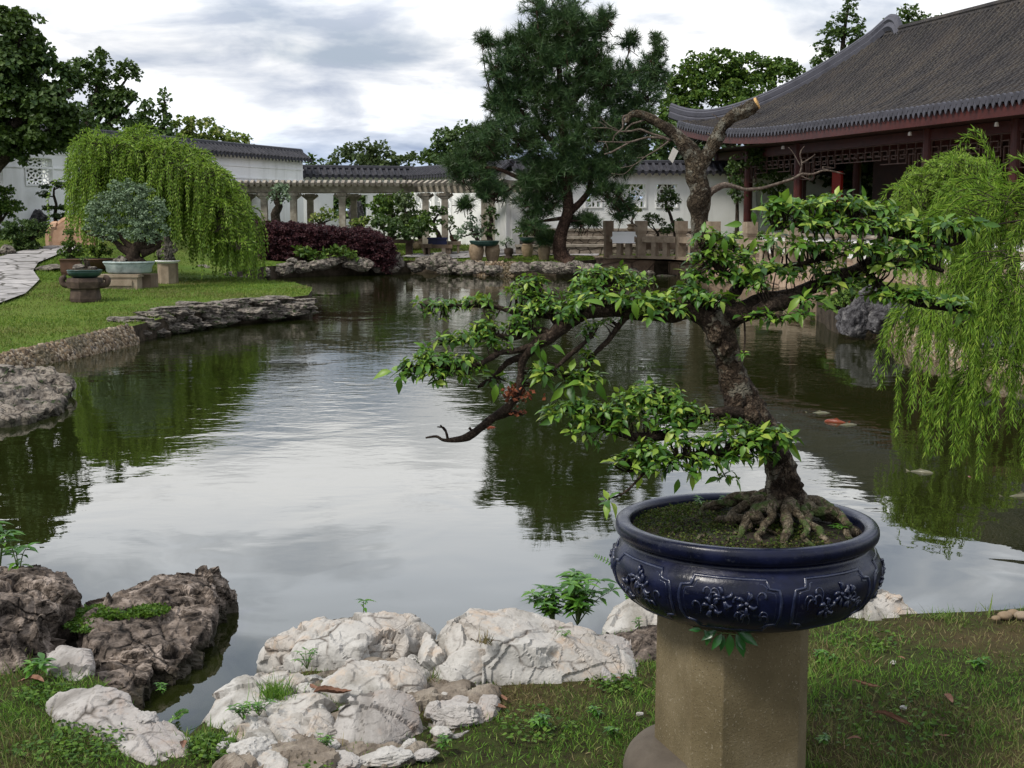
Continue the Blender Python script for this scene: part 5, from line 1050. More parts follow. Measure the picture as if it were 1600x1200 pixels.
# cobbled retaining banks
def cobble(label, px, n, h, s, Lz=WZ):
    r = np.random.default_rng(n); P = np.array([G(x, y, WZ)[:2] for x, y in px]); S = np.linspace(0, 1, 60); seg = np.linalg.norm(np.diff(P, axis=0), axis=1); cum = np.append(0, np.cumsum(seg)) / seg.sum()
    root = thing('cobble_bank', label, 'stone bank', [P[:, 0].mean(), P[:, 1].mean(), WZ]); cen = np.array([SHP[:, 0].mean(), SHP[:, 1].mean()])
    def at(t): return np.stack([np.interp(t, cum, P[:, 0]), np.interp(t, cum, P[:, 1])], 1)
    t = r.random(n); u = r.random(n) ** .8; b = at(t); tn = nrm(at(np.minimum(t + .01, 1)) - at(np.maximum(t - .01, 0))); out = np.stack([-tn[:, 1], tn[:, 0]], 1); sg = np.sign(((cen - b) * out).sum(1))[:, None]; out = out * sg
    zt = gz(b[:, 0], b[:, 1]) + .03; z = WZ - .05 + (zt - WZ + .05) * u; off = .16 * np.cos(u * 1.45) + .0
    pos = np.column_stack([b + out * off[:, None], z]); V, T = ICO[1]; a = A(); sc = s * r.uniform(.5, 1.2, n)
    scatter(a, V * [1, .8, .6], T, pos, rdir(n, r), np.column_stack([out, np.full(n, .7)]), sc); a.build('pebbles', M['cobble'], root, smooth=True)
    m = 40; bb = at(np.linspace(0, 1, m)); tn = nrm(np.gradient(bb, axis=0)); out = np.stack([-tn[:, 1], tn[:, 0]], 1); sg = np.sign(((cen - bb) * out).sum(1))[:, None]; out = out * sg; rows = []
    for u in (0, .5, 1.0, 1.15): rows.append(np.column_stack([bb + out * (.13 * math.cos(min(u, 1) * 1.45) - (.25 if u > 1 else 0)), WZ - .1 + (gz(bb[:, 0], bb[:, 1]) + .0 - WZ + .1) * min(u, 1)]))
    i = np.arange(m - 1); a = A(); a.add(np.vstack(rows), None, np.vstack([np.stack([k * m + i, k * m + i + 1, (k + 1) * m + i + 1, (k + 1) * m + i], 1) for k in range(3)])); a.build('mortar', M['mortar'], root)
cobble('cobbled pebble bank below the left lawn beside the layered rock', [(-60, 588), (0, 577), (100, 560), (200, 537)], 2600, .2, .036)
cobble('pebble covered bank on the right behind the hanging willow strands', [(1375, 528), (1400, 530), (1440, 548), (1480, 562), (1560, 588), (1640, 606)], 2600, .3, .042)
cobble('narrow pebble edging of the far bank between the table and the pine', [(735, 430), (770, 431), (812, 431)], 900, .25, .045)
# ---------------------------------------------------------------- pots, tables and their bonsai
def pot(name, label, cat, c, prof, mat, n=20, sx=1, sy=1, rot=0, soil=True, group=None, rim=None):
    root = thing(name, label, cat, c, group); a = A(); lathe(a, c, prof, n, sx, sy, rot, cap=True); a.build('pot_body', M[mat], root, smooth=n > 8)
    r, z = max(p[0] for p in prof), prof[-1][1]
    a = A(); tube(a, [[c[0] + (prof[-1][0]) * math.cos(t) * sx, c[1] + prof[-1][0] * math.sin(t) * sy, c[2] + z] for t in np.linspace(0, 2 * math.pi, (n if n > 8 else 4) * 1 + 1) + (rot if n <= 8 else 0)], rim or r * .05, 6, cap=False); a.build('rim', M[mat], root, smooth=n > 8)
    if soil:
        a = A(); lathe(a, [c[0], c[1], c[2] + z + .004], [(prof[-1][0] * .93, 0), (prof[-1][0] * .6, .02), (.01, .03)], n, sx, sy, rot, cap=False); a.build('soil', M['soil'], root)
    return root
def stand(label, c, w, d, h, mat='sand', name='stone_stand', cat='stand', legs=None, thick=.12, rot=0):
    """stone bench: slab on block legs; c = ground centre"""
    root = thing(name, label, cat, c); X = np.array([math.cos(rot), math.sin(rot), 0]); Yv = np.array([-math.sin(rot), math.cos(rot), 0]); a = A(); box(a, [c[0], c[1], c[2] + h - thick / 2], [w, d, thick], (X, Yv)); a.build('slab', M[mat], root)
    for k in (legs or (-.36, .36)):
        a = A(); p = np.array(c) + X * w * k; box(a, [p[0], p[1], c[2] + (h - thick) / 2 - .02], [w * .17, d * .8, h - thick + .04], (X, Yv)); a.build('leg', M[mat], root)
    return root
# big pale tray with silver green bonsai on the left lawn
c = gp(202, 452); k = c[1] / F; wt = 39 * k
st = thing('stone_stand', 'pair of carved sandstone blocks carrying the pale green tray', 'stand', c)
a = A(); p = D(192, 448, c[1]); box(a, [p[0], c[1] - .1, c[2] + .12], [.68, .34, .24]); a.build('front_block', M['sand'], st)
a = A(); box(a, [p[0], c[1] - .1, c[2] + .255], [.74, .38, .05]); box(a, [p[0], c[1] - .282, c[2] + .13], [.5, .03, .1]); a.build('moulding', M['sand'], st)
a = A(); p = D(224, 445, c[1] + .4); box(a, [p[0], c[1] + .45, c[2] + .13], [.4, .5, .26]); a.build('rear_block', M['sandd'], st)
tz = c[2] + .29; tc = [D(202, 430, c[1] + .12)[0], c[1] + .12, tz]
pot('tray', 'wide shallow oval tray with pale green crackled glaze on carved sandstone blocks', 'bonsai pot', tc, [(wt * .8, 0), (wt * .9, .03), (wt * .93, .13), (wt * 1.0, .17), (wt * .99, .2)], 'celadon', 32, 1, .62)
ptree('bonsai_tree', 'large bonsai with silver green cloud crown and dark twisted trunk in the pale tray', 'bonsai', tc[1], (205, 412), [[(215, 416, .16), (205, 410, .15), (208, 398, .13), (212, 390, .11), (222, 378, .09), (215, 362, .06)], [(205, 395, .1), (190, 388, .07), (180, 378, .05), (165, 372, .035), (150, 368, .025), (138, 366, .015), (128, 356, .008)], [(212, 392, .08), (195, 378, .05), (185, 365, .03)], [(218, 386, .08), (238, 382, .06), (245, 365, .03)], [(222, 395, .1), (240, 390, .05), (252, 376, .03)], [(190, 414, .05), (205, 405, .08)], [(235, 415, .04), (215, 405, .08)]],
      [(190, 320, 28, 28), (162, 338, 26, 26), (215, 312, 28, 24), (238, 335, 24, 26), (146, 355, 15, 14), (200, 352, 40, 24), (248, 360, 15, 18), (180, 297, 12, 14), (200, 292, 13, 12), (225, 296, 13, 11), (172, 368, 20, 9), (230, 374, 24, 9), (248, 318, 10, 12), (146, 328, 11, 14), (160, 308, 10, 10)], 1.0, .042, 'tgrey', 'barkd', seed=61, sub=.25, rough=.3)
tag(rock_a([tc[0] - .12, tc[1] - .15, tz + .24], [.13, .1, .09], 75, 4).build('stone', M['rockm']), 'small tan stone beside the trunk in the pale green tray', 'stone')
# small green pot on dark stone stand in front
c = gp(134, 471); st = thing('stone_stand', 'dark brown stone stand with scroll arms under the small green pot', 'stand', c)
a = A(); lathe(a, c, [(.24, 0), (.25, .05), (.23, .2), (.26, .24)], 6, rot=.5); a.build('base', M['darkst'], st)
a = A(); lathe(a, [c[0], c[1], c[2] + .22], [(.28, 0), (.3, .1), (.28, .16)], 6, rot=.5); a.build('cap', M['darkst'], st)
for s in (-1, 1):
    a = A(); tube(a, [[c[0] + s * .22, c[1], c[2] + .25], [c[0] + s * .34, c[1], c[2] + .27], [c[0] + s * .37, c[1], c[2] + .36], [c[0] + s * .31, c[1], c[2] + .39]], .05, 6, k=3); a.build('scroll_arm', M['darkst'], st, smooth=True)
tc = [c[0], c[1], c[2] + .38]; pot('pot', 'small dark green glazed bowl on the dark scroll armed stand', 'bonsai pot', tc, [(.17, 0), (.24, .04), (.27, .09), (.265, .12)], 'dkgreen', 24)
a = rock_a([tc[0] - .08, tc[1] - .02, tc[2] + .16], [.1, .09, .07], 76, 3); tag(a.build('stone', M['rockm']), 'small pale stone in the dark green bowl', 'stone')
a = rock_a([tc[0] + .12, tc[1] - .02, tc[2] + .15], [.09, .07, .05], 77, 3); tag(a.build('stone', M['rockm']), 'flatter stone right of the stump in the dark green bowl', 'stone')
ptree('bonsai_tree', 'stubby twisted bonsai stump in the small dark green bowl', 'bonsai', tc[1], (134, 432), [[(134, 434, .06), (132, 424, .04), (137, 415, .045), (133, 408, .035), (130, 404, .015)], [(133, 412, .02), (140, 408, .01)]], [(128, 405, 4, 2), (137, 402, 4, 2)], 1, .03, 'tdark', 'barkf', seed=62)
# square brown pot, its bush, and the tray behind
c = gp(112, 429); pot('pot', 'square brown clay pot with a bushy plant left of the large tray', 'plant pot', c, [(.24, 0), (.26, .06), (.27, .26), (.29, .3)], 'brownpot', 4, rot=.785 + .2)
ptree('bonsai_tree', 'bushy green bonsai in the square brown pot', 'bonsai', c[1], (112, 408), [[(112, 408, .05), (110, 392, .04), (107, 375, .02)], [(112, 398, .03), (122, 385, .015)], [(111, 395, .03), (98, 388, .015)]], [(108, 366, 9, 8), (106, 380, 10, 10), (118, 385, 9, 7), (98, 393, 10, 6), (122, 393, 10, 7), (110, 400, 14, 5)], 1.3, .045, 'tmid', seed=63)
c = gp(155, 420); pot('pot', 'wide brown shallow pot half hidden behind the large tray', 'plant pot', c, [(.2, 0), (.3, .14), (.34, .2)], 'brownpot', 20)
ptree('bonsai_tree', 'low spreading bonsai in the brown pot behind the large tray', 'bonsai', c[1], (155, 404), [[(155, 405, .04), (148, 396, .03), (140, 388, .015)], [(153, 400, .02), (165, 392, .01)]], [(140, 390, 9, 6), (150, 396, 12, 5), (166, 394, 10, 5), (158, 384, 9, 5)], 1.3, .045, 'tmid', seed=64)
# scholar rock on octagonal stand
c = gp(263, 443); st = thing('stone_stand', 'octagonal sandstone stand under the small scholar rock', 'stand', c)
a = A(); lathe(a, c, [(.2, 0), (.2, .36), (.21, .4)], 8, rot=.3); a.build('drum', M['sand'], st)
pot('tray', 'white rimmed shallow stone tray under the scholar rock', 'bonsai pot', [c[0], c[1], c[2] + .4], [(.18, 0), (.22, .03), (.235, .05)], 'brightw', 24, rim=.012)
a = rock_a([c[0], c[1], c[2] + .56], [.17, .14, .15], 78, 5, rough=.25); V, T = ICO[5]
for (dx, dz, s) in ((.03, .16, .13), (-.02, .32, .08), (.14, .12, .07), (-.15, .03, .07)):
    b = rock_a([c[0] + dx, c[1], c[2] + .56 + dz], [s, s * .8, s * 1.1], int(79 + dz * 100), 4, rough=.25); a.add(b.V[0], b.T[0])
tag(a.build('scholar_rock', M['rockm']), 'small peaked grey scholar rock on the white rimmed tray', 'rock')
# far bank table with two barrel legs
c = gp(757, 409); tz = D(757, 378, c[1])[2]; st = thing('stone_table', 'round tray table standing on two tan stoneware barrels', 'table', c); rr = 22.5 * c[1] / F
for s in (-.23, .23):
    a = A(); lathe(a, [c[0] + s, c[1] + s * .3, c[2] - .02], [(.13, 0), (.15, .04), (.2, .2), (.22, .34), (.2, tz - c[2] - .08), (.17, tz - c[2] - .05)], 18); a.build('barrel', M['barrel'], st, smooth=True)
pot('tray', 'dark green round tray on the two barrel table', 'bonsai pot', [c[0], c[1], tz - .12], [(rr * .8, 0), (rr * .92, .05), (rr, .1), (rr, .14)], 'dkgreen', 32)
ptree('bonsai_tree', 'silvery sparse bonsai on the left side of the green round tray', 'bonsai', c[1], (746, 374), [[(748, 378, .06), (742, 368, .05), (738, 360, .03), (736, 345, .02)], [(742, 368, .03), (755, 360, .02), (752, 350, .01)], [(740, 365, .03), (722, 370, .012)]], [(738, 340, 7, 7), (730, 353, 10, 8), (742, 352, 9, 8), (722, 362, 10, 6), (740, 366, 12, 7), (716, 370, 8, 4), (752, 362, 6, 6)], .8, .075, 'tgrey', 'barkf', seed=65)
ptree('bonsai_tree', 'upright dark bonsai on the right side of the green round tray', 'bonsai', c[1], (765, 374), [[(766, 378, .09), (764, 360, .07), (768, 345, .06), (764, 330, .03)]], [(766, 328, 10, 6), (760, 338, 8, 5), (772, 338, 7, 5), (764, 352, 9, 5), (768, 365, 10, 6)], 1.0, .08, 'tdark', 'barkf', seed=66)
c = gp(795, 405); pot('pot', 'small dark round pot on a flared base on the grass right of the barrel table', 'bonsai pot', c, [(.15, 0), (.14, .06), (.1, .12), (.14, .18), (.14, .3), (.13, .32)], 'darkst', 18)
ptree('bonsai_tree', 'tiny thin stemmed bonsai in the small dark round pot', 'bonsai', c[1], (793, 388), [[(793, 390, .025), (790, 382, .02), (794, 376, .01)], [(790, 382, .012), (783, 380, .006)]], [(795, 374, 6, 3), (785, 380, 6, 3), (800, 380, 5, 3)], .8, .06, 'tgrey', 'barkf', seed=67)
for i, (x, yb, yt, w, lb, lt) in enumerate(((824, 402, 380, 9, 'tan barrel stand carrying the left of two leafy pots near the pine', 'low spreading leafy bonsai on the left barrel stand near the pine'), (850, 408, 382, 9.5, 'tan barrel stand carrying the right of two leafy pots next to the pine trunk', 'leafy bonsai on the right barrel stand next to the pine trunk'))):
    c = gp(x, yb); k = c[1] / F; h = D(x, yt, c[1])[2] - c[2]; st = thing('barrel_stand', lb, 'stand', c); a = A(); lathe(a, c, [(w * k * .7, 0), (w * k * .8, .05), (w * k * 1.05, h * .6), (w * k * .85, h * .95), (w * k * .8, h)], 18); a.build('barrel', M['barrel'], st, smooth=True)
    a = A(); tube(a, [[c[0] + w * k * .95 * math.cos(t), c[1] + w * k * .95 * math.sin(t), c[2] + h * .85] for t in np.linspace(0, 6.283, 17)], .012, 5); a.build('band', M['barrel'], st)
    tc = [c[0], c[1], c[2] + h]; pot('pot', ('dark green bowl on the left barrel stand near the pine', 'dark green bowl on the right barrel stand next to the pine trunk')[i], 'bonsai pot', tc, [(.12, 0), (.22, .06), (.25, .14), (.25, .17)], 'dkgreen', 20)
    ptree('bonsai_tree', lt, 'bonsai', c[1], (x, yt - 8), [[(x, yt - 7, .04), (x - 2, yt - 16, .03), (x + 1, yt - 26, .015)], [(x - 1, yt - 14, .02), (x - 12, yt - 20, .01)], [(x - 1, yt - 14, .02), (x + 9, yt - 18, .01)]], [(x, yt - 26, 9, 5), (x - 12, yt - 20, 9, 5), (x + 8, yt - 18, 8, 5), (x - 3, yt - 14, 10, 4)], 1.1, .075, 'tmid', 'barkf', seed=68 + i)
# pots near the pergola corner
c = gp(684, 398.5); st = stand('low dark stone bench under the blue rectangular pot', c, .95, .4, .34, 'sandd', 'stone_bench', 'bench')
tz = c[2] + .34; k = c[1] / F; root = thing('pot', 'rectangular deep blue glazed pot on the low stone bench', 'bonsai pot', [c[0], c[1], tz]); a = A(); box(a, [c[0], c[1], tz + .1], [29 * k, .36, .2]); a.build('pot_body', M['bluepot'], root); a = A(); box(a, [c[0], c[1], tz + .2], [32 * k, .42, .05]); a.build('rim', M['bluepot'], root)
ptree('bonsai_tree', 'dark curved bonsai with flat top crown in the blue pot', 'bonsai', c[1], (685, 372), [[(687, 374, .1), (684, 364, .07), (679, 355, .05), (678, 345, .045), (683, 338, .03), (688, 332, .015)], [(682, 360, .03), (672, 356, .015)], [(680, 345, .02), (690, 347, .012)], [(680, 342, .02), (672, 338, .01)]], [(684, 327, 13, 4), (673, 335, 9, 4), (692, 332, 9, 4), (668, 345, 9, 5), (687, 347, 7, 4), (662, 338, 6, 6)], 1.6, .07, 'tdark', 'barkf', seed=70)
c = gp(652, 391); pot('pot', 'round tan stoneware jar on the grass left of the blue pot', 'plant pot', c, [(.12, 0), (.17, .1), (.18, .2), (.13, .3)], 'barrel', 18); 
c = gp(640, 390); pot('pot', 'smaller sandstone pot left of the round tan jar', 'plant pot', c, [(.1, 0), (.12, .24), (.13, .28)], 'sand', 8)
c = gp(657, 390); c[1] += 2; pot('pot', 'dark bowl holding the pale bush behind the round tan jar', 'plant pot', c, [(.16, 0), (.2, .1), (.22, .42)], 'sandd', 12)
c = gp(710, 397); st = stand('short sandstone block stand under the orange clay pot', c, .42, .36, .42, 'sand', legs=(-.3, .3))
pot('pot', 'small orange brown clay pot with bonsai on the sandstone block stand', 'bonsai pot', [c[0], c[1], c[2] + .42], [(.1, 0), (.14, .05), (.16, .14), (.15, .18)], 'brownpot', 18)
ptree('bonsai_tree', 'small forked bonsai in the orange brown clay pot', 'bonsai', c[1], (705, 366), [[(705, 368, .03), (702, 358, .02), (706, 350, .01)], [(703, 362, .02), (710, 356, .01)]], [(706, 347, 6, 4), (700, 355, 5, 4), (711, 355, 5, 3), (705, 341, 4, 3)], 1, .06, 'tmid', 'barkf', seed=71)
c = gp(618, 398); stand('brown stone bench partly hidden by the end of the purple hedge', c + np.array([0, -.4, 0]), 1.25, .4, .5, 'darkst', 'stone_bench', 'bench', legs=(-.4, .38))
c = gp(668, 398.5); c[1] -= .3; stand('small sandstone stool left of the bench with the blue pot', c, .36, .3, .36, 'sandd', 'stone_stool', 'stool', legs=(-.2, .2))
# things on and behind the railing
c = D(989, 361, 42.0); pot('pot', 'carved sandstone urn with small tree standing above the white panel', 'bonsai pot', c, [(.14, -.12), (.16, -.08), (.1, -.02), (.16, .03), (.21, .08), (.15, .13), (.19, .17), (.2, .2)], 'sand', 20, group=None)
ptree('bonsai_tree', 'small pale green bonsai in the carved sandstone urn', 'bonsai', 42.0, (989, 350), [[(989, 352, .05), (987, 345, .035), (990, 338, .04), (988, 330, .02)], [(989, 342, .02), (996, 332, .01)]], [(989, 325, 9, 5), (983, 329, 6, 4), (997, 328, 6, 4)], 1.2, .06, 'tyel', 'twigp', seed=72)
c = D(1032, 386, 40.5); root = thing('pot', 'long weathered rectangular planter behind the railing', 'planter', c); a = A(); box(a, [c[0], c[1], c[2] + .12], [.95, .4, .36]); box(a, [c[0], c[1], c[2] + .3], [1.02, .46, .05]); a.build('planter_body', M['sandd'], root)
ptree('bonsai_tree', 'low round topped bonsai at the left end of the rectangular planter', 'bonsai', 40.5, (1024, 372), [[(1026, 374, .05), (1028, 366, .04), (1023, 358, .025), (1018, 350, .012)], [(1027, 364, .025), (1035, 354, .012)], [(1026, 362, .02), (1010, 350, .01)]], [(1010, 340, 7, 4), (1018, 338, 9, 5), (1028, 342, 10, 5), (1036, 350, 7, 4), (1014, 347, 9, 4)], 1.1, .06, 'tolive', 'barkf', seed=73)
ptree('bonsai_tree', 'taller dark bonsai with ball crown at the right end of the rectangular planter', 'bonsai', 40.3, (1055, 368), [[(1056, 374, .08), (1055, 358, .06), (1050, 345, .05), (1046, 332, .045), (1040, 322, .03), (1044, 310, .015)]], [(1044, 306, 15, 8), (1036, 313, 9, 6), (1054, 314, 10, 6), (1044, 298, 9, 5), (1042, 325, 9, 5), (1062, 348, 9, 7), (1052, 356, 12, 6), (1040, 362, 10, 5), (1066, 358, 8, 5)], 1.4, .065, 'tdark', 'barkf', seed=74)
for i, (x, y) in enumerate(((1150, 372), (1190, 372), (1270, 392))):
    shrub(('green plant in the terrace bed near the pavilion corner', 'leafy plant in the terrace bed before the white dado', 'spiky low shrub on the terrace near the red screen')[i], 36.5 - i * 1.5, [(x, y, 14, 9), (x + 12, y + 5, 10, 7)], 'tmid', .08, .9, 90 + i, name='plant', cat='plant')
shrub('low leafy shrub growing behind the grey right bank rocks', 19.2, [(1320, 466, 22, 12), (1340, 452, 18, 10), (1300, 476, 14, 9), (1385, 462, 20, 12)], 'tmid', .05, 1.2, 95)
shrub('small fern clump by the rocks of the left grass spit', 22.6, [(318, 470, 6, 8), (326, 480, 6, 12)], 'tmid', .05, 1.0, 96, name='plant', cat='plant')
# koi
def koi(px, py, L, rot, mat, label, dz=-.03, ang=0):
    L = L * .55; dz = dz - .012; p = G(px, py, WZ); p[2] += dz; V, T = ICO[3]; V = V.copy(); s = V[:, 0]; w = np.clip(.16 * np.sqrt(np.clip(1 - s * s, 0, 1)) * (1 - .35 * (s < 0) * -s) , 0, 1); 
    B = np.column_stack([s * .5, V[:, 1] * .13 * (1 - .45 * np.clip(-s, 0, 1)), V[:, 2] * .14 * (1 - .45 * np.clip(-s, 0, 1))])
    tailV = np.array([[-.46, 0, 0], [-.7, .02, .12], [-.64, 0, 0], [-.7, -.02, -.1], [.1, 0, .12], [-.2, 0, .11], [-.05, .0, .2], [.2, .1, -.02], [.05, .24, -.05], [.05, .12, -.03], [.2, -.1, -.02], [.05, -.24, -.05], [.05, -.12, -.03]])
    B = np.vstack([B, tailV]); n = len(V); T2 = np.vstack([T, np.array([[0, 1, 2], [0, 2, 3], [4, 6, 5], [7, 8, 9], [10, 12, 11]]) + n]); c_, s_ = math.cos(rot), math.sin(rot); B = B * L; B = np.column_stack([B[:, 0] * c_ - B[:, 1] * s_, B[:, 0] * s_ + B[:, 1] * c_, B[:, 2]])
    a = A(); a.add(B + p, T2); tag(a.build('koi', M[mat], loc=p, smooth=True), label, 'fish', 'koi swimming in the pond')
koi(1305, 660, .34, 2.6, 'koir', 'red and orange koi breaking the surface right of the bonsai trunk', .015); koi(1252, 640, .26, .2, 'koir', 'dim orange koi left of the surfacing red koi', -.02); koi(1282, 645, .34, -.2, 'koiw', 'pale koi just behind the surfacing red koi', .0)
koi(1325, 664, .3, .1, 'koiw', 'pale koi touching the right side of the surfacing red koi', .005); koi(1440, 738, .28, -.5, 'koiw', 'small white koi below the hanging willow strands', .01); koi(1310, 700, .3, .6, 'koiw', 'faint koi below the surfacing red koi', -.03)
koi(1445, 680, .3, .1, 'koiw', 'faint koi in the green reflection', -.02); koi(1452, 706, .28, -.3, 'koiw', 'faint koi above the small white koi', -.02); koi(1515, 745, .2, 1.5, 'koir', 'orange koi near the lower tip of the willow strands', .0); koi(1598, 775, .4, .1, 'koiw', 'tan koi cut by the right frame edge', .0); koi(764, 668, .2, .1, 'koir', 'orange and white koi left of the hanging dead branch', .01)
koi(1550, 710, .35, .2, 'koiw', 'dim brown koi near the right edge strands', -.04)
# ---------------------------------------------------------------- near rocks
def vox(parts, voxel=.009, smooth=2):
    bm = bmesh.new()
    for P in parts:
        b2 = bmesh.new(); vs = [b2.verts.new([float(c) for c in p]) for p in P]; r = bmesh.ops.convex_hull(b2, input=vs)
        bmesh.ops.delete(b2, geom=[v for v in b2.verts if not v.link_faces], context='VERTS'); me = bpy.data.meshes.new('t'); b2.to_mesh(me); b2.free(); bm.from_mesh(me); bpy.data.meshes.remove(me)
    me = bpy.data.meshes.new('t'); bm.to_mesh(me); bm.free(); o = bpy.data.objects.new('t', me); COL.objects.link(o)
    m = o.modifiers.new('r', 'REMESH'); m.mode = 'VOXEL'; m.voxel_size = voxel
    s = o.modifiers.new('s', 'SMOOTH'); s.iterations = smooth; s.factor = .5
    dg = bpy.context.evaluated_depsgraph_get(); dg.update(); e = o.evaluated_get(dg); em = e.to_mesh(); n = len(em.vertices)
    V = np.empty(n * 3); em.vertices.foreach_get('co', V); N = np.empty(n * 3); em.vertex_normals.foreach_get('vector', N)
    L = np.empty(len(em.loops), np.int32); em.loops.foreach_get('vertex_index', L); ls = np.empty(len(em.polygons), np.int32); em.polygons.foreach_get('loop_total', ls); st = np.empty(len(em.polygons), np.int32); em.polygons.foreach_get('loop_start', st)
    Q = np.stack([L[st[ls == 4] + k] for k in range(4)], 1) if (ls == 4).any() else np.zeros((0, 4), int); T = np.stack([L[st[ls == 3] + k] for k in range(3)], 1) if (ls == 3).any() else np.zeros((0, 3), int)
    e.to_mesh_clear(); bpy.data.objects.remove(o); bpy.data.meshes.remove(me); return V.reshape(-1, 3), N.reshape(-1, 3), T, Q
def hullrock(name, label, tops, mat, low=-.35, voxel=.0072, seed=1, amp=1., group='rocks heaped at the near pond edge', flare=1.0, cat='rock', strat=None):
    parts = []
    for t in tops:
        P = np.array([G(*q[:3]) for q in t]); c = P.mean(0); B = P.copy(); B[:, 2] = low; B[:, :2] = c[:2] + (P[:, :2] - c[:2]) * flare; M1 = P.copy(); M1[:, :2] = c[:2] + (P[:, :2] - c[:2]) * (1 + (flare - 1) * .5 + .05); M1[:, 2] -= .07; parts.append(np.vstack([P, M1, B]))
    V, N, T, Q = vox(parts, voxel); q = V + seed * 1.7
    d = .012 * fbm(q * 3, 3, seed) + .008 * fbm(q * 8, 4, seed + 3, True) + (.005 if mat == 'rockd' else .0028) * fbm(q * 28, 3, seed + 6)
    def tilt(cid): return np.stack([np.sin(cid * 97), np.sin(cid * 57 + 1), np.sin(cid * 31 + 2)], 1)
    for sc, kk, cr in ((3.0, .05, .35), (7.5, .024, .0), (20, .012 if mat == 'rockd' else .005, 0)):
        f1, f2, cid, vec = voro(q * sc + fbm(q * sc * 1.5, 2, 3)[:, None] * .15, seed + int(sc)); d += (vec * tilt(cid)).sum(1) * kk - (np.clip(.05 - (f2 - f1), 0, .05) * cr * .6)
    if strat is not None:
        s = q @ nrm(np.array(strat, float)) * 34 + fbm(q * 3, 3, seed) * 5; d += .007 * np.abs(np.sin(s))
    V = V + N * (d * amp)[:, None]; a = A(); a.add(V, T, Q); o = a.build(name, M[mat], smooth=False); return tag(o, label, cat, group)
HR = hullrock
HR('boulder', 'dark jagged boulder at the left frame edge with a pink weathered front face', [[(-90, 895, .14), (0, 884, .17), (62, 882, .17), (115, 905, .12), (118, 950, .06), (60, 960, .13), (-60, 960, .14)], [(-90, 950, .14), (0, 940, .15), (80, 935, .14), (92, 975, .05), (48, 1000, .02), (0, 1005, .05), (-90, 1010, .05)]], 'rockd', seed=1, flare=.96, amp=.95, strat=(.5, .2, 1))
HR('boulder', 'dark pointed boulder overhanging the inlet with a moss patch on its shelf', [[(118, 960, -.03), (130, 935, .02), (200, 918, .07), (285, 885, .12), (328, 885, .1), (345, 905, .05), (290, 940, .04), (200, 950, .04)], [(300, 895, .08), (330, 892, .08), (372, 922, -.03), (352, 945, -.05), (300, 960, -.02), (290, 925, .04)], [(135, 985, 0), (150, 962, .02), (270, 958, .02), (318, 925, .04), (335, 945, .0), (318, 985, -.02), (296, 1015, -.03), (275, 1048, -.06), (240, 1035, -.03), (145, 1008, 0)]], 'rockd', low=-.3, seed=2, flare=.93, amp=.85, strat=(.4, -.2, 1))
HR('rock', 'grey brown rock wedged under the front of the pointed boulder', [[(140, 1030, -.02), (180, 1018, 0), (245, 1020, 0), (250, 1050, -.05), (225, 1088, -.07), (150, 1060, -.02)]], 'rockd', seed=3, amp=.8)
HR('rock', 'smooth grey rock between the dark boulders and the grass', [[(72, 1018, .03), (100, 1012, .05), (132, 1018, .05), (140, 1050, .02), (110, 1070, 0), (80, 1060, 0)]], 'rockw2', seed=4, amp=.7)
HR('rock', 'small dark rock at the left frame edge below the pink faced boulder', [[(-30, 1012, .06), (0, 1012, .06), (28, 1015, .05), (32, 1040, .01), (0, 1050, 0), (-30, 1048, 0)]], 'rockd', seed=5, amp=.7)
HR('rock', 'long flat pale rock with black stain lying in the grass at lower left', [[(75, 1098, .03), (92, 1082, .06), (155, 1080, .08), (200, 1084, .07), (214, 1112, .04), (150, 1130, .04), (90, 1122, .02)], [(120, 1110, .04), (205, 1100, .05), (252, 1132, .03), (298, 1152, .01), (288, 1195, 0), (235, 1192, 0), (160, 1150, .02)]], 'rockw2', low=-.2, seed=6, amp=.65)
HR('boulder', 'broad pale boulder with a hollow face at the back of the white heap', [[(418, 1022, -.02), (432, 1000, .05), (520, 962, .11), (560, 957, .13), (642, 964, .12), (675, 985, .08), (660, 1000, .06), (560, 1010, .1), (480, 1025, .04)], [(425, 1030, -.04), (500, 1010, .06), (600, 1000, .1), (665, 1005, .05), (640, 1035, .0), (500, 1045, -.02), (450, 1050, -.05)]], 'rockw', seed=7, amp=.9, strat=(.6, .3, 1))
HR('boulder', 'tall white slab boulder sloping into the water at the left end of the white heap', [[(322, 1112, -.02), (335, 1085, .02), (375, 1062, .06), (425, 1037, .08), (470, 1040, .07), (480, 1060, .05), (430, 1090, .05), (380, 1110, .03), (335, 1148, -.02)]], 'rockw', seed=8, amp=.6)
HR('boulder', 'rounded grey white boulder in the front centre of the heap', [[(512, 1145, .02), (525, 1105, .08), (560, 1075, .13), (610, 1072, .13), (645, 1085, .1), (662, 1125, .03), (640, 1150, .01), (600, 1160, .02), (540, 1172, 0)]], 'rockw2', seed=9, amp=.55)
HR('boulder', 'large smooth white boulder with a small weed filled crack', [[(700, 975, .12), (735, 950, .17), (800, 950, .17), (840, 975, .13), (920, 985, .1), (925, 1010, .08), (840, 1010, .13), (760, 1000, .15)], [(750, 1000, .14), (850, 1000, .13), (930, 1000, .09), (985, 1035, .02), (990, 1060, 0), (900, 1065, .0), (790, 1078, .0), (755, 1060, .04)]], 'rockw', seed=10, amp=.6)
HR('boulder', 'pointed fractured boulder leaning on the left of the large smooth white boulder', [[(672, 1000, .1), (700, 970, .15), (738, 965, .16), (755, 1000, .12), (755, 1040, .05), (740, 1075, 0), (690, 1090, 0), (668, 1075, 0), (690, 1030, .05)]], 'rockw', seed=11, amp=1.1)
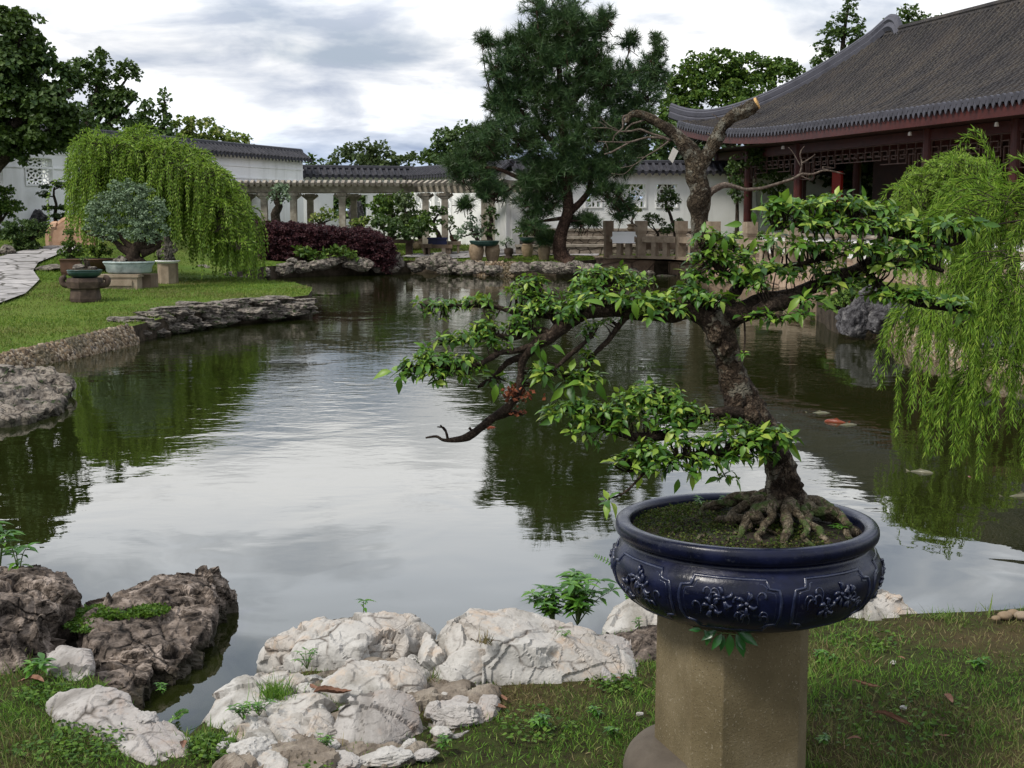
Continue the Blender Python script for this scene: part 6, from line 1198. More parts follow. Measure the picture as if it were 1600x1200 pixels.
HR('rock', 'mauve grey rock at the right end of the large smooth boulder', [[(905, 990, .08), (945, 985, .09), (990, 1000, .05), (1000, 1040, .01), (960, 1068, -.01), (915, 1050, .02)]], 'rockw2', seed=12, amp=.8)
HR('rock', 'dark rock partly hidden behind the left side of the pedestal', [[(965, 990, .05), (1000, 982, .06), (1040, 985, .06), (1040, 1035, .01), (1000, 1050, 0), (975, 1030, .02)]], 'rockd', seed=13, amp=.8)
HR('rock', 'bright white rock behind the left side of the blue pot', [[(935, 978, .0), (960, 945, .05), (1000, 925, .1), (1060, 930, .1), (1060, 975, .03), (1000, 985, .0), (950, 988, 0)]], 'rockw', seed=14, amp=.6)
HR('rock', 'white cracked rock behind the right side of the blue pot', [[(1290, 965, .02), (1330, 925, .09), (1375, 912, .11), (1410, 930, .07), (1442, 960, .0), (1400, 975, -.02), (1340, 975, 0)]], 'rockw', seed=15, amp=.7)
HR('rock', 'rough white rock mass between the tall slab and the rounded boulder', [[(355, 1135, .02), (400, 1108, .05), (450, 1095, .05), (505, 1100, .05), (518, 1140, .03), (500, 1168, .02), (410, 1178, .01)]], 'rockw', low=-.2, seed=21, amp=1.0)
HR('rock', 'rough white rock at the bottom frame edge left of the fresh green weed', [[(362, 1178, .02), (410, 1162, .05), (455, 1175, .04), (462, 1215, .02), (380, 1235, .0)]], 'rockw', low=-.2, seed=22, amp=.9)
HR('rock', 'low grey slab between the rounded boulder and the grass', [[(665, 1105, .02), (720, 1085, .04), (775, 1092, .03), (772, 1118, .01), (715, 1150, .0), (672, 1142, .01)]], 'rockw2', low=-.2, seed=23, amp=.7)
HR('rock', 'grey cream rock shelf between the back boulder and the rounded boulder', [[(500, 1062, .05), (560, 1038, .08), (640, 1035, .08), (668, 1050, .05), (640, 1075, .04), (540, 1085, .03)]], 'rockw', low=-.2, seed=24, amp=.9)
smalls = [((590, 1050, 34, 14), 'rockw', 'blocky white stone between the back boulder and the rounded boulder'), ((640, 1040, 28, 18), 'rockw', 'smooth wedge stone left of the pointed fractured boulder'), ((475, 1082, 26, 16), 'rockw', 'orange stained rubble stone right of the tall slab'), ((440, 1115, 36, 24), 'rockw', 'knobbly white stone in front of the tall slab'), ((400, 1140, 30, 18), 'rockw', 'pinkish flat stone at the foot of the tall slab'), ((395, 1180, 40, 22), 'rockw', 'white stone at the bottom frame edge left of the rubble'), ((455, 1160, 22, 10), 'rockw2', 'thin pale stone in the rubble near the bottom edge'), ((495, 1120, 24, 22), 'rockw', 'tilted pale stone left of the rounded boulder'), ((490, 1060, 20, 8), 'rockw', 'small brown hollow stone under the back boulder'),
          ((535, 1185, 34, 10), 'rockw2', 'flat pale stone below the rounded boulder'), ((600, 1180, 40, 10), 'rockw', 'long cream stone at the grass edge below the rounded boulder'), ((680, 1105, 20, 12), 'rockw2', 'rounded stone right of the rounded boulder'), ((715, 1115, 34, 16), 'rockw2', 'grey flat stone under the pointed boulder'), ((755, 1088, 16, 10), 'rockw', 'thin upright flake by the pointed boulder'), ((690, 1140, 16, 7), 'rockw', 'small white chip in the grass right of the heap'), ((560, 1060, 20, 9), 'rockw', 'cream stone behind the dry leaf'), ((500, 1098, 22, 12), 'rockw2', 'speckled stone below the curled dry leaf'), ((665, 1175, 18, 8), 'rockw2', 'half buried grey stone at the lawn edge'),
          ((225, 1125, 26, 12), 'rockw2', 'small dark stained stone at the inlet tip'), ((630, 1110, 12, 8), 'rockw', 'tiny rubble stone right of the speckled stone'),
          ((540, 1110, 14, 9), 'rockw', 'sharp pale chip at the left foot of the rounded boulder'), ((465, 1140, 15, 9), 'rockw', 'cream chip right of the pinkish flat stone'), ((430, 1190, 22, 10), 'rockw', 'blocky cream stone at the bottom frame edge'), ((520, 1160, 14, 8), 'rockw', 'white chip at the front left of the rounded boulder'), ((700, 1085, 12, 7), 'rockw', 'pale chip below the pointed fractured boulder'), ((640, 1160, 16, 7), 'rockw', 'flat cream chip at the right front of the rounded boulder'), ((735, 1095, 12, 6), 'rockw2', 'small grey chip beside the thin flake'), ((350, 1165, 14, 9), 'rockw', 'pale chip in the grass left of the heap'), ((575, 1040, 16, 8), 'rockw', 'grey cream chip under the hollow boulder'), ((530, 1062, 13, 7), 'rockw2', 'little grey chip above the large dry leaf')]
for i, ((x, y, rx, ry), mt, lb) in enumerate(smalls):
    p = G(x, y, .02); k = p[1] / F; a = rock_a([p[0], p[1], .012], [rx * k * 1.15, rx * k * .85, ry * k * 1.25], 700 + i, 5, 8, .16, rot=i * 1.3); tag(a.build('stone', M[mt]), lb, 'stone', 'stones of the near rock heap')
# mortar and dirt under the heap
HR('rubble_bed', 'tan mortar and dirt bed holding the white rock heap', [[(335, 1150, 0), (420, 1070, .01), (560, 1040, .015), (700, 1060, .015), (770, 1085, .01), (700, 1150, .01), (600, 1195, .012), (380, 1230, .0)]], 'mortar2', low=-.2, seed=16, amp=.9, cat='rubble')
HR('boulder', 'layered tan boulder rising from the water below the left pebble bank', [[(-60, 585, .1), (0, 575, .12), (50, 570, .12), (85, 578, .08), (104, 592, .0), (100, 612, -.05), (0, 615, .0), (-60, 620, 0)], [(-60, 615, .04), (0, 610, .05), (60, 605, .04), (100, 622, -.03), (100, 635, -.08), (60, 650, -.08), (20, 655, -.06), (-60, 660, -.06)]], 'rockm', low=-.5, voxel=.022, seed=17, amp=1.3, group='rocks along the left grass spit', strat=(.1, .1, 1))

# ---------------------------------------------------------------- pedestal and blue pot
PC = D(1165, 812, 3.64); ZRIM = PC[2]; PX = D(1143, 990, 3.64)[0]; PB = .253; ZP = ZRIM - PB - .004
def pedestal():
    root = thing('pedestal', 'chamfered exposed aggregate concrete pedestal carrying the blue pot', 'pedestal', [PX, 3.64, 0]); w, c = .12, .064; phi = math.radians(18.5)
    def ring(s, z): 
        pts = [(w + c, -w), (w + c, w), (w, w + c), (-w, w + c), (-w - c, w), (-w - c, -w), (-w, -w - c), (w, -w - c)]
        cs, sn = math.cos(phi), math.sin(phi); cham = 1.0
        return np.array([[PX + s * (x * cs - y * sn), 3.64 + s * (x * sn + y * cs), z] for x, y in pts])
    def solid(name, rows, mat):
        a = A(); V = []; n = 8
        for s, z in rows: V.append(ring(s, z))
        V = np.vstack(V); m = len(rows); i = np.arange(m - 1)[:, None] * n; j = np.arange(n)[None]; j2 = (j + 1) % n; Q = np.stack([i + j, i + j2, i + n + j2, i + n + j], -1).reshape(-1, 4)
        V = np.vstack([V, V[-n:].mean(0)]); a.add(V, [[(m - 1) * n + k, (m - 1) * n + (k + 1) % n, m * n] for k in range(n)], Q); o = a.build(name, M[mat], root)
        bv = o.modifiers.new('b', 'BEVEL'); bv.width = .003; bv.segments = 3; return o
    solid('shaft', [(.98, -.06), (.975, .2), (.965, ZP - .02), (.96, ZP)], 'conc')
    a = A(); lathe(a, [PX - .06, 3.66, 0], [(.24, -.05), (.24, .02), (.236, .045), (.225, .068), (.205, .09), (.18, .1)], 40); a.build('foot', M['concd'], root, smooth=True)
M['concd'] = simple('dark_smooth_concrete', [(.3, (.06, .048, .036)), (.6, (.1, .082, .062))], 6, 6, .85, .4, .006, 60)
pedestal()
prof = [(.15, -.262), (.2, -.26), (.238, -.25), (.29, -.232), (.33, -.205), (.358, -.17), (.371, -.135), (.372, -.11), (.364, -.085), (.348, -.066), (.338, -.055), (.338, -.047), (.35, -.041), (.36, -.032), (.363, -.018), (.36, -.004), (.352, .003), (.338, .004), (.326, .0), (.32, -.01), (.318, -.05)]
def potmain():
    root = thing('pot', 'large round navy blue glazed bonsai pot with raised flower panels', 'bonsai pot', [PC[0], PC[1], ZRIM - PB])
    P = smoothpts(np.array([[r, z, 0] for r, z in prof]), 4)[:, :2]; a = A(); lathe(a, [PC[0], PC[1], ZRIM], P, 128, cap=True); a.build('pot_body', M['glaze'], root, smooth=True)
    pr = np.array(prof[:11]); 
    def S(th, z, off=0.):
        r = np.interp(z, pr[:, 1], pr[:, 0]) + off; return np.array([PC[0] + r * math.cos(th), PC[1] + r * math.sin(th), ZRIM + z])
    r = random.Random(5); th0 = math.radians(-90)
    for k in range(8):
        cth = th0 + math.radians(-16 + 46 * k if k < 4 else -16 - 45 * (k - 3)); W = math.radians(20.5); z0, z1 = -.218, -.074; zc = (z0 + z1) / 2
        a = A()
        ol = [(-.72, 1), (.72, 1), (.76, .72), (.96, .66), (1, .3), (1, -.3), (.96, -.66), (.76, -.72), (.72, -1), (-.72, -1), (-.76, -.72), (-.96, -.66), (-1, -.3), (-1, .3), (-.96, .66), (-.76, .72), (-.72, 1)]
        pts = []
        for i in range(len(ol) - 1):
            for t in (0, .34, .67): u = ol[i][0] * (1 - t) + ol[i + 1][0] * t; v = ol[i][1] * (1 - t) + ol[i + 1][1] * t; pts.append(S(cth + u * W, zc + v * (z1 - z0) / 2, .0))
        pts.append(pts[0]); tube(a, pts, .0048, 6, .35, k, cap=False, fr=40)
        pts = [S(cth + u * W * .9, zc + v * (z1 - z0) / 2 * .86, -.001) for u, v in ol]; tube(a, pts, .0026, 5, .3, k, cap=False, k=2)
        a.build('panel_frame', M['glazew'], root, smooth=True)
        a = A(); U = lambda u, v, o=.001: S(cth + u * W, zc + v * (z1 - z0) / 2, o)
        for f in range(3):                  # flowers
            fu, fv = (-.35, .25, .0)[f] + r.uniform(-.1, .1), (-.1, .15, .4)[f] + r.uniform(-.1, .1)
            for p in range(6):
                t = p * math.pi / 3 + r.random(); P0 = U(fu + .05 * math.cos(t), fv + .14 * math.sin(t)); P1 = U(fu + .15 * math.cos(t), fv + .38 * math.sin(t), .004); P2 = U(fu + .2 * math.cos(t + .3), fv + .44 * math.sin(t + .3), .001)
                tube(a, [P0, P1, P2], [.003, .0055, .002], 6, .4, p + k, k=2, fr=40)
            tube(a, [U(fu, fv, -.003), U(fu, fv, .005)], [.008, .004], 8)
        for s in range(12):                          # scrolls and leaves
            u0, v0 = r.uniform(-.7, .7), r.uniform(-.5, .5); sgn = r.choice((-1, 1)); P = [U(u0 + sgn * (.04 + .02 * i) * math.cos(i * .8), v0 + (.1 + .05 * i) * math.sin(i * .8), .001) for i in range(6)]
            tube(a, P, np.linspace(.004, .0015, 6), 5, .3, s, k=2, fr=40)
        a.build('relief', M['glazew'], root, smooth=True)
    for k in range(4):
        t = math.radians(45 + 90 * k); a = A(); p = S(t, -.25, -.05); lathe(a, p, [(.03, -.012), (.038, .0), (.05, .03)], 12); a.build('foot', M['glaze'], root, smooth=True)
    # soil mound
    n = 40; a = A(); V = []; F_ = []
    rr = np.linspace(0, .319, 22)
    for r_ in rr:
        for j in range(72): t = j * math.pi / 36; V.append([PC[0] + r_ * math.cos(t), PC[1] + r_ * math.sin(t), ZRIM])
    V = np.array(V); rho = np.hypot(V[:, 0] - PC[0], V[:, 1] - PC[1]); V[:, 2] += -.028 + .05 * np.clip(1 - rho / .3, 0, 1) ** .8 + fbm(V * 16, 4, 3) * .012 + fbm(V * 45, 3, 8) * .005
    i = np.arange(21)[:, None] * 72; j = np.arange(72)[None]; j2 = (j + 1) % 72; a.add(V, None, np.stack([i + j, i + 72 + j, i + 72 + j2, i + j2], -1).reshape(-1, 4)); a.build('soil', M['soil'], root, smooth=True)
    return root
potmain()
def soilz(x, y): rho = math.hypot(x - PC[0], y - PC[1]); return ZRIM - .028 + .05 * max(0, 1 - rho / .3) ** .8
# ---------------------------------------------------------------- the bonsai
YB = 3.64; K = YB / F
BR = {  # (px, py, radius px, dY)
 'trunk': [(1226, 790, 44, 0), (1224, 765, 36, 0), (1222, 742, 30, 0), (1214, 712, 26, 0), (1200, 680, 26, 0), (1180, 652, 29, 0), (1160, 625, 31, 0), (1146, 590, 27, 0), (1138, 560, 25, 0), (1128, 530, 26, 0), (1120, 508, 27, 0), (1112, 490, 20, 0)],
 'limb': [
  [(1122, 512, 22, 0), (1085, 486, 16, -.0), (1040, 492, 13, -.03), (985, 487, 12, -.06), (930, 486, 11, -.08), (890, 503, 11, -.1), (860, 525, 11, -.11), (832, 543, 10, -.12), (817, 562, 7, -.12), (813, 590, 6, -.12), (812, 612, 6, -.12), (795, 635, 7, -.11), (768, 655, 7, -.1), (738, 678, 7, -.1), (722, 685, 6, -.1), (695, 688, 3, -.1), (682, 682, 2.5, -.1), (665, 684, 1.6, -.1)],
  [(1118, 512, 22, 0), (1150, 494, 20, .02), (1190, 474, 17, .03), (1235, 463, 14, .04), (1262, 452, 12, .05), (1300, 437, 12, .06), (1345, 420, 11, .06), (1368, 405, 10, .06), (1374, 385, 9, .06), (1382, 360, 9, .05), (1372, 345, 8, .05), (1350, 343, 7, .03), (1328, 346, 4, .0)],
  [(1262, 460, 8, .03), (1230, 470, 12, 0), (1205, 476, 13, -.03), (1180, 490, 12, -.02)],
  [(1372, 408, 9, .06), (1405, 410, 8, .05), (1438, 412, 7, .02), (1475, 424, 3, 0)], [(1382, 362, 7, .05), (1420, 372, 5, .04), (1460, 385, 4, 0), (1500, 380, 2, -.02)], [(1350, 418, 6, .04), (1380, 450, 7, 0), (1434, 472, 7, -.04), (1480, 482, 4, -.05), (1515, 489, 2, -.05)],
  [(1378, 355, 7, .05), (1400, 345, 5, .08), (1440, 350, 3, .1)], [(1345, 345, 6, .03), (1300, 350, 5, .0), (1250, 350, 4, -.03), (1210, 358, 3, -.05)],
  [(1120, 505, 15, .02), (1135, 475, 12, .04), (1160, 442, 10, .06), (1175, 425, 8, .07), (1160, 400, 5, .07)], [(1170, 440, 8, .06), (1200, 422, 7, .06), (1240, 415, 5, .05), (1280, 405, 4, .02)], [(1160, 440, 8, .05), (1130, 425, 6, .02), (1105, 400, 4, 0), (1095, 385, 3, 0)], [(1110, 490, 10, 0), (1085, 465, 7, .05), (1060, 455, 4, .06)],
  [(862, 522, 6, -.11), (842, 516, 5, -.1), (800, 528, 5, -.1), (770, 524, 4, -.11), (730, 533, 3, -.12), (684, 538, 2, -.12)], [(835, 540, 6, -.12), (806, 548, 5, -.13), (783, 551, 4, -.14), (765, 560, 5, -.15), (740, 573, 4, -.16), (690, 575, 3, -.17), (640, 572, 2, -.17)], [(820, 556, 6, -.12), (795, 565, 5, -.11), (775, 585, 4, -.1), (755, 600, 3.5, -.1), (746, 605, 2, -.1)],
  [(895, 500, 6, -.08), (860, 494, 5, -.05), (830, 490, 5, -.03), (800, 487, 4, -.02), (776, 480, 4, -.01), (730, 478, 3, -.01), (660, 477, 2, 0)], [(985, 489, 6, -.06), (970, 505, 5, -.06), (950, 532, 4.5, -.07), (930, 552, 4, -.08), (922, 567, 3.5, -.08), (910, 580, 3, -.08), (880, 588, 2, -.09)], [(925, 525, 3, -.1), (905, 543, 4, -.11), (890, 555, 4, -.11), (872, 572, 3, -.12)], [(930, 485, 5, -.08), (945, 465, 4, -.04), (955, 445, 3, -.02)], [(870, 505, 5, -.1), (850, 480, 4, -.07), (835, 460, 3, -.05)],
  [(768, 655, 4, -.1), (790, 648, 5, -.1), (805, 645, 3.5, -.1), (818, 648, 2, -.1)], [(700, 687, 2.5, -.1), (697, 675, 2, -.1), (692, 668, 1.6, -.1), (683, 667, 1, -.1)], [(697, 675, 1.6, -.1), (688, 664, 1.2, -.1)], [(740, 676, 2.5, -.1), (733, 668, 2, -.1)],
  [(1180, 655, 14, -.04), (1150, 645, 9, -.07), (1115, 645, 8, -.09), (1080, 662, 8, -.1), (1040, 680, 8, -.11), (1000, 683, 8, -.12), (975, 680, 5, -.12), (930, 660, 3, -.12), (890, 640, 2, -.12)], [(1060, 670, 6, -.1), (1035, 640, 4, -.08), (1000, 620, 3, -.08)],
  [(1222, 715, 14, -.05), (1195, 695, 9, -.09), (1160, 698, 7, -.12), (1120, 708, 6, -.14), (1070, 712, 5, -.16), (1020, 720, 4, -.17), (985, 735, 3, -.18)], [(1020, 722, 2.5, -.17), (985, 762, 2, -.19), (965, 775, 1.6, -.2), (952, 778, 1.2, -.2)], [(1200, 692, 6, -.09), (1215, 680, 4, -.12), (1225, 672, 3, -.14)],
  [(1150, 500, 6, -.03), (1180, 492, 3, -.08), (1215, 493, 2, -.1), (1262, 492, 1.2, -.12)]]}
PADS = [  # cx, cy, rx, ry, rosettes, dY, leaf px
 (1225, 325, 34, 14, 26, -.05, 26), (1275, 322, 40, 16, 34, -.0, 24), (1320, 315, 40, 16, 34, .0, 24), (1365, 328, 38, 16, 34, .05, 23), (1245, 348, 46, 14, 30, -.05, 24), (1300, 352, 50, 14, 36, -.04, 23), (1360, 352, 40, 12, 26, -.04, 22), (1410, 350, 36, 16, 30, .05, 24), (1450, 362, 40, 16, 30, .0, 24), (1490, 350, 36, 12, 24, -.02, 25), (1525, 352, 12, 5, 6, -.02, 26),
 (1275, 385, 55, 13, 36, -.03, 23), (1340, 388, 50, 14, 36, -.03, 23), (1400, 388, 50, 14, 36, -.02, 23), (1450, 392, 34, 14, 20, .0, 24), (1400, 415, 60, 10, 26, .0, 23), (1225, 375, 30, 12, 12, .05, 22),
 (1108, 372, 30, 14, 22, .0, 24), (1150, 378, 24, 14, 14, .05, 23), (1105, 400, 34, 14, 26, 0, 23), (1150, 405, 34, 14, 26, .02, 22), (1090, 430, 36, 14, 30, .0, 22), (1145, 432, 34, 14, 26, .0, 22), (1195, 420, 30, 13, 20, 0, 22), (1075, 458, 36, 14, 28, 0, 22), (1120, 465, 34, 14, 24, -.04, 23), (1180, 445, 40, 12, 22, 0, 21), (1240, 425, 34, 13, 20, .03, 22), (1290, 420, 34, 12, 20, .05, 22), (1300, 445, 36, 10, 16, .0, 24), (1195, 388, 24, 10, 10, .05, 22),
 (1385, 462, 44, 10, 30, -.02, 21), (1430, 462, 44, 12, 34, -.04, 21), (1475, 472, 34, 10, 20, -.05, 22), (1505, 486, 14, 5, 6, -.05, 24), (1350, 440, 30, 9, 12, .02, 24), (1270, 470, 18, 8, 5, -.06, 30),
 (1180, 493, 24, 5, 9, -.08, 22), (1215, 498, 22, 6, 9, -.1, 22), (1250, 494, 16, 4, 5, -.12, 24), (1162, 555, 8, 4, 2, -.1, 18),
 (830, 440, 26, 10, 26, -.05, 16), (815, 458, 34, 12, 36, -.05, 16), (845, 462, 32, 14, 34, -.06, 16), (830, 482, 34, 10, 28, -.08, 16), (870, 480, 30, 10, 22, -.1, 18), (885, 492, 22, 9, 12, -.12, 22),
 (935, 425, 28, 8, 22, -.0, 17), (965, 428, 34, 10, 28, .0, 17), (915, 440, 26, 10, 22, -.02, 18), (955, 446, 44, 12, 34, -.03, 19), (1000, 440, 26, 10, 18, 0, 18), (930, 470, 40, 12, 22, -.1, 26), (985, 470, 40, 12, 24, -.08, 26), (1030, 468, 34, 12, 22, -.05, 24), (1010, 490, 34, 8, 12, -.1, 26), (1060, 485, 30, 9, 14, -.05, 22), (900, 460, 20, 10, 12, -.05, 20),
 (680, 478, 26, 7, 20, .0, 15), (715, 478, 30, 8, 26, .0, 15), (750, 470, 30, 8, 24, -.01, 16), (668, 487, 12, 8, 8, 0, 14), (690, 496, 12, 5, 5, 0, 14), (655, 472, 5, 3, 2, 0, 16), (765, 490, 14, 5, 4, -.03, 15),
 (815, 500, 22, 8, 18, -.1, 17), (800, 518, 28, 8, 18, -.1, 17), (830, 515, 22, 6, 10, -.1, 17), (755, 510, 22, 9, 20, -.12, 17), (735, 524, 30, 9, 24, -.13, 17), (700, 530, 26, 8, 22, -.13, 18), (760, 530, 16, 8, 8, -.14, 24), (785, 540, 22, 8, 10, -.12, 18),
 (665, 550, 14, 10, 14, -.16, 18), (690, 562, 34, 9, 28, -.17, 17), (725, 562, 28, 9, 22, -.16, 17), (650, 570, 26, 9, 22, -.17, 18), (680, 580, 34, 9, 26, -.17, 17), (640, 585, 16, 7, 10, -.18, 20), (628, 580, 14, 5, 4, -.18, 28), (715, 585, 22, 7, 10, -.16, 20), (745, 575, 14, 7, 6, -.15, 24), (690, 596, 14, 5, 4, -.17, 20),
 (845, 538, 10, 5, 3, -.13, 26), (770, 590, 16, 8, 5, -.09, 26), (790, 600, 14, 7, 4, -.08, 26), (930, 508, 18, 8, 9, -.08, 18), (918, 522, 12, 8, 8, -.09, 18), (955, 505, 10, 8, 4, -.06, 20), (915, 552, 10, 6, 7, -.09, 17), (920, 565, 10, 6, 7, -.09, 17), (850, 580, 26, 9, 12, -.12, 24), (840, 592, 20, 9, 8, -.12, 26), (895, 585, 28, 8, 12, -.11, 24), (925, 590, 22, 9, 9, -.1, 28), (900, 600, 22, 8, 5, -.12, 30), (845, 572, 10, 4, 5, -.12, 18),
 (1010, 608, 30, 7, 22, -.08, 18), (1045, 615, 26, 9, 20, -.08, 18), (985, 622, 36, 9, 28, -.1, 18), (1020, 632, 44, 11, 36, -.1, 19), (1065, 640, 34, 11, 26, -.1, 20), (960, 640, 40, 11, 32, -.12, 20), (905, 632, 34, 8, 22, -.13, 20), (880, 640, 26, 9, 16, -.14, 22), (930, 655, 40, 11, 22, -.14, 23), (990, 655, 44, 12, 32, -.13, 22), (1045, 662, 40, 12, 26, -.12, 23), (1090, 650, 24, 10, 12, -.1, 24), (900, 672, 24, 8, 8, -.15, 26), (920, 690, 14, 6, 4, -.16, 28), (960, 672, 30, 8, 12, -.15, 26), (865, 650, 12, 6, 5, -.15, 28),
 (1140, 665, 30, 8, 16, -.12, 24), (1195, 675, 34, 9, 20, -.14, 25), (1225, 690, 16, 10, 8, -.15, 30), (1215, 680, 22, 8, 10, -.13, 26), (1170, 690, 30, 8, 14, -.15, 24), (1120, 688, 34, 8, 20, -.15, 22), (1065, 692, 34, 8, 24, -.16, 20), (1020, 700, 34, 8, 26, -.18, 20), (985, 712, 26, 8, 18, -.18, 21), (1040, 715, 44, 8, 30, -.18, 20), (1095, 715, 40, 9, 26, -.17, 22), (1150, 715, 30, 9, 16, -.17, 26), (1000, 730, 24, 7, 14, -.19, 22), (1050, 735, 30, 7, 12, -.19, 26), (1100, 735, 20, 7, 8, -.18, 26), (1190, 712, 18, 8, 8, -.17, 28), (960, 722, 10, 5, 4, -.19, 24), (950, 785, 7, 4, 2, -.2, 30), (1135, 745, 14, 5, 4, -.17, 26)]
def bonsai():
    root = thing('bonsai_tree', 'large foreground bonsai with sweeping trunk and green leaf pads over the pond', 'bonsai', [D(1224, 780, YB)[0], YB, ZRIM])
    a = A(); P = [D(p[0], p[1], YB + p[3]) for p in BR['trunk']]; tube(a, P, [p[2] * K * .86 for p in BR['trunk']], 26, .3, 3, k=6, fr=26)
    for i, (x, y, r, dy) in enumerate(((1150, 632, 16, -.05), (1172, 650, 14, -.06), (1133, 545, 12, -.05), (1120, 520, 14, -.04), (1190, 700, 12, -.05), (1212, 735, 12, -.05), (1240, 760, 14, -.04))):
        p = D(x, y, YB + dy); b = rock_a(p, [r * K, r * K, r * K * 1.3], 900 + i, 4, 5, .2); a.add(b.V[0], b.T[0])
    a.build('trunk', M['bark'], root, smooth=True)
    a = A()
    for i, l in enumerate(BR['limb']): limb(a, YB, [(p[0], p[1], p[2] * K * .95, p[3]) for p in l], .42, 10, 50 + i, 5)
    a.build('branches', M['barkd'], root, smooth=True)
    allb = np.array([D(p[0], p[1], YB + p[3]) for l in BR['limb'] for p in np.array(smoothpts(np.array(l, float), 4))])
    r = np.random.default_rng(77); lv, lt = leaf_t(.5, .22, .06); lv2, lt2 = leaf_t(.5, .5, .1); ac = A(); tw = A(); PS = [[], []]; YD = [[], []]; ZD = [[], []]; SS = [[], []]; n_ = 0
    for (cx, cy, rx, ry, n, dy, lp) in PADS:
        c = D(cx, cy, YB + dy); n = max(2, int(n * 1.08)); lp = lp * .74
        for i in range(n):
            u = rdir(1, r)[0] * r.random() ** .4; p = c + u * np.array([rx * K, rx * K * .85, ry * K * .8])
            j = np.argmin(np.linalg.norm(allb - p - [0, 0, -.01], axis=1)); q = allb[j]; dist = np.linalg.norm(q - p)
            if dist < .35 and (i % 2 == 0 or dist < .05):
                mid = (p + q) / 2 + r.normal(size=3) * dist * .12 - [0, 0, dist * .08]; tube(tw, [q, mid, p - [0, 0, .004]], [.0032, .0024, .0012], 5, .3, i, k=2, cap=False)
            ax = nrm(np.array([u[0] * .7, u[1] * .7, .75]) + r.normal(size=3) * .25); m = r.integers(3, 7); ph = r.uniform(0, 6.28); e1 = nrm(np.cross(ax, [0.3, 1, 0.1])); e2 = np.cross(ax, e1)
            for k in range(m):
                t = ph + k * 2.4; out = math.cos(t) * e1 + math.sin(t) * e2; w = 1 if r.random() < .2 else 0; yd = nrm(out + ax * r.uniform(.0, .6) - np.array([0, 0, r.uniform(-.1, .3 if w == 0 else 1.3)])); zd = nrm(ax + [0, 0, .5] + out * .3 + r.normal(size=3) * .28)
                s = lp * K * (r.uniform(.4, 1.15) if r.random() < .88 else r.uniform(1.1, 1.5)) * .92; PS[w].append(p + out * .004 + ax * k * .0015); YD[w].append(yd); ZD[w].append(zd); SS[w].append(s)
    for w, (tv, tt) in enumerate(((lv, lt), (lv2, lt2))): scatter(ac, tv, tt, PS[w], np.array(YD[w]), np.array(ZD[w]), np.array(SS[w]))
    # single large leaves that stand out
    big = [(612, 580, 35, -.9, -.1), (625, 590, 30, -.1, -1), (664, 545, 22, -.5, .6), (950, 785, 30, -.1, -1), (848, 545, 26, .1, -1), (862, 540, 28, .8, -.2), (1180, 372, 28, -.3, -1), (1200, 330, 30, -.6, .3), (1160, 350, 30, -.7, .0), (935, 595, 40, .2, -1), (880, 605, 34, -.6, -.7), (990, 470, 34, .2, -1), (945, 480, 40, -.6, .5), (1012, 478, 28, .4, -1), (775, 600, 34, -.1, -1), (1228, 330, 30, .2, .7), (1540, 352, 28, 1, .1), (1520, 345, 26, .9, .3), (1525, 362, 24, .3, -.9), (1262, 470, 36, -.2, -1), (1250, 465, 36, -.7, -.6), (1285, 470, 30, .7, -.3), (1232, 700, 34, .6, -.4), (1212, 700, 36, .1, -1), (1195, 705, 32, -.3, -1), (1175, 330, 26, .3, -1), (1115, 365, 30, -.2, -1), (1130, 372, 30, .2, -1), (920, 640, 30, -.4, -.9), (868, 655, 30, -1, -.3), (1000, 740, 30, -.1, -1), (1060, 748, 28, -.2, -1), (1078, 742, 30, .4, -1)]
    ps = [D(x, y, YB - .16 if x < 1100 else YB - .08) for x, y, *_ in big]; yd = [nrm(np.array([b[3], -.3, b[4]])) for b in big]; zd = [nrm(np.array([.1, -.8, .55]) + r.normal(size=3) * .2) for b in big]
    scatter(ac, lv2, lt2, ps, np.array(yd), np.array(zd), np.array([b[2] * K * .8 for b in big]), np.array([b[2] * K * .72 for b in big]))
    tw.build('twigs', M['barkd'], root, smooth=True); ac.build('leaves', M['leaf'], root, smooth=True)
    # red brown withered clump on the dead branch
    a = A(); m = 110; scatter(a, *LQ, D(808, 615, YB - .12) + r.normal(size=(m, 3)) * [.02, .018, .009], rdir(m, r), rdir(m, r), .014); m = 40; scatter(a, *LQ, D(812, 645, YB - .1) + r.normal(size=(m, 3)) * [.012, .012, .005], rdir(m, r), rdir(m, r), .01); a.build('withered_clump', M['fung'], root)
    # surface roots
    a = A(); bx, by = D(1226, 785, YB)[:2]
    R_ = [((-.02, -.02), (-.1, -.12), (-.17, -.2), 13), ((-.05, .0), (-.15, -.06), (-.26, -.06), 13), ((-.04, -.03), (-.12, -.09), (-.2, -.12), 11), ((0, -.05), (-.02, -.14), (-.05, -.25), 13), ((-.03, -.05), (-.08, -.17), (-.12, -.24), 10), ((.03, -.05), (.05, -.14), (.09, -.24), 12), ((.06, -.03), (.13, -.08), (.17, -.16), 14), ((.06, 0), (.15, .0), (.21, -.06), 20), ((.05, .04), (.13, .08), (.18, .12), 16), ((-.05, .04), (-.15, .06), (-.24, .08), 12), ((.02, -.06), (.01, -.16), (.03, -.26), 8), ((-.06, -.06), (-.1, -.15), (-.2, -.17), 7), ((-.12, .0), (-.2, .02), (-.28, -.0), 8), ((.04, -.05), (.1, -.15), (.05, -.22), 8), ((-.1, -.1), (-.19, -.13), (-.26, -.15), 6), ((-.02, -.05), (-.06, -.13), (-.0, -.2), 9)]
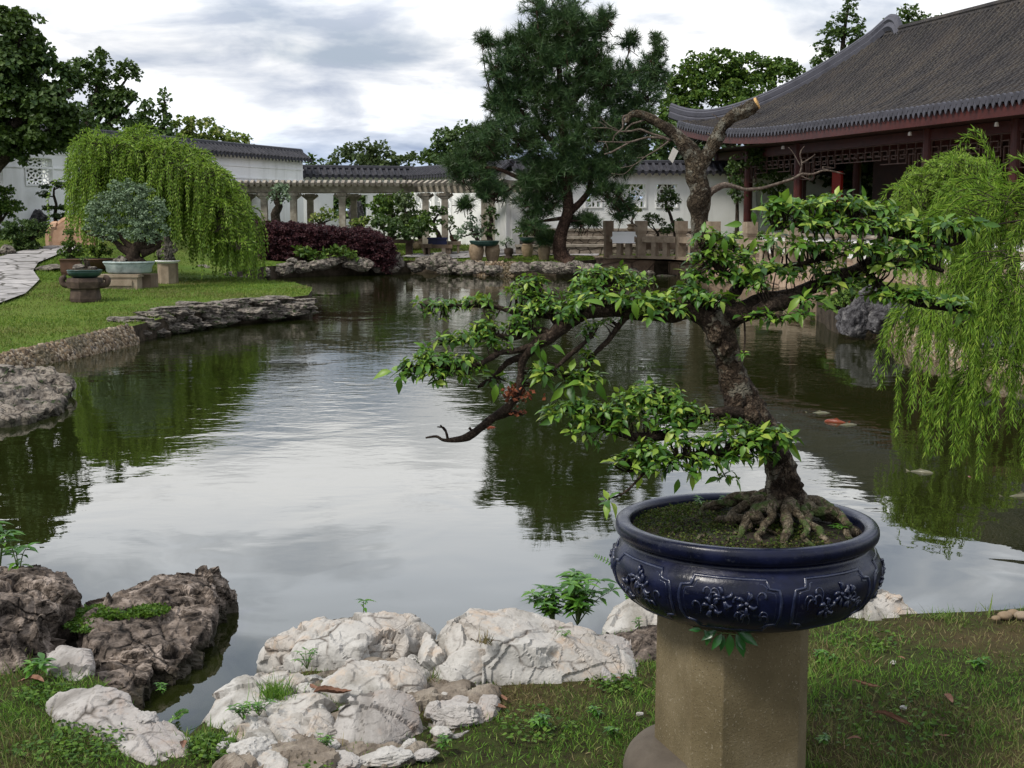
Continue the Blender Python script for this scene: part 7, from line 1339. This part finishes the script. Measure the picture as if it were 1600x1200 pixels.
    for i, (p0, p1, p2, w) in enumerate(R_[:8] + R_[9:13]):
        w = w * r.uniform(.7, 1.15)
        pts = []
        q = smoothpts(np.array([[*p0, 0], [*p1, 0], [*p2, 0]], float), 5); hgt = [.075, .06]
        for j, (x, y, _) in enumerate(q):
            t = j / (len(q) - 1); xx, yy = bx + x + r.normal() * .012, by + y + r.normal() * .012
            d = math.hypot(xx - PC[0], yy - PC[1]); 
            if d > .3: xx = PC[0] + (xx - PC[0]) * .3 / d; yy = PC[1] + (yy - PC[1]) * .3 / d
            pts.append([xx, yy, soilz(xx, yy) + (.05 * (1 - t) ** 1.4) + (.004 if i % 3 else .022) * math.sin(t * 3.1) + r.normal() * .004 + .002 - .018 * t ** 3])
        tube(a, pts, np.linspace(w, w * .4, len(pts)) * K * .9, 10, .4, 60 + i, k=3, fr=30)
    for i in range(34):
        t = r.uniform(0, 6.28); d = r.uniform(.08, .27); x, y = PC[0] + d * math.cos(t), PC[1] + d * math.sin(t); pts = [[x, y, soilz(x, y) + .004]]
        hd = r.uniform(0, 6.28)
        for j in range(4): hd += r.normal() * .6; x += .018 * math.cos(hd); y += .018 * math.sin(hd); pts.append([x, y, soilz(x, y) + r.uniform(-.004, .012)])
        if math.hypot(x - PC[0], y - PC[1]) < .3: tube(a, pts, np.linspace(.006, .002, 5), 6, .3, i, k=2)
    a.build('surface_roots', M['root'], root, smooth=True)
bonsai()
# moss and weeds in the pot
a = A(); r = np.random.default_rng(6); n = 16000; t = r.uniform(0, 6.28, n); d = .312 * np.sqrt(r.random(n)); x = PC[0] + d * np.cos(t); y = PC[1] + d * np.sin(t); q = np.column_stack([x, y, x * 0]); kp = fbm(q * 9, 3, 4) > -.2; x, y = x[kp], y[kp]; n = len(x)
z = np.array([soilz(a_, b_) for a_, b_ in zip(x, y)]) + r.uniform(-.002, .014, n) + .01 * fbm(np.column_stack([x, y, x * 0]) * 16, 4, 3); scatter(a, *LQ, np.column_stack([x, y, z]), nrm(r.normal(size=(n, 3)) * [1, 1, .5] + [0, 0, .3]), nrm(r.normal(size=(n, 3)) * .5 + [0, 0, 1]), r.uniform(.004, .009, n))
tag(a.build('moss', M['mossd']), 'patchy green moss over the soil of the blue pot', 'moss', kind='stuff')
def weed(name, label, p, n, L, s, mat='plant', seed=1, lean=(0, 0), rows=3, cat='plant', spread=.5, tmpl=None, group=None):
    r = np.random.default_rng(seed); root = thing(name, label, cat, p, group); a = A(); tw = A(); tv, tt = tmpl or leaf_t(.38, .25, .08)
    for i in range(n):
        az = r.uniform(0, 6.28); tp = np.array(p) + [lean[0] * L + spread * L * math.cos(az) * r.random(), lean[1] * L + spread * L * math.sin(az) * r.random(), L * r.uniform(.5, 1.)]; md = (np.array(p) + tp) / 2 + [0, 0, L * .12]
        pts = smoothpts(np.array([p, md, tp]), 4); tube(tw, pts, np.linspace(.0028, .001, len(pts)) * (L / .15) ** .5, 5, cap=False)
        for j in range(rows):
            q = pts[int((j + 1.5) / (rows + .5) * (len(pts) - 1))] if j < rows - 1 else pts[-1]; ph = r.uniform(0, 6.28); m = 3 if j == rows - 1 else 2
            for k in range(m + (j == rows - 1) * 2):
                t = ph + k * 6.28 / (m + (j == rows - 1) * 2); o = np.array([math.cos(t), math.sin(t), r.uniform(-.1, .5)]); scatter(a, tv, tt, [q], [o], [[o[0] * -.2, o[1] * -.2, 1]], s * r.uniform(.6, 1.15))
    tw.build('stem', M['sprigst'], root); a.build('leaves', M[mat], root, smooth=True); return root
M['sprigst'] = simple('green_stem', [(.3, (.05, .08, .02)), (.7, (.1, .14, .04))], 20, 3, .6)
for i, (x, y, s) in enumerate(((1130, 800, .022), (1245, 815, .018), (1270, 800, .03), (1330, 800, .028), (1180, 825, .018), (1090, 790, .02), (1310, 825, .018), (1150, 775, .03))):
    p = D(x, y, PC[1] + (812 - y) * .006 + .0); p = G(x, y, ZRIM + .0); 
    if math.hypot(p[0] - PC[0], p[1] - PC[1]) > .3: p[:2] = PC[:2] + (p[:2] - PC[:2]) * .28 / math.hypot(p[0] - PC[0], p[1] - PC[1])
    p[2] = soilz(p[0], p[1]); weed('weed', f'tiny weed in the blue pot, {ORD[i]} of those {("left of the big root", "below the root fork", "right of the trunk foot", "at the right rim", "between the front roots", "in the left moss", "near the right front rim", "beside the stub root")[i]}', p, 3, .035, s, seed=200 + i, rows=2, spread=.7)
# sprig under the pot
def sprig():
    r = np.random.default_rng(8); p = D(1140, 986, 3.4); root = thing('sprig', 'glossy dark green leafy sprig growing from under the blue pot against the pedestal', 'plant', p); a = A(); tw = A(); tv, tt = leaf_t(.42, .25, .1)
    tube(tw, smoothpts(np.array([D(1095, 985, 3.42), D(1115, 988, 3.4), D(1140, 990, 3.38), D(1150, 992, 3.37)]), 3), .0018, 5, cap=False); tw.build('stem', M['sprigst'], root)
    L = [(1128, 990, -.5, -.7, 30), (1140, 990, 0, -1, 36), (1150, 990, .35, -.9, 40), (1152, 988, .8, -.4, 38), (1120, 985, -.8, -.4, 28), (1140, 984, .9, .35, 34), (1108, 986, -.2, -1, 24), (1100, 984, .4, -.6, 22), (1096, 984, -.7, .1, 20), (1130, 992, -.15, -1, 26), (1148, 994, .6, -.7, 30)]
    scatter(a, tv, tt, [D(q[0], q[1], 3.38) for q in L], np.array([[q[2], -.25, q[3]] for q in L]), np.array([[.1 * q[2], -.9, .5] for q in L]), np.array([q[4] * .00165 for q in L])); a.build('leaves', M['sprig'], root, smooth=True)
sprig()
# plants on the near bank
p = G(905, 975, .0); p[1] += .15; weed('weed', 'bright green leafy weed behind the large smooth boulder', p + [0, 0, -.05], 26, .2, .07, seed=301, spread=.75, rows=3)
p = G(868, 975, .0); p[1] += .15; weed('weed', 'lower yellow green weed left of the bright leafy weed', p + [0, 0, -.05], 16, .15, .055, seed=302, spread=.7, lean=(-.3, 0))
def fern(label, p, pts, w, n, seed, mat='plant'):
    root = thing('fern', label, 'fern', p); P = smoothpts(np.array(pts), 8); tw = A(); tube(tw, P, np.linspace(.0025, .0008, len(P)), 5); tw.build('stem', M['sprigst'], root); a = A(); tv, tt = leaf_t(.5, .1, .03)
    S = np.linspace(.12, 1, n); i = S * (len(P) - 1); Q = np.stack([np.interp(i, np.arange(len(P)), P[:, k]) for k in range(3)], 1); T = nrm(np.gradient(Q, axis=0)); side = nrm(np.cross(T, [0, -1, .3]))
    L = w * (1.1 - .8 * S ** 1.5)
    for s in (-1, 1): scatter(a, tv, tt, Q, side * s + T * .35, np.tile([0, -1, .4], (n, 1)), L)
    a.build('leaves', M[mat], root)
p = G(975, 960, .0); fern('tall single fern frond standing beside the leafy weed', p, [D(990, 945, p[1]), D(982, 915, p[1]), D(968, 888, p[1] - .03), D(930, 868, p[1] - .06)], .028, 26, 3)
fern('thin fern frond arching over the inlet from the pale flat rock', G(250, 1150, .02), [G(248, 1150, .02), D(270, 1125, 4.35), D(285, 1112, 4.35), D(294, 1112, 4.35)], .018, 20, 4)
p = G(568, 957, .12); weed('sprout', 'single young sprout standing on the broad pale boulder', p + [0, 0, -.01], 1, .085, .045, seed=303, rows=3, spread=.05)
p = G(15, 900, .16); weed('weed', 'upright weed with lance leaves at the left frame edge behind the jagged boulder', p + [0, .1, -.02], 3, .2, .07, seed=304, rows=4, spread=.25)
p = G(-15, 890, .16); weed('weed', 'taller weed cut by the left frame edge', p + [0, .1, -.02], 3, .25, .075, seed=305, rows=4, spread=.2)
p = G(60, 1062, .01); weed('weed', 'broad leaved weed in the grass below the jagged boulder', p, 4, .06, .06, seed=306, rows=2, spread=.9)
p = G(1000, 985, .06); weed('weed', 'small fern like weed on the bright white rock', p, 4, .05, .018, seed=307, rows=3, spread=.6)
for i, (x, y, z, L, s, lb) in enumerate(((480, 1045, .06, .07, .02, 'feathery green tuft on the edge of the back boulder'), (380, 1125, .05, .06, .025, 'weed with pointed leaves on the tall slab'), (405, 1118, .05, .05, .022, 'lower weed right of the pointed leaf weed on the slab'), (880, 1000, .11, .04, .014, 'weed growing from the crack of the smooth boulder top'), (872, 1028, .07, .03, .012, 'weed lower down in the crack of the smooth boulder'), (1105, 1110, .0, .03, .02, 'small clump weed beside the pedestal'), (845, 1140, .0, .04, .03, 'low rosette weed in the lawn below the smooth boulder'), (1530, 1045, .0, .04, .03, 'low leafy weed in the right lawn'), (1060, 1180, .0, .03, .03, 'small weed near the pedestal foot'), (690, 1175, 0, .05, .02, 'wispy weed at the stones edge'), (1285, 1040, 0, .05, .03, 'leafy weed touching the right side of the pedestal'), (255, 1085, -.03, .04, .018, 'tiny weed at the inlet edge'), (1285, 1165, 0, .035, .022, 'clover like weed low beside the pedestal'), (500, 1175, .01, .05, .02, 'fresh green weed among the rubble stones'), (930, 1120, 0, .03, .022, 'small weed in the lawn left of the pedestal'))):
    if 1100 < x < 1110: x = 960; y = 1150
    weed('weed', lb, G(x, y, z), 6, L, s, seed=320 + i, rows=3, spread=.8)
def tuft(label, p, n, L, seed, mat='grass', w=.0032, name='grass_tuft', sp=.5, base=.02):
    r = np.random.default_rng(seed); a = A(); tv = np.array([[-.5, 0, 0], [.5, 0, 0], [.4, .5, .06], [-.4, .5, .06], [0, 1, .3]]); pos = np.array(p) + r.normal(size=(n, 3)) * [base, base, .001]; up = nrm(r.normal(size=(n, 3)) * sp + [0, 0, 1]); hv = L * r.uniform(.5, 1.2, n); side = rdir(n, r)
    X = nrm(np.cross(up, side)); Z = np.cross(X, up); V = pos[:, None] + w * tv[None, :, :1] * X[:, None] + hv[:, None, None] * (tv[None, :, 1:2] * up[:, None] + tv[None, :, 2:] * Z[:, None]); b = (np.arange(n) * 5)[:, None]; a.add(V.reshape(-1, 3), b + np.array([[3, 2, 4]]), b + np.array([[0, 1, 2, 3]])); return tag(a.build(name, M[mat]), label, 'grass tuft')
tuft('grass tuft growing in the gap behind the white slab', G(430, 1090, .06), 220, .075, 1, base=.03); tuft('grass tuft between the wedge stone and the rounded boulder', G(665, 1065, .02), 160, .05, 2, base=.03); tuft('thin dry grass tuft on the back of the smooth boulder', G(760, 1005, .15), 40, .05, 3, base=.012); tuft('tall grass tuft behind the right lawn edge', G(1450, 968, .0), 9, .09, 4, base=.012); tuft('feathery weed tuft at the right lawn edge', G(1485, 970, .0), 90, .045, 5, base=.03); tuft('single broad grass blade plant near the right edge', G(1545, 966, .0), 4, .1, 6, base=.006, w=.008, mat='grass')
tuft('lush grass tuft at the inlet end by the slab', G(330, 1160, .0), 260, .045, 7, base=.05); tuft('lush grass tuft in the rubble near the bottom edge', G(480, 1185, .0), 200, .045, 8, base=.05)
# moss patch on the dark pointed boulder
a = A(); r = np.random.default_rng(12); n = 4200; cx = r.normal(size=n); pts = []
for (x, y, rx, ry, m, z) in ((180, 955, 55, 12, 1500, .035), (235, 952, 30, 10, 900, .04), (130, 975, 30, 14, 800, .01), (150, 962, 40, 14, 900, .02)):
    for _ in range(m): t = r.uniform(0, 6.28); q = math.sqrt(r.random()); pts.append(G(x + rx * q * math.cos(t), y + ry * q * math.sin(t), z + r.uniform(0, .022) * (1.1 - q)))
pts = np.array(pts); n = len(pts); scatter(a, *LQ, pts, nrm(r.normal(size=(n, 3)) * [1, 1, .5] + [0, 0, .3]), nrm(r.normal(size=(n, 3)) * .5 + [0, 0, 1]), r.uniform(.009, .017, n))
tag(a.build('ground_cover', M['clover']), 'green clover like cushion on the shelf of the dark pointed boulder', 'moss', kind='stuff')
a = A(); pts = []
for (x, y, rx, ry, m) in ((140, 1140, 60, 25, 260), (70, 1080, 50, 16, 260), (330, 1165, 40, 20, 300), (200, 1065, 40, 10, 0), (480, 1190, 40, 12, 200), (840, 1130, 60, 30, 160), (960, 1060, 40, 20, 220), (1400, 1120, 120, 60, 300), (1350, 1000, 60, 20, 200), (100, 1170, 90, 20, 250)):
    for _ in range(m): t = r.uniform(0, 6.28); q = math.sqrt(r.random()); pts.append(G(x + rx * q * math.cos(t), y + ry * q * math.sin(t), r.uniform(.008, .03)))
pts = np.array(pts); n = len(pts); scatter(a, *leaf_t(.7, .1, .03), pts, nrm(r.normal(size=(n, 3)) * [1, 1, .25]), nrm(r.normal(size=(n, 3)) * .4 + [0, 0, 1]), r.uniform(.01, .022, n)); tag(a.build('ground_cover', M['clover']), 'small round leaved creeping weeds mixed into the near lawn', 'ground cover', kind='stuff')
def dryleaf(label, p, L, rot, curl, seed, w=.42):
    r = np.random.default_rng(seed); n, m = 13, 7; V = []
    for i in range(n):
        t = i / (n - 1); hw = w * .5 * math.sin(math.pi * t ** .8) ** .8 + .004
        for j in range(m):
            s = (j / (m - 1) - .5) * 2; th = s * curl; x = math.sin(th) / max(curl, .1) * hw; z = (1 - math.cos(th)) / max(curl, .1) * hw + .06 * math.sin(t * 5 + seed) + .012 * math.sin(t * 40) * abs(s); V.append([x, t - .5, z])
    V = np.array(V) * L; c, s_ = math.cos(rot), math.sin(rot); V = np.column_stack([V[:, 0] * c - V[:, 1] * s_, V[:, 0] * s_ + V[:, 1] * c, V[:, 2]]); V[:, 2] -= V[:, 2].min(); i = np.arange(n - 1)[:, None] * m; j = np.arange(m - 1)[None]
    a = A(); a.add(V + np.asarray(p), None, np.stack([i + j, i + j + 1, i + m + j + 1, i + m + j], -1).reshape(-1, 4)); return tag(a.build('fallen_leaf', M['dry'], smooth=True), label, 'dead leaf', 'fallen dry leaves')
dryleaf('large ribbed curled brown leaf lying among the white rocks', G(520, 1085, .05), .13, -1.2, 1.3, 1); dryleaf('small brown leaf left of the large ribbed leaf', G(490, 1075, .06), .06, .5, .8, 2); dryleaf('rolled brown leaf upper left in the right lawn', G(1352, 1072, .025), .1, 1.05, 2.6, 3, .35); dryleaf('long curved brown leaf lowest in the right lawn', G(1392, 1126, .025), .13, .95, 2.2, 4, .3)
dryleaf('folded tan leaf furthest right in the right lawn', G(1480, 1092, .025), .07, .2, 1.2, 5); dryleaf('orange brown leaf under the weed at lower left', G(48, 1066, .02), .1, 1.4, 1.0, 6); dryleaf('torn brown leaf at the right end of the flat pale rock', G(287, 1165, .03), .08, .2, 1.5, 7); dryleaf('brown leaf under the wedge stone', G(650, 1075, .02), .07, 1.0, 1.2, 8); dryleaf('small red brown leaf under the smooth boulder', G(787, 1092, .02), .05, .4, 1.3, 9); dryleaf('tan leaf beside the small red brown leaf', G(775, 1105, .015), .07, 1.3, 1.0, 10); dryleaf('pale brown chip of leaf in the middle right lawn', G(1408, 1028, .02), .03, 1.0, .6, 11)
dryleaf('thin grey leaf near the pedestal in the right lawn', G(1335, 1155, .02), .045, 1.4, .8, 12); dryleaf('orange leaf fragment on top of the mauve grey rock', G(924, 990, .09), .022, .4, 1.0, 13); dryleaf('dark leaf below the smooth boulder right end', G(962, 1060, .02), .04, .8, 1.0, 14); dryleaf('pale leaf in the lawn right of the lowest curved leaf', G(1475, 1150, .02), .035, 1.6, .8, 15)
# pebbles at the right lawn edge
V, T = ICO[3]; r = np.random.default_rng(30)
for i, (x, y, s, lb) in enumerate(((1570, 962, .03, 'reddish pebble, leftmost at the right lawn edge'), (1583, 958, .026, 'brown pebble second from the right frame edge'), (1596, 962, .03, 'tan pebble cut by the right frame edge'), (1556, 966, .018, 'tiny brown pebble left of the reddish pebble'))):
    a = A(); a.add(V * [s, s * .8, s * .6] * (1 + .1 * fbm(V * 2, 2, i)[:, None]) + G(x, y, .02), T); tag(a.build('pebble', M['barrel'] if i != 2 else M['sand'], smooth=True), lb, 'pebble')
for i, (x, y) in enumerate(((1000, 1115), (1412, 1106), (1395, 1035))):
    a = rock_a(G(x, y, .02), [.012, .01, .008], 950 + i, 3); tag(a.build('chip', M['rockw']), ('tiny white stone chip in the lawn left of the pedestal', 'tiny white stone chip between the fallen leaves', 'tiny white stone chip in the upper right lawn')[i], 'stone')
